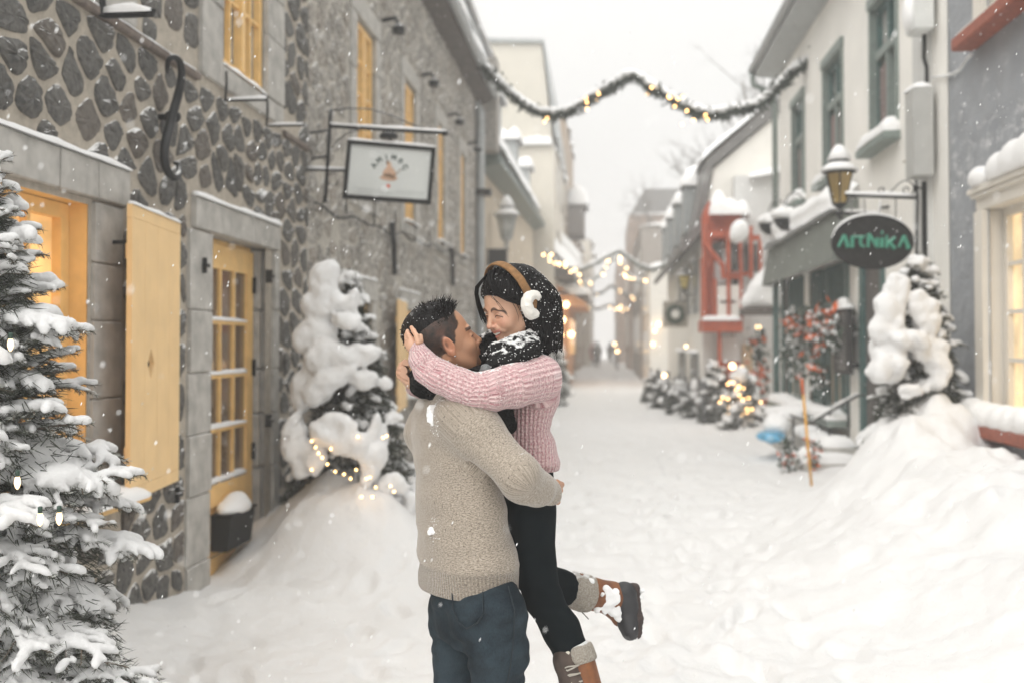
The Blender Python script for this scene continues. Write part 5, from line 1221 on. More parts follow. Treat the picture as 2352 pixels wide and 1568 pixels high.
lipm = np.maximum(np.exp(-((z+.0605-.25*np.abs(y))/.0036)**4), np.exp(-((z+.0775-.7*np.abs(y))/.005)**4))*(np.abs(y) < .027)*(x > .07)*ishead
paint(lipm, (.50, .14, .12), .75)
paint(ishead*(x > .06)*ss(.0056, .0034, np.abs(z-.018+.010*((np.abs(y)-.026)/.018)**2))*ss(.025, .019, np.abs(np.abs(y)-.033)), (.03, .02, .016), .93)
paint(ishead*(x > .06)*ss(.0028, .0015, np.abs(z+.0065+.006*((np.abs(y)-.03)/.014)**2-.001))*ss(.0185, .015, np.abs(np.abs(y)-.031)), (.012, .009, .009), 1.)
paint(ishead*(x > .06)*ss(.0016, .0006, np.abs(z-.0015+.006*((np.abs(y)-.03)/.014)**2))*ss(.016, .012, np.abs(np.abs(y)-.031)), (.22, .11, .08), .7)
paint(ishead*ss(.004, .0, np.hypot(y*1.0-np.sign(y)*.006, z+.0475))*(x > .09), (.12, .04, .03), .9)
wp('body', V, F, M['skin'], attrs={'tint': tint})
# teeth
m_ = MB(); tm = simple('teeth', (.80, .77, .70), .3, .02); nt_ = 8
tp = MB()
for i in range(nt_):
    yy = (i-3.5)*.0046; xx = .0900-yy*yy*14; zz = -.0672+abs(yy)*.24
    tp.ico(P(xx, yy, zz), (.0026, .0024, .0048), 2)
o = wp('teeth', *tp.arrays(), tm, True)
# hair
s = SDF(H(1085, 815, 3.2)-np.array((.02, .22, .0)), H(1300, 610, 3.2)+np.array((.02, .16, .02)), .0034)
s.ell(P(-.018, 0, .040), np.array((.106, .089, .093))*wsc, WM, 0)
s.chain([H(1205, 660, 3.17), H(1226, 690, 3.15), H(1238, 730, 3.13), H(1240, 775, 3.12), H(1242, 830, 3.12)], [.062, .064, .060, .055, .05], .03)
s.chain([H(1215, 670, 3.25), H(1238, 700, 3.24), H(1246, 745, 3.23), H(1248, 790, 3.22), H(1247, 830, 3.22)], [.07, .066, .060, .055, .05], .03)
s.chain([H(1205, 700, 3.3), H(1225, 750, 3.3), H(1230, 810, 3.3)], [.06, .055, .045], .03)
Xg = np.stack(np.meshgrid(*s.ax, indexing='ij'), -1).reshape(-1, 3); cg = canon(Xg, wc, WM, wsc)
wed = np.maximum(.012-cg[:, 0], (cg[:, 2]-(.9*cg[:, 0]-.006))/1.34)
nzh = .0035*vnoise(np.stack([cg[:, 0]*30, cg[:, 1]*120, cg[:, 2]*10], -1))+.004*vnoise(Xg*np.array((110, 110, 14)))
s.f = np.maximum(s.f+nzh.reshape(s.f.shape), -wed.reshape(s.f.shape)).astype(np.float32)
zc_ = H(1250, 806, 3.2)[2]; s.f = np.maximum(s.f, (zc_+.006*np.sin(Xg[:, 0]*260)-Xg[:, 2]).reshape(s.f.shape)).astype(np.float32)
V, F = s.mesh(); hairW = wp('hair', V, F, M['hair']); VH = V.copy()
st = MB(); r = np.random.default_rng(21)
def strand(pts, w): st.tube(pts, w, 4, False)
for i in range(30):                                   # front locks sweeping over the temple and the far side of the face
    j_ = r.normal(size=3)*.0022; t_ = r.uniform(0, 1)
    pts = [P(.055-.02*t_, -.004, .128), P(.088, -.020-.01*t_, .095), P(.094-.004*t_, -.036, .066+.01*t_), P(.089, -.046, .036), P(.086, -.049, .004-.02*t_), P(.085-.006*t_, -.048+.003*r.normal(), -.020-.02*r.random())]
    strand([p+j_*(k_+1)*.5 for k_, p in enumerate(pts)], [.0013, .0015, .0014, .0012, .0009, .0003])
for i in range(60):
    j_ = r.normal(size=3)*.0025; t_ = r.random()
    pts = [P(.04-.03*t_, .0, .132), P(.078-.02*t_, .030, .108), P(.086-.03*t_, .055, .072-.01*t_), P(.058-.02*t_, .076, .036), P(.024-.01*t_, .086, .010), P(-.004, .090, -.006)]
    strand([p+j_ for p in pts], [.0012, .0015, .0016, .0015, .0012, .0008])
for (a1, b1) in ((.0, 0), (.3, .004), (.8, -.004)):
    strand([P(.083, .030+b1, .082), P(.091-.01*a1, .045+b1, .058), P(.080, .056+b1, .036-.01*a1), P(.072, .060, .014-.012*a1), P(.064, .062, -.004-.02*a1)], [.0008, .0007, .0006, .0005, .0003])
strand([P(.04, .075, .02), P(.036, .076, 0), P(.034, .074, -.03), P(.040, .072, -.045)], [.001, .0009, .0006, .0003])
strand([P(.03, .078, .02), P(.026, .078, 0), P(.02, .077, -.03), P(.024, .073, -.05)], [.001, .0009, .0006, .0003])
for i in range(130):                                  # flyaway hairs round the silhouette
    k_ = r.integers(len(VH)); p = VH[k_]
    if canon(p[None], wc, WM, wsc)[0, 0] > .0: continue
    o1 = nrm(p-H(1205, 740, 3.22))*r.uniform(.003, .012); q = p+o1+np.array((0, 0, -.02)); strand([p, q, q+np.array((o1[0]*.3, 0, -r.uniform(.02, .05)))], [.0005, .0005, .0002])
cv = canon(VH, wc, WM, wsc); bk = np.where((cv[:, 0] < .05) & (VH[:, 1] < 3.27))[0]
for i in range(900):
    p = VH[r.choice(bk)]; o1 = nrm(p-H(1205, 720, 3.25)); pts = [p-o1*.001]
    for q_ in range(5):
        d_ = np.array((.10, -.02, -1.)) if pts[-1][2] < H(0, 680, 3.2)[2] else nrm(np.cross(np.cross(o1, (0, 0, -1.)), o1)+1e-6)
        nx = pts[-1]+nrm(d_+r.normal(size=3)*.12)*.016; kk = np.argmin(((VH-nx)**2).sum(1)); nx = VH[kk]+nrm(VH[kk]-H(1205, 740, 3.25))*.0015*(1 if q_ < 4 else .3)
        pts.append(nx)
    pts = np.array(pts); pts[1:-1] = (pts[:-2]+pts[1:-1]*2+pts[2:])/4; st.tube(pts, [.0009, .0013, .0013, .0011, .0009, .0004], 3, False)
a_, f_ = st.arrays(); o = wp('hair_strand', a_, f_, M['hairs'], True); o['kind'] = 'stuff'
ch = canon(VH, wc, WM, wsc); flecks('snow_fleck', VH, wom, wbase, 750, .0006, .0027, 6, mask=(VH[:, 1] < 3.25) & ((ch[:, 2] < .12) | (ch[:, 0] < .09)))
# earmuffs
s = SDF(H(1210, 712, 3.05)-.09, H(1210, 712, 3.05)+.09, .0026); ec = P(-.012, .106, -.008); Qe = WM@np.array(Matrix.Rotation(R(14), 3, 'Z'))
X_, Y_, Z_ = np.meshgrid(*s.ax, indexing='ij'); pe = (np.stack([X_, Y_, Z_], -1)-ec)@Qe
g = np.sqrt((np.sqrt((pe[..., 0]*1.02)**2+(pe[..., 2])**2)-.029)**2+(pe[..., 1]*1.0)**2)-.019; s.f = g.astype(np.float32); s.mod(lambda p: .0045*fbm(p*95, 2)); a_, f_ = s.mesh()
fur = NT('white_fur'); fur.col((.74, .71, .65)).rough(1.); fur.bump(fur.noise(260, 4, rough=.7), .8, .004); fur.b.inputs['Sheen Weight'].default_value = .4
em = wp('earmuff', a_, f_, fur.m)
m_ = MB()
for j in (-1,):
    t_ = np.linspace(0, 2*math.pi, 25)[:-1]; ring = [ec+Qe@np.array((.020*math.cos(a), .012, .020*math.sin(a))) for a in t_]; ring2 = [ec+Qe@np.array((.022*math.cos(a), -.01, .022*math.sin(a))) for a in t_]
    n_ = len(t_); m_.add(ring+ring2, [tuple(range(n_)), tuple(range(n_, 2*n_))[::-1]]+[(i, (i+1) % n_, n_+(i+1) % n_, n_+i) for i in range(n_)])
suede = simple('brown_suede', (.22, .115, .045), .9, .25, 60, .3, 200)
wp('earmuff_disc', *m_.arrays(), suede, True)
s2 = SDF(P(-.008, -.112, -.008)-.07, P(-.008, -.112, -.008)+.07, .005); s2.ell(P(-.008, -.106, -.008), (.038, .02, .038), WM, 0); a_, f_ = s2.mesh(); wp('earmuff', a_, f_, fur.m)
bp = []; n_ = 40
for i in range(n_+1):
    th = R(4)+R(172)*i/n_; yy = .112*math.cos(th)*(.98 if abs(math.cos(th)) < .9 else .95); zz = .012+.134*math.sin(th); xx = -.010+.012*math.sin(th)
    nr_ = nrm((0, math.cos(th), math.sin(th))); w_ = .0145
    for (dx, dn) in ((-w_, 0), (-w_, .005), (-w_*.5, .0075), (w_*.5, .0075), (w_, .005), (w_, 0)): bp.append(P(xx+dx, yy+nr_[1]*dn, zz+nr_[2]*dn))
f_ = [(i*6+j, i*6+(j+1) % 6, (i+1)*6+(j+1) % 6, (i+1)*6+j) for i in range(n_) for j in range(6)]
wp('earmuff_band', np.array(bp), f_, suede, True)
# scarf
s = SDF(H(1085, 1010, 3.1)-np.array((.03, .16, .0)), H(1275, 740, 3.1)+np.array((.03, .3, .02)), .004)
for ch_, rr in (([(1252, 772, 3.20), (1225, 782, 3.10), (1190, 792, 3.045), (1162, 805, 3.03), (1145, 808, 3.05), (1132, 822, 3.09), (1128, 838, 3.14)], [.03, .034, .034, .033, .032, .03, .03]),
                ([(1128, 774, 3.19), (1116, 788, 3.19), (1112, 808, 3.19), (1116, 832, 3.19)], [.026, .03, .032, .034]),
                ([(1140, 775, 3.22), (1160, 785, 3.28), (1200, 785, 3.33), (1245, 780, 3.28)], [.03, .035, .035, .03]),
                ([(1250, 792, 3.16), (1215, 802, 3.05), (1180, 815, 3.01), (1150, 832, 3.005), (1125, 850, 3.03)], [.032, .036, .037, .036, .03]),
                ([(1150, 832, 3.06), (1160, 850, 3.05), (1150, 880, 3.08), (1150, 930, 3.10), (1164, 975, 3.09)], [.035, .036, .034, .033, .03])):
    s.chain([H(*p) for p in ch_], rr, .006)
s.mod(lambda p: .009*fbm(p*48, 3)); a_, f_ = s.mesh(); VS = a_; wp('scarf', a_, f_, M['scarf_snow'])
flecks('snow_fleck', VS, wom, wbase, 420, .0008, .0024, 8, mask=(VS[:, 1] < 3.09) & (VS[:, 2] > H(1150, 900, 3.05)[2]))
# sweater
s = SDF(H(925, 1085, 3.2)-np.array((.03, .33, .0)), H(1305, 790, 3.2)+np.array((.03, .33, .02)), .0046)
s.loft(TW([(1076, 1208, .128, .098), (1060, 1206, .140, .104), (1035, 1199, .140, .100), (1010, 1195, .146, .100), (985, 1186, .138, .096), (960, 1189, .144, .096), (925, 1200, .158, .098), (880, 1204, .162, .098), (850, 1204, .150, .088), (828, 1208, .112, .07), (815, 1210, .09, .06)]), 0)
s.ell(H(1212, 862, 3.19), (.085, .10, .062), None, .03); s.chain(armL, armLr, .016); s.chain(armR, armRr, .02)
for (p0, p1, rr) in (((1170, 940, 3.03), (1250, 945, 3.05), .006), ((1190, 985, 3.06), (1265, 985, 3.1), .008), ((1195, 1020, 3.06), (1270, 1025, 3.1), .007), ((1185, 955, 3.04), (1215, 1010, 3.03), .006), ((1215, 1010, 3.03), (1262, 1050, 3.08), .006), ((985, 815, 2.92), (975, 850, 2.91), .004), ((1000, 822, 2.90), (1010, 870, 2.90), .003)):
    s.cap(H(*p0), H(*p1), rr, rr*.7, .016, 'sub')
s.mod(lambda p: .006*vnoise(p*np.array((12, 12, 24))+2)+.003*vnoise(p*40)); V, F = s.mesh(); V = smoothv(V, F, 1)
ru, rv = ribcoords(V, [(armL, armLr), (armR, armRr)], ([H(1204, 1076, 3.24), H(1207, 830, 3.24)], [.13, .12]))
M['pink'] = knit('pink_knit', (.43, .19, .21), (.80, .63, .61), (230, 110), .0125, .35, .65, (.95, 1.15, 110, .7), (.80, .70, .68))
wp('sweater', V, F, M['pink'], attrs={'ru': ru, 'rv': rv, 'rib': np.ones(len(V))})
tp_ = V[:, 2] > 0; flecks('snow_fleck', V, wom, wbase, 300, .0007, .0018, 9, mask=(V[:, 1] < 3.08) & (V[:, 2] > H(1100, 930, 3)[2]))
# trousers
s = SDF(H(1085, 1545, 3.2)-np.array((.0, .25, .0)), H(1345, 1050, 3.2)+np.array((.02, .3, .02)), .0052)
s.loft(TW([(1215, 1182, .158, .100), (1180, 1183, .165, .106), (1130, 1184, .165, .106), (1090, 1190, .150, .098), (1058, 1198, .126, .088)]), 0)
s.chain([H(1215, 1170, 3.14), H(1222, 1280, 3.15), H(1247, 1372, 3.15), H(1288, 1445, 3.13), H(1314, 1500, 3.12)], [.086, .072, .058, .057, .054], .02)
s.chain([H(1180, 1170, 3.33), H(1200, 1290, 3.31), H(1225, 1322, 3.30), H(1290, 1348, 3.34), H(1320, 1355, 3.36)], [.085, .068, .058, .054, .05], .02)
s.mod(lambda p: .004*vnoise(p*np.array((14, 14, 46))+4)*ss(1.0, .85, p[:, 2])+.002*vnoise(p*30)); V, F = s.mesh(); V = smoothv(V, F, 1)
tm_ = NT('black_leggings'); tm_.col(tm_.ramp(tm_.noise(6, 3), [(.3, (.002, .004, .005)), (.7, (.005, .009, .011))])).rough(.85); tm_.bump(tm_.noise(300, 2), .3, .001); tm_.b.inputs['Specular IOR Level'].default_value = .08
wp('leggings', V, F, tm_.m)
# boots: leather shaft, fleece cuff, rubber foot, sole, laces
leather = NT('brown_leather'); n = leather.noise(30, 4); leather.col(leather.ramp(n, [(.3, (.14, .048, .016)), (.7, (.24, .09, .028))])).rough(.6); leather.bump(leather.noise(160, 3), .3, .002)
fleece = fluffy('grey_fleece', (.30, .265, .22), (.50, .46, .40), (.75, 1., 60, .6)); rubber = simple('black_rubber', (.022, .022, .024), .55, .3, 20, .1, 60)
tread = simple('brown_tread', (.045, .03, .026), .8, .3, 60, .5, 90)
def sdfpart(name, fn, lo, hi, res, mat, mod=None, parent=None):
    s = SDF(lo, hi, res); fn(s)
    if mod: s.mod(mod)
    V, F = s.mesh(); return wp(name, smoothv(V, F, 1), F, mat, parent=parent), V
A0, A1 = H(1306, 1353, 3.36), H(1428, 1376, 3.44); axb = nrm(A1-A0); bb = (A0-.16, A1+.2)
boot, VB = sdfpart('boot', lambda s: (s.cap(H(1322, 1354, 3.37), H(1402, 1372, 3.43), .060, .052, 0), s.cap(H(1408, 1375, 3.43), H(1424, 1418, 3.42), .050, .030, .03)), *bb, .004, leather.m)
sdfpart('fleece_cuff', lambda s: (s.cap(H(1316, 1354, 3.365), H(1340, 1360, 3.38), .062, .064, 0)), *bb, .004, fleece, lambda p: .006*fbm(p*55, 2)+np.maximum(-(p-H(1300, 1350, 3.35))@axb, (p-H(1357, 1362, 3.39))@axb).clip(0)*1.2, boot)
sdfpart('rubber_foot', lambda s: s.chain([H(1434, 1365, 3.43), H(1437, 1395, 3.42), H(1443, 1430, 3.40), H(1447, 1450, 3.38)], [.045, .042, .034, .029], .015), H(1395, 1490, 3.4)-.1, H(1480, 1320, 3.4)+.1, .004, rubber, None, boot)
sdfpart('sole', lambda s: s.chain([H(1455, 1353, 3.44), H(1456, 1385, 3.43), H(1460, 1420, 3.41), H(1460, 1452, 3.39)], [.024, .022, .025, .022], .01), H(1395, 1490, 3.4)-.1, H(1480, 1320, 3.4)+.1, .0035, tread, lambda p: .0008*np.sign(np.sin(p[:, 2]*420))+.001*fbm(p*60, 2), boot)
s = SDF(*bb, .0035)
for px, py, rr in ((1398, 1355, .018), (1408, 1375, .03), (1395, 1400, .02), (1415, 1410, .024), (1372, 1400, .012), (1345, 1385, .012), (1350, 1340, .010), (1425, 1350, .012), (1428, 1425, .018), (1380, 1362, .008), (1470, 1372, .012), (1472, 1355, .010), (1473, 1430, .010), (1308, 1322, .012)):
    q = H(px, py, 3.36); i = np.argmin(((VB-q)**2).sum(1)) if px < 1435 else None; c_ = VB[i] if i is not None else H(px, py, 3.43); s.ell(c_, (rr, .010, rr), None, .006)
s.mod(lambda p: .011*fbm(p*48, 3)); V, F = s.mesh(); wp('snow_patch', V, F, M['snow'], parent=boot)
m_ = MB(); m_.tube([H(1334, 1402, 3.36), H(1342, 1410, 3.34), H(1352, 1421, 3.33)], .002, 5); wp('lace', *m_.arrays(), simple('lace_grey', (.16, .15, .14), .9), True, parent=boot)
# hanging boot
B0, B1, B2 = H(1318, 1500, 3.12), H(1350, 1600, 3.09), H(1366, 1672, 3.07); axn = nrm(B1-B0)
bb = (H(1240, 1830, 3.1)-.12, H(1440, 1450, 3.1)+.12)
boot2, VB = sdfpart('boot', lambda s: (s.chain([H(1321, 1512, 3.12), B1, B2], [.060, .052, .048], 0), s.cap(B2, H(1318, 1740, 3.03), .048, .036, .03)), *bb, .0042, leather.m, lambda p: ((H(1318, 1492, 3.12)-p)@axn).clip(0)*2)
sdfpart('fleece_cuff', lambda s: s.cap(H(1320, 1500, 3.12), H(1327, 1520, 3.12), .0635, .064, 0), *bb, .004, fleece, lambda p: .003*fbm(p*55, 2)+np.maximum(((H(1315, 1484, 3.12)-p)@axn), (p-H(1327, 1523, 3.12))@axn).clip(0)*2+(((H(1320, 1500, 3.12)-p)[:, 0]-.012).clip(0)*(p[:, 1] < 3.12))*1.5, boot2)
sdfpart('fleece_cuff', lambda s: s.cap(H(1316, 1500, 3.12), H(1319, 1512, 3.12), .061, .061, 0), *bb, .004, simple('cream_tongue', (.6, .56, .48), .9), lambda p: np.maximum(((H(1313, 1488, 3.12)-p)@axn), (p-H(1318, 1507, 3.12))@axn).clip(0)*2+(((p-H(1305, 1500, 3.12))[:, 0]).clip(0))*1.5, boot2)
sdfpart('leather_tongue', lambda s: s.chain([H(1300, 1515, 3.095), H(1322, 1590, 3.06), H(1340, 1660, 3.03)], [.042, .038, .035], 0), *bb, .004, simple('dark_tongue', (.07, .05, .04), .85, .3, 30, .3), lambda p: .003*fbm(p*50, 2), boot2)
sdfpart('rubber_foot', lambda s: s.chain([H(1378, 1690, 3.09), H(1350, 1722, 3.05), H(1312, 1762, 3.01)], [.042, .040, .034], .02), *bb, .005, rubber, None, boot2)
sdfpart('sole', lambda s: s.chain([H(1388, 1712, 3.09), H(1360, 1745, 3.05), H(1320, 1785, 3.01)], [.026, .024, .024], .02), *bb, .005, tread, None, boot2)
for i in range(8):
    y0_ = 1528+i*18; x0_ = 1284+i*4.4; m_ = MB(); fl_ = 1 if i % 2 else -1
    a = H(x0_-2, y0_+2, 3.07-.004*i); b = H(x0_+20, y0_+8-3*fl_, 3.045-.004*i); c_ = H(x0_+45, y0_-2, 3.052-.004*i); m_.tube([a, (a+b)/2, b, (b+c_)/2+np.array((0, -.002, 0)), c_], .0028, 6)
    a = H(x0_-2, y0_+12, 3.07-.004*i); b = H(x0_+20, y0_+2, 3.043-.004*i); c_ = H(x0_+45, y0_-1, 3.050-.004*i); m_.tube([a, b, c_], .0024, 6)
    wp('lace', *m_.arrays(), simple('lace_pale', (.40, .37, .32), .9) if i == 0 else bpy.data.materials['lace_pale'], True, parent=boot2)
# ================================================================== evergreens
ndl = NT('needles'); a_ = ndl.n('Attribute'); a_.attribute_name = 'tone'
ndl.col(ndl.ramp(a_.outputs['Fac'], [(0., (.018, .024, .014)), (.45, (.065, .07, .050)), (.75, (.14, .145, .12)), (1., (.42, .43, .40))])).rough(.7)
twigm = simple('twig_bark', (.10, .075, .055), .9, .3, 50)
tsnow = NT('tree_snow'); n = tsnow.noise(12, 4); tsnow.col(tsnow.ramp(n, [(.3, (.82, .82, .815)), (.7, (.88, .88, .875))])).rough(.8); tsnow.bump(tsnow.noise(60, 6, rough=.75), .8, .014); tsnow.bump(tsnow.noise(260, 2), .3, .003)
def conifer(name, base, height, rad, seed, label, cat='tree', nb=70, tw=.06, res=.009, nl=.015, nw=.0016, dens=420, sr=.020, xmin=-99, xmax=99, extra=None, trunk_r=.04, droop=.5, snowfrac=.85, group=None, low=.05, power=.85, frost=.35, sub=True, core=0):
    r = np.random.default_rng(seed); base = np.asarray(base, float)
    t = empty(name, tuple(base), label=label, cat=cat, group=group)
    m = MB(); m.tube([base+np.array((0, 0, -.3)), base+np.array((0, 0, height*.5)), base+np.array((0, 0, height*.98))], [trunk_r, trunk_r*.6, .006], 8); m.build('trunk', M['wood'], t, True)
    segs = []                                       # (a, b, snow radius a, b)
    tws = []
    def grow(p, d, ln, lvl, load):
        n = 5 if lvl < 2 else 3; P = [p]; q = p.copy(); dd = d.copy()
        for i in range(n):
            q = q+dd*ln/n; P.append(q); dd = nrm(dd+np.array((0, 0, -droop*(.20 if lvl == 0 else .16)*load))+r.normal(size=3)*.05)
        P = np.array(P); P[:, 0] = np.clip(P[:, 0], xmin, xmax); tws.append((P, lvl, ln, load))
        if lvl == 0 or (lvl == 1 and ln > .13 and sub):
            k = max(2, int(ln/tw)); 
            for j in range(k):
                u = (j+.7)/(k+.3)
                if lvl == 0 and u < .12: continue
                x_ = u*n; i0 = min(int(x_), n-1); pp = P[i0]+(P[i0+1]-P[i0])*(x_-i0); fd = nrm(P[i0+1]-P[i0])
                sd = nrm(np.cross(fd, (0, 0, 1.))+1e-6)*(1 if j % 2 else -1)
                l2 = (ln*.42*(1-u)**.7+.045)*r.uniform(.7, 1.15) if lvl == 0 else ln*.5*(1-u)**.6*r.uniform(.6, 1)+.03
                grow(pp, nrm(fd*.75+sd*.75+np.array((0, 0, r.normal()*.12))), l2, lvl+1, load)
    for i in range(nb):
        f = low+(.98-low)*(i+r.random()*.8)/nb; az = i*2.39996+r.normal()*.25
        ln = rad*(1-f)**power*r.uniform(.72, 1.12)+.03; load = r.uniform(.5, 1.25)
        d = nrm((math.cos(az), math.sin(az), .28+.75*f*f-.35*(1-f)))
        grow(base+np.array((0, 0, f*height)), d, ln, 0, load)
    top = base+np.array((0, 0, height)); grow(top-np.array((0, 0, .1)), np.array((0, 0, 1.)), .14, 1, 0)
    V = np.concatenate([P for P, *_ in tws]); lo, hi = V.min(0)-(.3 if extra else .1), V.max(0)+(.3 if extra else .12)
    s = SDF(lo, hi, res)
    for P, lvl, ln, load in tws:
        if r.random() > snowfrac: continue
        rr = sr*load*(1.35 if lvl == 0 else 1. if lvl == 1 else .8)*r.uniform(.7, 1.15); n = len(P)
        for i in range(n-1):
            if (lvl == 0 and i == 0 and False) or r.random() < .07: continue
            ra, rb = rr*(1.05-.45*i/n), rr*(1.05-.45*(i+1)/n)*(.75 if i == n-2 else 1)
            off = np.array((0, 0, 1.)); e = P[i+1]; e = P[i]+(P[i+1]-P[i])*(.8 if i == n-2 else 1)
            s.cap(P[i]+off*(ra*.7+nl*.25), e+off*(rb*.7+nl*.2), ra, rb, sr*.9)
    if extra: extra(s)
    s.mod(lambda p: sr*.55*fbm(p*(.6/sr), 4))
    v, f_ = s.mesh(); part('snow', v, f_, tsnow.m, t)
    # needles
    A = []; B = []
    for P, lvl, ln, load in tws: A.append(P[:-1]); B.append(P[1:])
    A = np.concatenate(A); B = np.concatenate(B); Ls = np.linalg.norm(B-A, axis=1); cnt = np.maximum(1, (Ls*dens).astype(int)); I = np.repeat(np.arange(len(A)), cnt); N = len(I)
    u = r.random(N)[:, None]; p = A[I]*(1-u)+B[I]*u; d = (B-A)[I]/(Ls[I][:, None]+1e-9)
    rnd = r.normal(size=(N, 3)); rnd -= d*(rnd*d).sum(1)[:, None]; rnd /= np.linalg.norm(rnd, axis=1)[:, None]+1e-9
    dirn = d*.75+rnd*.85; dirn[:, 2] += .0; dirn /= np.linalg.norm(dirn, axis=1)[:, None]
    sd = np.cross(dirn, r.normal(size=(N, 3))); sd /= np.linalg.norm(sd, axis=1)[:, None]; ll = nl*r.uniform(.7, 1.25, N)[:, None]
    V = np.stack([p-sd*nw, p+sd*nw, p+dirn*ll*.6+sd*nw*.8, p+dirn*ll], 1).reshape(-1, 3); F = np.arange(4*N).reshape(N, 4)
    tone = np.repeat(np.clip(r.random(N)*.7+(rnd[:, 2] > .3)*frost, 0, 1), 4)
    V[:, 0] = np.clip(V[:, 0], xmin, xmax)
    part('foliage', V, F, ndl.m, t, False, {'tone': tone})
    m = MB()
    for P, lvl, ln, load in tws:
        if lvl < 2: m.tube(P, np.linspace(.007 if lvl == 0 else .003, .0015, len(P))*(rad/.6), 4, False)
    m.build('twig', twigm, t, True)
    if core:
        N = core; f = r.random(N)**1.3; az = r.random(N)*6.283; rr_ = rad*(1-f)**power*.78*np.sqrt(r.random(N)); p = base+np.stack([rr_*np.cos(az), rr_*np.sin(az), f*height*.97], 1); d = np.stack([np.cos(az), np.sin(az), r.normal(size=N)*.5-.3], 1)+r.normal(size=(N, 3))*.35; d /= np.linalg.norm(d, axis=1)[:, None]; sd = np.cross(d, r.normal(size=(N, 3))); sd /= np.linalg.norm(sd, axis=1)[:, None]; ll = min(nl*2.6, .06)*r.uniform(.6, 1.3, N)[:, None]
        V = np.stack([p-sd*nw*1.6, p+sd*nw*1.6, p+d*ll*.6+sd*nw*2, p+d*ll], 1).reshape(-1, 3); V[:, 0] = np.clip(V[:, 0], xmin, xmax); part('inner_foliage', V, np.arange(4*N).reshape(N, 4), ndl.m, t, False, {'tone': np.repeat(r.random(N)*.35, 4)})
    return t
# near spruce at the left edge, half outside the frame
bq = Wp(-62, 800, 3.42); gz_ = float(hgt(bq[0], bq[1])) if True else 0
def x1(s):
    for px, py, D, rx, rz in ((-20, 640, 3.35, .07, .10), (60, 1030, 3.25, .10, .05), (100, 1085, 3.15, .10, .025), (60, 1185, 3.15, .12, .03), (60, 1420, 3.2, .13, .10)):
        s.ell(Wp(px, py, D+.2), (rx, rx*.8, rz), None, .04)
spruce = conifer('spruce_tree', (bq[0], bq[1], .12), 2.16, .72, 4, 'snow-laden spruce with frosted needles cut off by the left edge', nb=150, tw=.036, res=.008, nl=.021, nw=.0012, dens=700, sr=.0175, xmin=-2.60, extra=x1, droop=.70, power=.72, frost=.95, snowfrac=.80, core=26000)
ls = empty('light_string', tuple(Wp(30, 900, 3.1)), label='large teardrop bulbs on a green cord in the near left spruce', cat='string lights')
for k, (px, py, D, lean) in enumerate(((24, 792, 3.12, 4), (40, 1108, 3.02, -10), (92, 1192, 2.98, -14), (136, 1190, 3.0, 5))):
    b = MB(); q = Wp(px, py, D); b.lathe(q, [(.002, -.020), (.006, -.014), (.0095, -.003), (.009, .008), (.006, .019)], 10); bo = b.build('bulb', emis('pale_bulb', (1., .72, .42), 1.6) if k == 0 else bpy.data.materials['pale_bulb'], ls, True)
    b = MB(); b.lathe(q+np.array((0, 0, .019)), [(.0065, 0), (.007, .018), (.003, .02)], 8); b.build('socket', simple('green_plastic', (.02, .05, .035), .5) if k == 0 else bpy.data.materials['green_plastic'], bo, True)
# snow-cloaked firs
def px_snow(lst, D):
    def fn(s):
        for a in lst:
            px, py, rx, ry = a[:4]; dd = a[4] if len(a) > 4 else 0; tilt = a[5] if len(a) > 5 else 0
            k = (D+dd)/FP; rs = np.random.default_rng(int(px*7+py)); Q = np.array(Matrix.Rotation(R(tilt), 3, 'Y')); s.ell(Wp(px, py, D+dd+.06), (rx*.8*k, max(rx, ry)*.6*k, ry*.8*k), Q, .05)
            for _ in range(7):
                a, b = rs.uniform(0, 6.28), rs.uniform(.35, .8); q = rs.uniform(.34, .6); s.ell(Wp(px+rx*b*math.cos(a), py+ry*b*math.sin(a), D+dd-.05), (rx*q*k, max(rx, ry)*.45*k, ry*q*k), Q, .045)
        s.mod(lambda p: .024*fbm(p*5.5, 2)+.016*fbm(p*22, 3))
    return fn
mt = px_snow([(745, 652, 38, 46), (748, 690, 44, 46), (738, 735, 48, 55), (732, 790, 54, 60), (735, 850, 58, 50, -.1), (785, 835, 50, 42, -.1), (820, 815, 40, 26, -.05), (700, 890, 34, 44), (735, 900, 34, 30, -.12),
              (812, 690, 18, 26), (800, 735, 40, 16, -.1), (845, 870, 34, 22, -.05, 20), (880, 880, 20, 12, 0, 30), (770, 985, 52, 34, -.25), (800, 1020, 40, 36, -.28), (672, 1000, 20, 52, -.1, 14), (690, 1050, 34, 40, -.15, 10), (722, 1060, 26, 28, -.2), (868, 1020, 24, 60, -.15, 12), (850, 1075, 22, 44, -.22, 6), (905, 960, 20, 14, 0, 30), (905, 1120, 26, 30, -.1), (935, 1150, 18, 26, 0)], 7.45)
conifer('fir_tree', (-2.02, 7.72, .35), 1.80, .66, 9, 'snow-cloaked fir with warm fairy lights standing on the drift beyond the yellow door', nb=88, tw=.065, res=.016, nl=.034, nw=.0032, dens=230, sr=.026, xmin=-2.60, extra=mt, droop=.75, snowfrac=.62, power=.8, low=.02, frost=.6, core=16000)
ls = empty('light_string', tuple(Wp(790, 1000, 7.1)), label='warm fairy lights glowing in the fir beside the yellow door', cat='string lights')
for px, py in ((716, 1012), (725, 1026), (732, 1040), (752, 1065), (716, 1078), (770, 1082), (805, 1098), (818, 1078), (842, 1098), (850, 1095), (822, 1002), (863, 1118), (880, 1004), (888, 1000), (897, 1115), (905, 1128), (760, 1030), (740, 1050), (830, 1140), (855, 1140), (790, 1088)):
    b = MB(); b.ico(Wp(px, py, 7.0+.1*rng.random()), .009, 1); b.build('bulb', M['bulb'], ls, True)
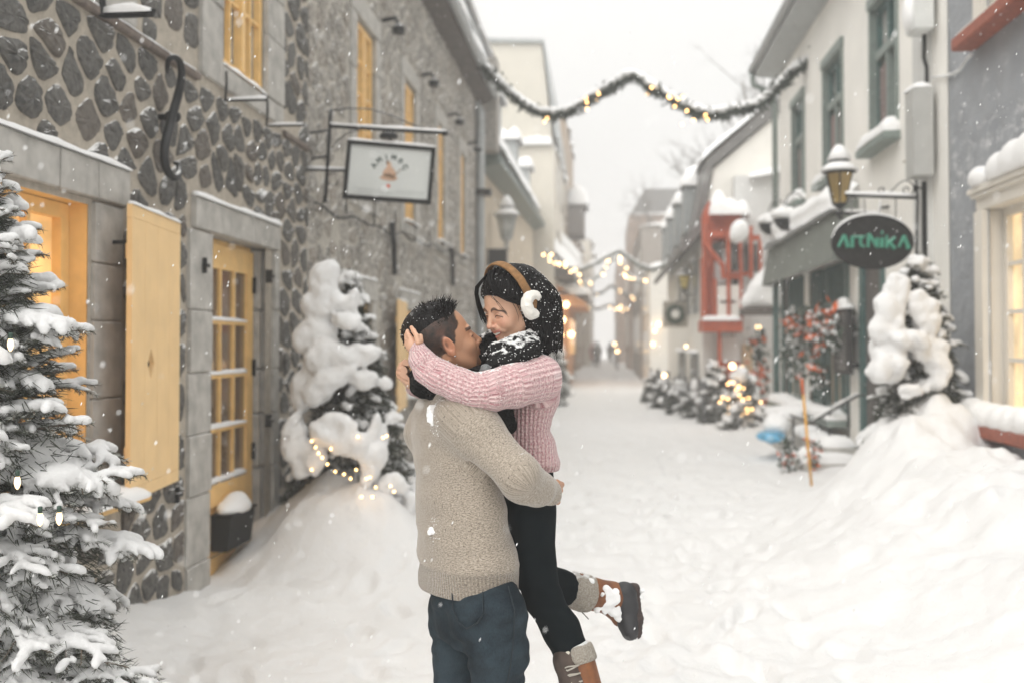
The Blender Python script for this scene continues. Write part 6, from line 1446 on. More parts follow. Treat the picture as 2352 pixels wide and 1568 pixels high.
rt = px_snow([(2058, 655, 24, 34), (2048, 690, 30, 40), (2040, 740, 42, 52), (2032, 800, 48, 56), (2045, 850, 44, 40, -.1), (2015, 850, 26, 24), (2108, 690, 20, 24), (2122, 715, 32, 36), (2125, 745, 34, 24), (2090, 780, 40, 26, -.1, 20), (2140, 800, 34, 34), (2150, 850, 26, 40), (2085, 900, 30, 16, -.1)], 8.42)
conifer('fir_tree', (2.72, 9.02, .75), 1.60, .50, 14, 'bent snow-cloaked fir on top of the big snowbank under the oval sign', nb=90, tw=.06, res=.017, nl=.036, nw=.0036, dens=230, sr=.027, xmax=3.15, extra=rt, droop=.8, snowfrac=.6, power=.6, low=.0, frost=.6, core=12000)
# ================================================================== oval hanging sign and its bracket
sg = empty('hanging_sign', (RX, 10.6, 2.8), label='dark oval shop sign with green lettering and a rim of snow', cat='sign')
DS = 9.9
def OP(u, v, d=0): return Wp(2003+u, 557+v, DS)+l2w((0, -d, 0))
def oval(rx, ry, d, n=48): return [OP(rx*math.cos(a), ry*math.sin(a), d) for a in np.linspace(0, 2*math.pi, n+1)[:-1]]
m = MB(); m.prism(oval(93, 61, -.02), l2w((0, -.045, 0))); m.build('board', simple('charcoal_board', (.022, .021, .020), .75, .35, 18, .2, 60, spec=.2), sg)
m = MB(); rim = oval(92, 60.5, .027); m.tube(rim+[rim[0]], .010, 6); m.build('rim', M['black_plain'], sg, True)
lt = MB(); lm_ = simple('green_letters', (.06, .30, .20), .6, .15, 30, .1, dust=(.45, .75, 60, .6))
def ls_(pts, w0=.016, w1=None):
    P = [OP((x-733)/4.9/1.063, (y-1145)/4.9/1.063, .045) for x, y in pts]; lt.tube(P, np.linspace(w0, w1 or w0, len(P)), 6)
ls_([(312, 1205), (385, 1062)], .014, .017); ls_([(385, 1062), (428, 1212)], .015, .022)
ls_([(478, 1212), (478, 1085)], .019); ls_([(470, 1095), (500, 1078), (530, 1086), (538, 1100)], .014)
ls_([(548, 1084), (622, 1084)], .015); ls_([(582, 1084), (574, 1150), (588, 1195), (628, 1196)], .018, .014)
ls_([(668, 1212), (672, 1050)], .014, .018); ls_([(672, 1050), (770, 1195)], .018, .02); ls_([(778, 1215), (775, 1095)], .016, .015)
ls_([(832, 1215), (832, 1098)], .020); ls_([(826, 1035), (840, 1035)], .021)
ls_([(890, 1218), (888, 1066)], .018, .012); ls_([(990, 1090), (900, 1165)], .016, .02); ls_([(915, 1150), (985, 1226)], .018, .022)
ls_([(1035, 1208), (1095, 1072)], .012, .016); ls_([(1095, 1072), (1148, 1228)], .015, .022)
lt.build('lettering', lm_, sg)
V_, F_ = [], []
c = MB(); arc = [OP(92*math.cos(a), 60.5*math.sin(a), 0) for a in np.linspace(R(-172), R(-8), 30)]
c.tube([p+np.array((0, 0, .014)) for p in arc], [.006+.016*math.sin(math.pi*i/29)*(1+.3*float(vnoise(np.array((i*.9, 1, 1))))) for i in range(30)], 8); c.build('snow_cap', M['snow'], sg, True)
bkr = MB(); bl_ = Wp(1942, 449, DS); br_ = Wp(2108, 455, DS); bkr.tube([bl_, br_], .017, 8); bkr.tube([Wp(2103, 405, DS), Wp(2108, 455, DS), Wp(2105, 590, DS)], .013, 8); bkr.ico(Wp(2103, 432, DS), (.03, .03, .05), 1)
for px_ in (2103, 2105): q = Wp(px_, 432 if px_ == 2103 else 590, DS); bkr.tube([q, np.array((RX+.03, q[1]+.05, q[2]))], .012, 6)
sc_ = [(1152, 528), (1130, 520), (1135, 485), (1165, 482), (1178, 520), (1140, 572), (1110, 560), (1105, 510), (1140, 478), (1175, 490)]
def crop2p(x, y): return ((1980+x/4.9)/1.063, (360+y/4.9)/1.063)
def sm(P, n=40, it=4):
    P = np.asarray(P, float); t = np.linspace(0, 1, len(P)); tt = np.linspace(0, 1, n); Q = np.stack([np.interp(tt, t, P[:, i]) for i in range(3)], 1)
    for _ in range(it): Q[1:-1] = (Q[:-2]+2*Q[1:-1]+Q[2:])/4
    return Q
bkr.tube(sm([Wp(*crop2p(x, y), DS) for x, y in ((1160, 520), (1172, 495), (1150, 475), (1115, 480), (1100, 520), (1120, 560), (1165, 572), (1215, 555), (1240, 500), (1225, 450), (1170, 400), (1110, 395), (1050, 430), (990, 500), (920, 560), (860, 570), (815, 545), (805, 510), (830, 480), (865, 482), (880, 510), (860, 530))], 80), .0065, 6)
bkr.build('bracket', M['black'], sg, True)
for (x_, y0_, y1_) in ((1985, 458, 492), (1955, 458, 500)):
    m = MB(); m.tube([Wp(x_, y0_, DS), Wp(x_+2, y1_, DS)], .007, 5); m.build('chain', simple('chain', (.2, .2, .2), .5) if x_ == 1985 else bpy.data.materials['chain'], sg)
m = MB(); m.tube(sm([Wp(2057, 456, DS), Wp(2058, 490, DS), Wp(2054, 510, DS), Wp(2057, 520, DS), Wp(2060, 508, DS)], 20), .006, 5); m.build('hook', M['black'], sg)
c = MB(); c.add(*snow_strip(bl_+np.array((0, -.014, .015)), br_+np.array((-.03, -.014, .015)), .03, .032, out_=(0, 1, 0))); c.build('snow_cap', M['snow'], sg, True)
q = Wp(1928, 432, 11.2); lan = street_lantern('wall_lantern', q, q[0], -1, glass('amber_glass', (.26, .18, .045), (1., .6, .15), .10, .35), M['black'], 'amber glass wall lantern capped with two cones of snow above the oval sign', True, .92)
m = MB(); m.tube([q+np.array((0, 0, -.36)), Wp(1930, 490, 11.2), Wp(2020, 492, 11.3), Wp(2022, 462, 11.4)], .018, 8); m.tube([Wp(2022, 478, 11.4), np.array((RX+.02, 11.6, float(Wp(2022, 478, 11.4)[2])))], .018, 8); m.ico(Wp(1926, 490, 11.2), (.05, .05, .045), 1); m.build('bracket', M['black'], lan, True)
c = MB(); c.add(*snow_strip(Wp(1940, 487, 11.2)+np.array((0, -.02, 0)), Wp(2018, 489, 11.3)+np.array((0, -.02, 0)), .035, .03, out_=(0, 1, 0))); c.build('snow_cap', M['snow'], lan, True)
mb2_ = empty('menu_board', (RX-.05, 13.3, 1.6), label='tall dark menu board with a snowy top beside the shop window', cat='sign')
b = MB(); RW.b(b, .10, .17, 12.9, 13.7, 1.22, 2.05, .01); b.build('board', simple('menu_black', (.022, .02, .019), .7, .2), mb2_)
b = MB(); rr_ = np.random.default_rng(2)
for i in range(17): RW.b(b, .171, .175, 13.0, 13.0+rr_.uniform(.3, .58), 1.29+i*.043, 1.302+i*.043)
b.build('menu_lines', simple('chalk', (.33, .31, .3), .8), mb2_)
c = MB(); c.ico((RX-.13, 13.3, 2.13), (.07, .2, .08), 2, .15); c.build('snow_cap', M['snow'], mb2_, True); caps(mb2_, [((RX-.08, 12.88, 2.05), (RX-.08, 13.72, 2.05), .12, .07, (-1, 0, 0))])
b = MB(); RW.b(b, .0, .10, 12.98, 13.02, 1.3, 1.36); b.build('bracket', M['black'], mb2_)
# ================================================================== flowers, railings, steps, plough marker
orng = simple('orange_red_petals', (.66, .13, .03), .6, .35, 30); lfg = simple('dark_leaf', (.035, .055, .035), .7, .5, 40)
def posy(name, pts, label, cat='garland', seed=1, rad=.13, nred=.35, nper=26, group=None, snow=.35):
    r = np.random.default_rng(seed); t = empty(name, tuple(pts[0]), label=label, cat=cat, group=group); A = MB(); B = MB(); C_ = MB()
    for p in pts:
        p = np.asarray(p); red = r.random() < nred
        for i in range(nper):
            c = p+r.normal(size=3)*rad*.55; d = nrm(r.normal(size=3)); e = nrm(np.cross(d, r.normal(size=3))); l_ = rad*.55*r.uniform(.5, 1.2)*(1.25 if red and i % 2 else 1.); w_ = l_*.42
            tgt = B if (red and i % 2) else A
            tgt.add([c-d*l_, c+e*w_, c+d*l_, c-e*w_*1.0+nrm(np.cross(d, e))*w_*.4], [(0, 1, 2, 3)])
            if r.random() < snow*.5: C_.ico(c+np.array((0, 0, .01)), r.uniform(.25, .5)*rad*.5, 1, .4)
    A.build('leaves', lfg, t); 
    if B.n: tag(B.build('petals', orng, t), kind='stuff')
    if C_.n: tag(C_.build('snow', M['snow'], t, True), kind='stuff')
    return t
W_ = lambda L__: [onx(px, py, RX-.14) for px, py in L__]
posy('flower_garland', W_([(1818, 745), (1832, 728), (1845, 740), (1860, 725), (1876, 735), (1880, 755), (1893, 735), (1905, 745), (1918, 722), (1930, 735), (1940, 742), (1938, 760), (1925, 768), (1898, 770), (1868, 785), (1830, 768), (1815, 800), (1872, 800), (1878, 850), (1880, 875), (1935, 795), (1920, 790), (1842, 760)]), 'garland of red and orange blooms hung over the shop windows', seed=3, rad=.15, nred=.55, snow=.8)
posy('flower_garland', W_([(1822, 780), (1828, 810), (1826, 850), (1838, 800), (1845, 840), (1815, 830)]), 'sparse pale frosted branches in the far shop window', seed=5, rad=.14, nred=.15, snow=.9)
posy('flower_bush', [Wp(px, py, 12.6) for px, py in ((1808, 1020), (1812, 1035), (1806, 1050), (1812, 1065), (1815, 1085), (1808, 1100))], 'small orange-red flowering bush by the foot of the steps left of the yellow pole', 'plant', seed=7, rad=.10, nred=.6)
posy('flower_bush', [Wp(px, py, 12.2) for px, py in ((1866, 1022), (1868, 1040), (1866, 1058))], 'little orange-red flowering bush right of the yellow pole', 'plant', seed=8, rad=.08, nred=.8)
t = empty('marker_pole', tuple(Wp(1862, 1100, 10.9)), label='thin yellow snow marker pole with an orange tip leaning in the bank', cat='pole')
m = MB(); m.tube([Wp(1864, 1115, 10.9), Wp(1845, 905, 10.9)], .015, 8); m.build('shaft', simple('marker_yellow', (.72, .36, .04), .5, .08), t, True)
m = MB(); m.tube([Wp(1845, 905, 10.9), Wp(1841, 868, 10.9)], .016, 8); m.build('tip', simple('marker_orange', (.62, .12, .02), .5), t, True)
t = empty('entry_steps', (2.75, 13.8, 0), label='snow-covered entry steps with an iron handrail below the shop windows', cat='steps')
for k, (x0, x1_, y0_, y1_, z_) in enumerate(((2.55, 3.15, 15.2, 16.4, .50), (2.75, 3.15, 12.9, 15.1, .30), (2.45, 3.15, 12.7, 13.6, .12))):
    b = MB(); b.box((x0, y0_, -.2), (x1_, y1_, z_)); b.build('step', M['limestone'], t); caps(t, [((x0-.03, y0_, z_), (x0-.03, y1_, z_), x1_-x0+.05, .13)])
m = MB(); h0 = Wp(1866, 968, 13.6); h1_ = Wp(1968, 908, 12.6); m.tube([Wp(1815, 952, 14.2), h0, h1_, Wp(1985, 906, 12.4)], .02, 8)
for px, py, D in ((1905, 945, 13.2), (1948, 918, 12.8), (1822, 955, 14.1)): p = Wp(px, py, D); m.tube([p, (p[0], p[1], .05)], .016, 6)
m.build('handrail', M['black'], t, True); c = MB(); c.add(*snow_strip(h0+np.array((0, 0, .015)), h1_+np.array((0, 0, .015)), .045, .035, out_=(0, 1, 0))); c.build('snow_cap', M['snow'], t, True)
t = empty('blue_tarp', tuple(Wp(1772, 1000, 14)), label='crumpled blue plastic sheet half buried in the snow', cat='tarp')
s = SDF(Wp(1772, 1000, 14)-np.array((.5, .5, .3)), Wp(1772, 1000, 14)+np.array((.5, .5, .4)), .03); s.ell(Wp(1770, 1002, 14), (.21, .25, .075), None, 0); s.mod(lambda p: .05*fbm(p*7, 2)); v, f_ = s.mesh(); part('sheet', v, f_, simple('blue_plastic', (.12, .38, .58), .4, .5, 9), t)
s = SDF(Wp(1785, 975, 14.2)-.5, Wp(1785, 975, 14.2)+.5, .03); s.ell(Wp(1784, 978, 14.2), (.18, .25, .16), None, 0); s.mod(lambda p: .05*fbm(p*6, 2)); v, f_ = s.mesh(); part('snow_heap', v, f_, M['snow'], t)
for k, (px, py, D, lab) in enumerate(((1835, 478, 15.5, 'nearer'), (1800, 492, 17.0, 'farther'))):
    q = Wp(px, py, D); t = empty('hanging_basket', tuple(q), label='%s snow-filled basket on a curled iron hook above the awning' % lab, cat='hanging basket', group='hanging baskets above the awning')
    m = MB(); xx = q[0]; m.tube(sm([(RX, q[1], q[2]-.35), (RX-.08, q[1], q[2]+.05), (RX-.2, q[1], q[2]+.24), (RX-.36, q[1], q[2]+.22), (RX-.42, q[1], q[2]+.05)], 24), .012, 6); m.build('hook', M['black'], t, True)
    m = MB(); m.lathe((RX-.42, q[1], q[2]-.25), [(.05, -.1), (.14, -.02), (.18, .08)], 12); m.build('basket', M['black_plain'], t, True)
    s = SDF((RX-.8, q[1]-.4, q[2]-.4), (RX, q[1]+.4, q[2]+.3), .03); s.ell((RX-.42, q[1], q[2]-.1), (.2, .2, .11), None, 0); s.mod(lambda p: .06*fbm(p*8, 2)); v, f_ = s.mesh(); part('snow_cap', v, f_, M['snow'], t)
# ================================================================== garlands across the street
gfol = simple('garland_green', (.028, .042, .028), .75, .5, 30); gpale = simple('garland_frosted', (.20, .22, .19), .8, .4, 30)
def garland(label, path, D0, D1, rad, nb, seed, dens=90, bulbs=(0, 1), bmat=None, br=.022, snow=True, fol=None):
    r = np.random.default_rng(seed); P = np.array([Wp(px, py, D0+(D1-D0)*i/(len(path)-1)) for i, (px, py) in enumerate(path)]); P = sm(P, len(path)*7, 2)
    t = empty('garland', tuple(P[0]), label=label, cat='garland', group='light garlands strung across the street')
    m = MB(); m.tube(P, rad*.35, 6); m.build('cord', fol or gfol, t, True)
    Ls = np.linalg.norm(np.diff(P, axis=0), axis=1); N = int(Ls.sum()*dens*2); I = r.choice(len(P)-1, N, p=Ls/Ls.sum()); p = P[I]+(P[I+1]-P[I])*r.random(N)[:, None]
    p = p+r.normal(size=(N, 3))*rad*.22*(1+.6*np.sin(I*1.7))[:, None]; d = r.normal(size=(N, 3)); d /= np.linalg.norm(d, axis=1)[:, None]; sd = np.cross(d, r.normal(size=(N, 3))); sd /= np.linalg.norm(sd, axis=1)[:, None]; l_ = rad*r.uniform(.4, 1.05, N)[:, None]; w = rad*.16
    V = np.stack([p-sd*w, p+sd*w, p+d*l_*.7+sd*w, p+d*l_-sd*w*.3], 1).reshape(-1, 3); part('greenery', V, np.arange(4*N).reshape(N, 4), fol or gfol, t, False)
    if snow:
        s = SDF(P.min(0)-rad*2, P.max(0)+rad*3, rad*.33)
        for i in range(len(P)-1):
            if r.random() < .12: continue
            rr = rad*.42*r.uniform(.5, 1.2); s.cap(P[i]+(0, 0, rad*.55), P[i+1]+(0, 0, rad*.55), rr, rr*.9, rad*.3)
        s.mod(lambda q: rad*.3*fbm(q*2.2/rad, 2)); v, f_ = s.mesh(); part('snow_cap', v, f_, M['snow'], t)
    for i in range(nb):
        k = int((bulbs[0]+(bulbs[1]-bulbs[0])*r.random())*(len(P)-1)); b = MB(); b.ico(P[k]+r.normal(size=3)*rad*.55-np.array((0, 0, rad*.1)), br, 1); b.build('bulb', bmat or M['bulb'], t, True)
    return t
garland('nearest evergreen garland with bulbs strung high between the gutter and the white house', [(1090, 140), (1108, 150), (1130, 172), (1155, 200), (1182, 225), (1212, 248), (1240, 262), (1270, 266), (1300, 262), (1330, 248), (1358, 228), (1385, 214), (1412, 200), (1432, 182), (1450, 177), (1472, 182), (1490, 200), (1515, 212), (1545, 232), (1575, 248), (1605, 260), (1640, 266), (1675, 260), (1710, 252), (1745, 245), (1775, 215), (1800, 190), (1830, 160), (1850, 150), (1868, 150), (1877, 135), (1879, 106)], 18.2, 15.6, .14, 34, 3, dens=220, bulbs=(.2, .66))
m_ = MB(); m_.tube([Wp(1450, 177, 17), Wp(1450, 170, 17)+np.array((0, 0, .12))], .01, 5)
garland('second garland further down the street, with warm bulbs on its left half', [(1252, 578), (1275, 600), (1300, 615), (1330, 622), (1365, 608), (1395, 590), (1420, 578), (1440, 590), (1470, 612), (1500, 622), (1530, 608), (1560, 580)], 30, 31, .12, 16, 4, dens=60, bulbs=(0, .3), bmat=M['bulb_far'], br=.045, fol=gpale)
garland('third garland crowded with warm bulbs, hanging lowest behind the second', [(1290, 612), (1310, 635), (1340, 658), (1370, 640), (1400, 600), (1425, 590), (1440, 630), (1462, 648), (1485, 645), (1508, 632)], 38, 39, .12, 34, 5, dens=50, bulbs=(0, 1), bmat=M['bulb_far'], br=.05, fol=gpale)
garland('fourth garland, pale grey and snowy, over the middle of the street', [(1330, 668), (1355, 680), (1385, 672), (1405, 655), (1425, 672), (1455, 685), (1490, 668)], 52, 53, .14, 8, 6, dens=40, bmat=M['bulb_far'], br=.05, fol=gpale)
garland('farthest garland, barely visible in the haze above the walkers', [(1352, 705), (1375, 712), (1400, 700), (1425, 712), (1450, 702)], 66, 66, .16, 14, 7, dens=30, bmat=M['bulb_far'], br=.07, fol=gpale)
# ================================================================== RIGHT: houses past the white shop
g2 = simple('light_grey_render', (.66, .66, .65), .85, .05, 2, .1); whit = simple('white_boards', (.82, .80, .75), .8, .05, 2, .1); slate = simple('grey_shingle', (.17, .165, .16), .8, .2, 10, .3)
redw = simple('red_orange_paint', (.43, .085, .035), .65, .15, 8)
t = empty('gable_house', (4, 26, 0), label='white gabled house with a bell-cast grey roof and snowy dormers on the right', cat='house')
b = MB(); b.prism([(2.05, 21.6, -.5), (2.05, 21.6, 3.9), (2.3, 21.6, 5.35), (3.76, 21.6, 6.59), (5.5, 21.6, 8.0), (8, 21.6, 6), (8, 21.6, -.5)], (0, 12, 0)); b.build('wall', whit, t)
b = MB(); b.prism([(1.72, 21.5, 3.62), (2.0, 21.5, 3.95), (2.14, 21.5, 4.6), (2.28, 21.5, 5.4), (3.76, 21.5, 6.62), (5.5, 21.5, 8.05), (5.5, 21.5, 8.25), (3.7, 21.5, 6.85), (2.16, 21.5, 5.55), (2.0, 21.5, 4.7), (1.88, 21.5, 4.1), (1.6, 21.5, 3.72), (1.6, 21.5, 3.58)], (0, 12.2, 0)); b.build('roof', slate, t)
sheet(t, (2.1, 21.5, 5.6), (2.1, 33.7, 5.6), (3.7, 21.5, 6.92), (3.7, 33.7, 6.92), .16, n=20, m_=8)
for k, y_ in enumerate((23.5, 26.5, 29.5, 32)):
    b = MB(); b.box((1.82, y_, 4.2), (2.6, y_+.8, 5.3)); dmr = b.build('dormer', M['glass_pale'] if 0 else simple('dormer_grey', (.32, .34, .34), .7) if k == 0 else bpy.data.materials['dormer_grey'], t); b = MB(); b.add(*snow_strip((1.75, y_-.1, 5.3), (1.75, y_+.9, 5.3), 1.0, .45)); b.build('snow_cap', M['snow'], dmr, True)
for (y0_, y1_, z0_, z1_) in ((22.3, 23.6, 2.3, 3.5), (24.6, 25.9, 2.3, 3.5), (27, 28.3, 2.3, 3.5), (22.4, 24.2, .2, 1.4), (26, 28, .2, 1.4)):
    b = MB(); b.box((2.0, y0_, z0_), (2.045, y1_, z1_)); w = b.build('window', simple('shutter_grey', (.25, .26, .26), .7) if z0_ > 2 and y0_ < 23 else bpy.data.materials['shutter_grey'], t); b = MB(); b.box((1.985, y0_+.15, z0_+.15), (1.998, y0_+.45, z1_-.1)); b.box((1.985, y0_+.75, z0_+.15), (1.998, y0_+1.05, z1_-.1)); b.build('pane', M['glass_pale'], w)
    caps(t, [((2.04, y0_-.05, z1_), (2.04, y1_+.05, z1_), .16, .07, (-1, 0, 0))])
t = empty('timber_house', (3.3, 21, 0), label='house front with red-orange timber gallery and gable between the white houses', cat='house')
def yb(mb, px0, py0, px1, py1, y, dep):
    a = ony(px0, py1, y); c = ony(px1, py0, y); mb.box((a[0], y, a[2]), (c[0], y+dep, c[2]))
b = MB(); yb(b, 1690, 402, 1800, 1010, 21.2, .35); b.build('wall', g2, t)
b = MB(); yb(b, 1614, 590, 1640, 735, 20.9, .5); yb(b, 1614, 735, 1706, 762, 20.4, 1.0); b.build('balcony', redw, t)
b = MB(); b.prism([ony(1616, 490, 20.8), ony(1628, 462, 20.8), ony(1702, 490, 20.8), ony(1702, 520, 20.8), ony(1690, 540, 20.8), ony(1618, 565, 20.8)], (0, .6, 0)); b.build('gable', redw, t)
for (px0, py0, px1, py1) in ((1614, 500, 1624, 600), (1670, 530, 1677, 735), (1722, 520, 1729, 640), (1650, 762, 1657, 880), (1700, 600, 1706, 735), (1640, 640, 1646, 735)):
    b = MB(); yb(b, px0, py0, px1, py1, 20.55, .12); b.build('post', redw, t)
b = MB(); b.tube([ony(1618, 560, 20.5), ony(1660, 610, 20.5), ony(1662, 640, 20.5)], .05, 4); b.build('brace', redw, t)
b = MB(); yb(b, 1648, 655, 1700, 730, 20.6, .05); b.build('railing_panel', whit, t)
for (a, c_, d, e, mt_) in ((1628, 572, 1666, 650, g2), (1680, 540, 1720, 620, M['glass_pale']), (1650, 775, 1700, 830, g2), (1655, 830, 1700, 925, redw), (1705, 790, 1730, 940, simple('lit_wall', (.6, .45, .3), .8))):
    b = MB(); yb(b, a, c_, d, e, 20.95, .08); b.build('panel', mt_, t)
for (a, c_, d, e) in ((1626, 530, 1662, 545), (1626, 545, 1634, 610), (1676, 625, 1724, 633), (1698, 530, 1704, 600), (1728, 540, 1746, 552), (1744, 552, 1750, 640), (1614, 600, 1622, 735), (1656, 690, 1690, 697), (1660, 630, 1698, 640), (1664, 840, 1700, 850), (1672, 850, 1678, 930), (1690, 850, 1696, 930)):
    b = MB(); yb(b, a, c_, d, e, 20.6, .14); b.build('beam', redw, t)
for (a, c_, d, e) in ((1636, 548, 1660, 600), (1682, 545, 1696, 620), (1710, 560, 1740, 625), (1682, 640, 1695, 690), (1662, 855, 1690, 925)):
    b = MB(); yb(b, a, c_, d, e, 20.92, .02); b.build('window', M['glass'], t)
b = MB(); b.add(*snow_strip(ony(1632, 492, 20.5), ony(1725, 492, 20.5), .9, .42, out_=(0, 1, 0))); b.build('snow_cap', M['snow'], t, True)
b = MB(); b.add(*snow_strip(ony(1616, 736, 20.35), ony(1704, 736, 20.35), .5, .10, out_=(0, 1, 0))); b.build('snow_cap', M['snow'], t, True)
b = MB(); b.add(*snow_strip(ony(1722, 408, 21), ony(1800, 395, 21), .9, .16, out_=(0, 1, 0))); b.build('snow_cap', M['snow'], t, True)
s = SDF(ony(1660, 760, 19.6)-np.array((.3, .6, .2)), ony(1810, 530, 19.6)+np.array((.4, 1.2, .3)), .05)
for px, py, rr in ((1690, 545, .16), (1700, 525, .2), (1725, 690, .22), (1745, 670, .3), (1770, 650, .36), (1785, 690, .3), (1790, 620, .3), (1755, 695, .26), (1715, 700, .16)): s.ell(ony(px, py, 20), rr*.85, None, .15)
s.mod(lambda p: .08*fbm(p*3, 2)); v, f_ = s.mesh(); part('snow_cap', v, f_, M['snow'], t)
b = MB(); b.box(ony(1712, 722, 19.7), ony(1795, 705, 19.7)+np.array((0, .9, 0))); b.build('porch_roof', darkw, t)
for px, py, r_ in ((1682, 840, .10), (1703, 845, .085), (1741, 752, .075)):
    b = MB(); b.ico(Wp(px, py, 19.6), r_*.62, 2); b.build('lamp', M['bulb_far'], t, True)
posy('climbing_plant', [Wp(px, py, 19.2) for px, py in ((1742, 770), (1738, 790), (1745, 810), (1735, 800), (1748, 840), (1745, 870), (1745, 900), (1748, 930), (1742, 960), (1740, 820))], 'dark climbing plant with red berries up the porch post', 'plant', seed=12, rad=.16, nred=.25, snow=.2)
# street lamp, wreath sign and lamps on the gable house
q = Wp(1572, 648, 23.5); street_lantern('wall_lantern', q, 2.04, -1, glass('olive_glass', (.30, .26, .08), (1., .7, .2), .2, .3), M['black'], 'small olive glass lantern with a snowy cap on the gable house', True, .8)
q = Wp(1551, 722, 24.5); t = empty('wreath_sign', tuple(q), label='square pale hanging sign with a dark round wreath on the gable house', cat='sign')
b = MB(); k = 24.5/FP; b.box(q-np.array((28*k, 0, 30*k)), q+np.array((28*k, .04, 30*k)), .01); b.build('board', simple('wreath_board', (.33, .30, .25), .8), t)
th = np.linspace(0, 2*math.pi, 25); b = MB(); b.tube([q+np.array((17*k*math.cos(a), -.03, 18*k*math.sin(a))) for a in th], .055, 8); b.build('wreath', lfg, t, True)
b = MB(); b.ico(q+np.array((0, -.02, 0)), (.11, .02, .11), 2); b.build('centre', whit, t, True); b = MB(); b.tube([q+np.array((0, .02, 29*k)), (2.04, q[1], q[2]+32*k)], .02, 6); b.build('bracket', M['black'], t)
t = empty('house_lamps', tuple(Wp(1520, 830, 27)), label='pair of warm porch lamps low on the gable house', cat='lamp')
for px, py, D, r_ in ((1526, 862, 26, .09), (1576, 795, 24, .05)):
    b = MB(); b.ico(Wp(px, py, D), r_*.7, 2); b.build('lamp', M['bulb_far'], t, True)
for k, (px, py, D) in enumerate(((1482, 748, 55), (1412, 790, 70), (1418, 806, 60), (1490, 752, 50))):
    t = empty('street_lamp', tuple(Wp(px, py, D)), label='warm lamp glowing far down the street, '+('highest of the four', 'just above the walkers', 'lowest and right of the walkers', 'beside the brown brick house')[k], cat='lamp')
    q = Wp(px, py, D); b = MB(); b.ico(q, .11, 2); b.build('globe', M['bulb_far'], t, True); b = MB(); b.tube([q+np.array((0, 0, -.1)), (q[0], q[1], 0)], .05, 6); b.build('post', M['black_plain'], t)
# houses behind
brown = simple('brown_brick', (.33, .25, .20), .9, .15, 2, .1)
t = far_house('brick_house', 1.55, 7.5, 44, 58, 6.8, simple('grey_timber', (.34, .31, .28), .9), 'narrow grey-brown house past the gable house on the right', wins=[('x-', a, a+1.3, z, z+1.8) for a in (45.5, 49, 53) for z in (1.2, 4.0)])
t = far_house('brick_house', 1.45, 8, 62, 76, 9.6, brown, 'tall brown brick house closing the right side of the street', wins=[('x-', a, a+1.4, z, z+2) for a in (64, 68, 72) for z in (1.5, 5)]+[('y', 2.0, 3.2, 5.5, 7.6), ('y', 4.2, 5.4, 5.5, 7.6)])
b = MB(); b.prism([(1.5, 62.0, 9.62), (2.4, 62.0, 11.2), (5.5, 62.0, 11.2), (7.5, 62.0, 9.62)], (0, 12, 0)); b.build('roof', slate, t)
t = far_house('brick_house', .9, 6, 84, 110, 8.5, brown, 'faint brown house at the far right end in the haze', wins=[('x-', a, a+1.6, z, z+2.2) for a in (86, 92, 98) for z in (1.5, 5)])
t = far_house('shop_house', 1.6, 4, 36.5, 43.5, 4.4, whit, 'small white shop with warm lamps before the grey-brown house', cat='shop', wins=[('x-', a, a+1.3, z, z+1.5) for a in (37.5, 40.5) for z in (.7, 2.7)])
for px, py, r_ in ((1500, 790, .1), (1512, 745, .12), (1504, 760, .09)):
    b = MB(); b.ico(Wp(px, py, 36), r_*.7, 1); b.build('lamp', M['bulb_far'], t, True)
# low fence with snowy shrubs
t = empty('picket_fence', (1.55, 25, 0), label='low grey fence leaning among snowy shrubs along the right side', cat='fence')
for i in range(16):
    y_ = 20.3+i*.75; x_ = 1.92-.036*i+.03*math.sin(i*2.1); b = MB(); b.box((x_, y_, 0), (x_+.06, y_+.32, .82+.08*math.sin(i*1.7))); b.build('picket', slate if i % 3 else simple('dark_picket', (.12, .12, .125), .8), t)
for k, (px, py, D, h_, r_) in enumerate(((1642, 962, 20.2, 1.25, .45), (1600, 955, 21.5, .75, .42), (1560, 950, 23, .7, .42), (1525, 935, 25, .7, .45), (1500, 925, 27, .8, .45))):
    p = Wp(px, py, D); conifer('small_fir' if k == 0 else 'shrub', (p[0], p[1], -.02), h_, r_, 60+k, ('small pointed snowy fir beside the timber house', 'snowy shrub next to the small fir', 'snowy shrub in the middle of the fence', 'snowy shrub near the far end of the fence', 'farthest snowy shrub along the fence')[k], 'tree' if k == 0 else 'shrub', nb=26, tw=.14, res=.035, nl=.06, nw=.008, dens=90, sr=.045, trunk_r=.03, power=.5, snowfrac=.7, sub=False, core=2500, low=0., group=None if k == 0 else 'snowy shrubs along the fence')
p = Wp(1705, 968, 18.6); conifer('small_fir', (p[0], p[1], -.02), 1.05, .55, 70, 'round snowy fir lit from within by warm fairy lights', 'tree', nb=34, tw=.12, res=.033, nl=.06, nw=.008, dens=90, sr=.05, power=.45, snowfrac=.75, sub=False, core=3000, low=0.)
ls = empty('light_string', tuple(p), label='warm fairy lights in the round fir by the porch', cat='string lights'); r = np.random.default_rng(5)
for i in range(26):
    q = Wp(1705+r.normal()*26, 915+r.normal()*28, 18.2+.4*r.random()); b = MB(); b.ico(q, .02, 1); b.build('bulb', M['bulb'], ls, True)
for k, (px, py, D, h_, r_) in enumerate(((1292, 930, 26, 1.9, .62), (1300, 905, 31, 1.7, .6), (1306, 888, 37, 1.5, .6), (1318, 866, 44, 1.6, .6))):
    p = Wp(px, py, D); conifer('fir_tree', (p[0]-.35, p[1], 0), h_, r_, 80+k, ('first', 'second', 'third', 'fourth and farthest')[k]+' snowy fir in the row past the woman', 'tree', nb=24, tw=.18, res=.06, nl=.08, nw=.012, dens=60, sr=.07, power=.7, snowfrac=.7, sub=False, core=1800, low=0.)
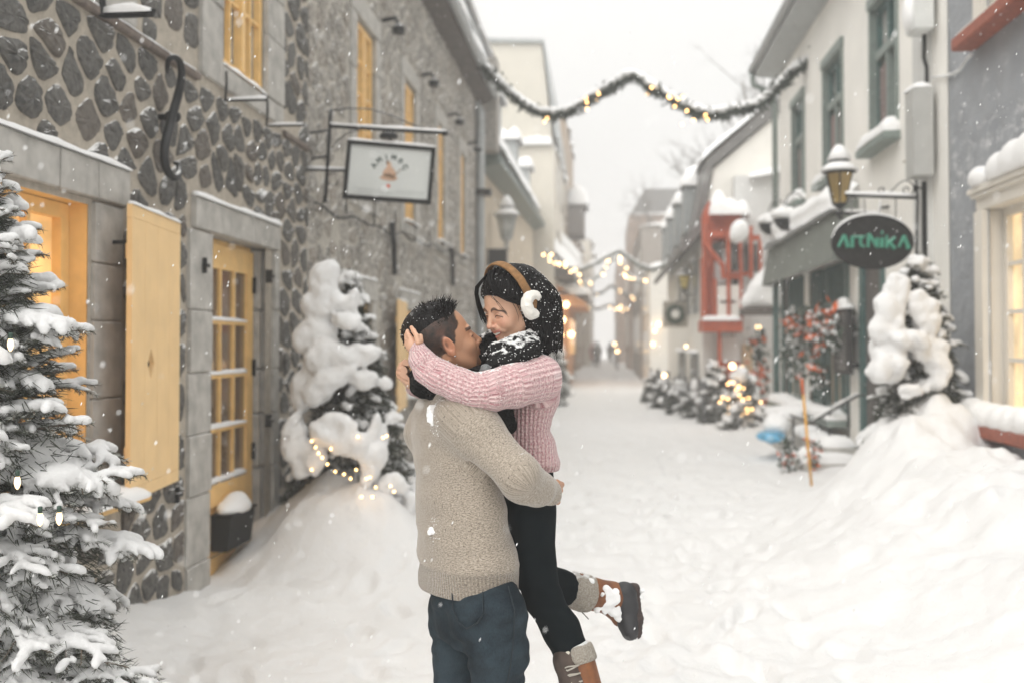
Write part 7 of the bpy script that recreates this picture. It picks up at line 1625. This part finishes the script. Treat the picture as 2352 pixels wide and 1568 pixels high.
# bare trees behind the roofs
def bare_tree(base, h, seed, label):
    r = np.random.default_rng(seed); t = empty('bare_tree', tuple(base), label=label, cat='tree'); m = MB(); tr_ = MB(); tw_ = MB()
    def g(p, d, l, rad, lv):
        P = [p]; q = p
        for i in range(4): d = nrm(d+r.normal(size=3)*.13+np.array((0, 0, .05))); q = q+d*l/4; P.append(q)
        (tr_ if lv == 0 else m if lv < 4 else tw_).tube(P, np.linspace(rad, rad*.6, 5), 5 if lv < 3 else 3, False)
        if lv < 6:
            for _ in range(2 if lv < 1 else 3): g(P[r.integers(2, 5)], nrm(d+r.normal(size=3)*.55), l*r.uniform(.55, .8), rad*.55, lv+1)
    g(np.asarray(base, float), np.array((0, 0, 1.)), h*.34, h*.016, 0)
    bm = simple('bare_bark', (.14, .125, .11), .9) if 'bare_bark' not in bpy.data.materials else bpy.data.materials['bare_bark']
    tr_.build('trunk', bm, t, True); m.build('branch', bm, t, True); tw_.build('twig', bm, t, True)
bare_tree((4.7, 41, 0), 15, 3, 'large bare tree rising pale behind the gable house roof'); bare_tree((6.6, 36, 0), 16, 5, 'bare tree with long twigs reaching over the white house eaves'); bare_tree((4.5, 60, 0), 15, 8, 'farther bare tree behind the brown brick house')
# far walkers
def walker(px, py, D, coat, label, lean=0):
    b0 = Wp(px, py, D); b0[2] = 0; t = empty('person', tuple(b0), label=label, cat='person')
    s = SDF(b0-np.array((.4, .4, .05)), b0+np.array((.4, .4, 1.85)), .03); o = lambda x, y, z: b0+np.array((x, y, z))
    s.chain([o(-.09, 0, .9), o(-.10, -.05, .5), o(-.10, .08, .06)], [.085, .065, .05], .02); s.chain([o(.09, 0, .9), o(.10, .08, .5), o(.10, -.06, .06)], [.085, .065, .05], .02)
    s.cap(o(0, 0, .95), o(0, 0, 1.35), .13, .15, .04); s.ell(o(0, 0, 1.62), (.09, .10, .12), None, .02); s.cap(o(0, 0, 1.4), o(0, 0, 1.58), .05, .05, .03)
    for sx_ in (-1, 1): s.chain([o(.18*sx_, 0, 1.38), o(.23*sx_, .02, 1.1), o(.2*sx_, -.08, .88)], [.055, .045, .035], .02)
    v, f_ = s.mesh(); part('body', v, f_, simple('walker_dark', (.05, .045, .045), .9) if 'walker_dark' not in bpy.data.materials else bpy.data.materials['walker_dark'], t)
    s = SDF(b0-np.array((.45, .45, 0)), b0+np.array((.45, .45, 1.85)), .03); s.chain([o(0, 0, .62), o(0, 0, 1.0), o(0, 0, 1.35)], [.24, .20, .19], .03); 
    for sx_ in (-1, 1): s.chain([o(.19*sx_, 0, 1.38), o(.26*sx_, .02, 1.1), o(.23*sx_, -.08, .9)], [.085, .075, .06], .03)
    s.ell(o(0, 0, 1.64), (.125, .13, .15), None, .03); v, f_ = s.mesh(); part('coat', v, f_, coat, t)
walker(1402, 832, 82, simple('coat_charcoal', (.05, .05, .052), .9), 'farther walker in a long dark coat, right of the pair down the street')
walker(1372, 840, 68, simple('coat_navy', (.06, .065, .07), .9), 'walker in a dark coat on the left of the pair down the street')
walker(1362, 836, 74, simple('coat_red', (.30, .10, .08), .9), 'walker with a dull red coat half hidden behind the left walker')
# ------------------------------------------------------------------ the air: falling snow and haze
hz = NT('haze'); hz.t.nodes.remove(hz.b); pv = hz.n('VolumePrincipled'); pv.inputs['Color'].default_value = (.97, .97, .97, 1)
pv.inputs['Density'].default_value = .0065; pv.inputs['Anisotropy'].default_value = .2
hz.l(pv.outputs[0], hz.t.nodes['Material Output'].inputs['Volume'])
m = MB(); m.box((-70, -15, -1.6), (70, 405, 16.5)); tag(m.build('haze', hz.m), kind='stuff')
r = np.random.default_rng(77); N = 4600; V = []; F = []
bx = np.array([(1, 0, 0), (-.5, .87, 0), (-.5, -.87, 0), (0, 0, 1.3), (0, 0, -1.3)]); bf = [(0, 1, 3), (1, 2, 3), (2, 0, 3), (1, 0, 4), (2, 1, 4), (0, 2, 4)]
for i in range(N):
    D = 1.1+11*r.random()**.8; px = r.uniform(-120, 2470); py = r.uniform(-100, 1668); p = Wp(px, py, D)
    if p[2] < .1 or p[0] < LX+.1 or p[0] > RX-.1: continue
    if 900 < px < 1330 and D < 3.6 and r.random() < .5: continue
    if 1080 < px < 1225 and 640 < py < 810 and D < 3.3: continue
    s_ = r.uniform(.0012, .0028)*(1.0 if D < 5 else 1.5); v = bx*s_*np.array((1, 1, r.uniform(1, 2.2))); v[:, 0] += v[:, 2]*.35
    F += [tuple(k+len(V) for k in f) for f in bf]; V += list(v+p)
tag(raw('falling_snow', V, F, M['snow']), kind='stuff', label=None)
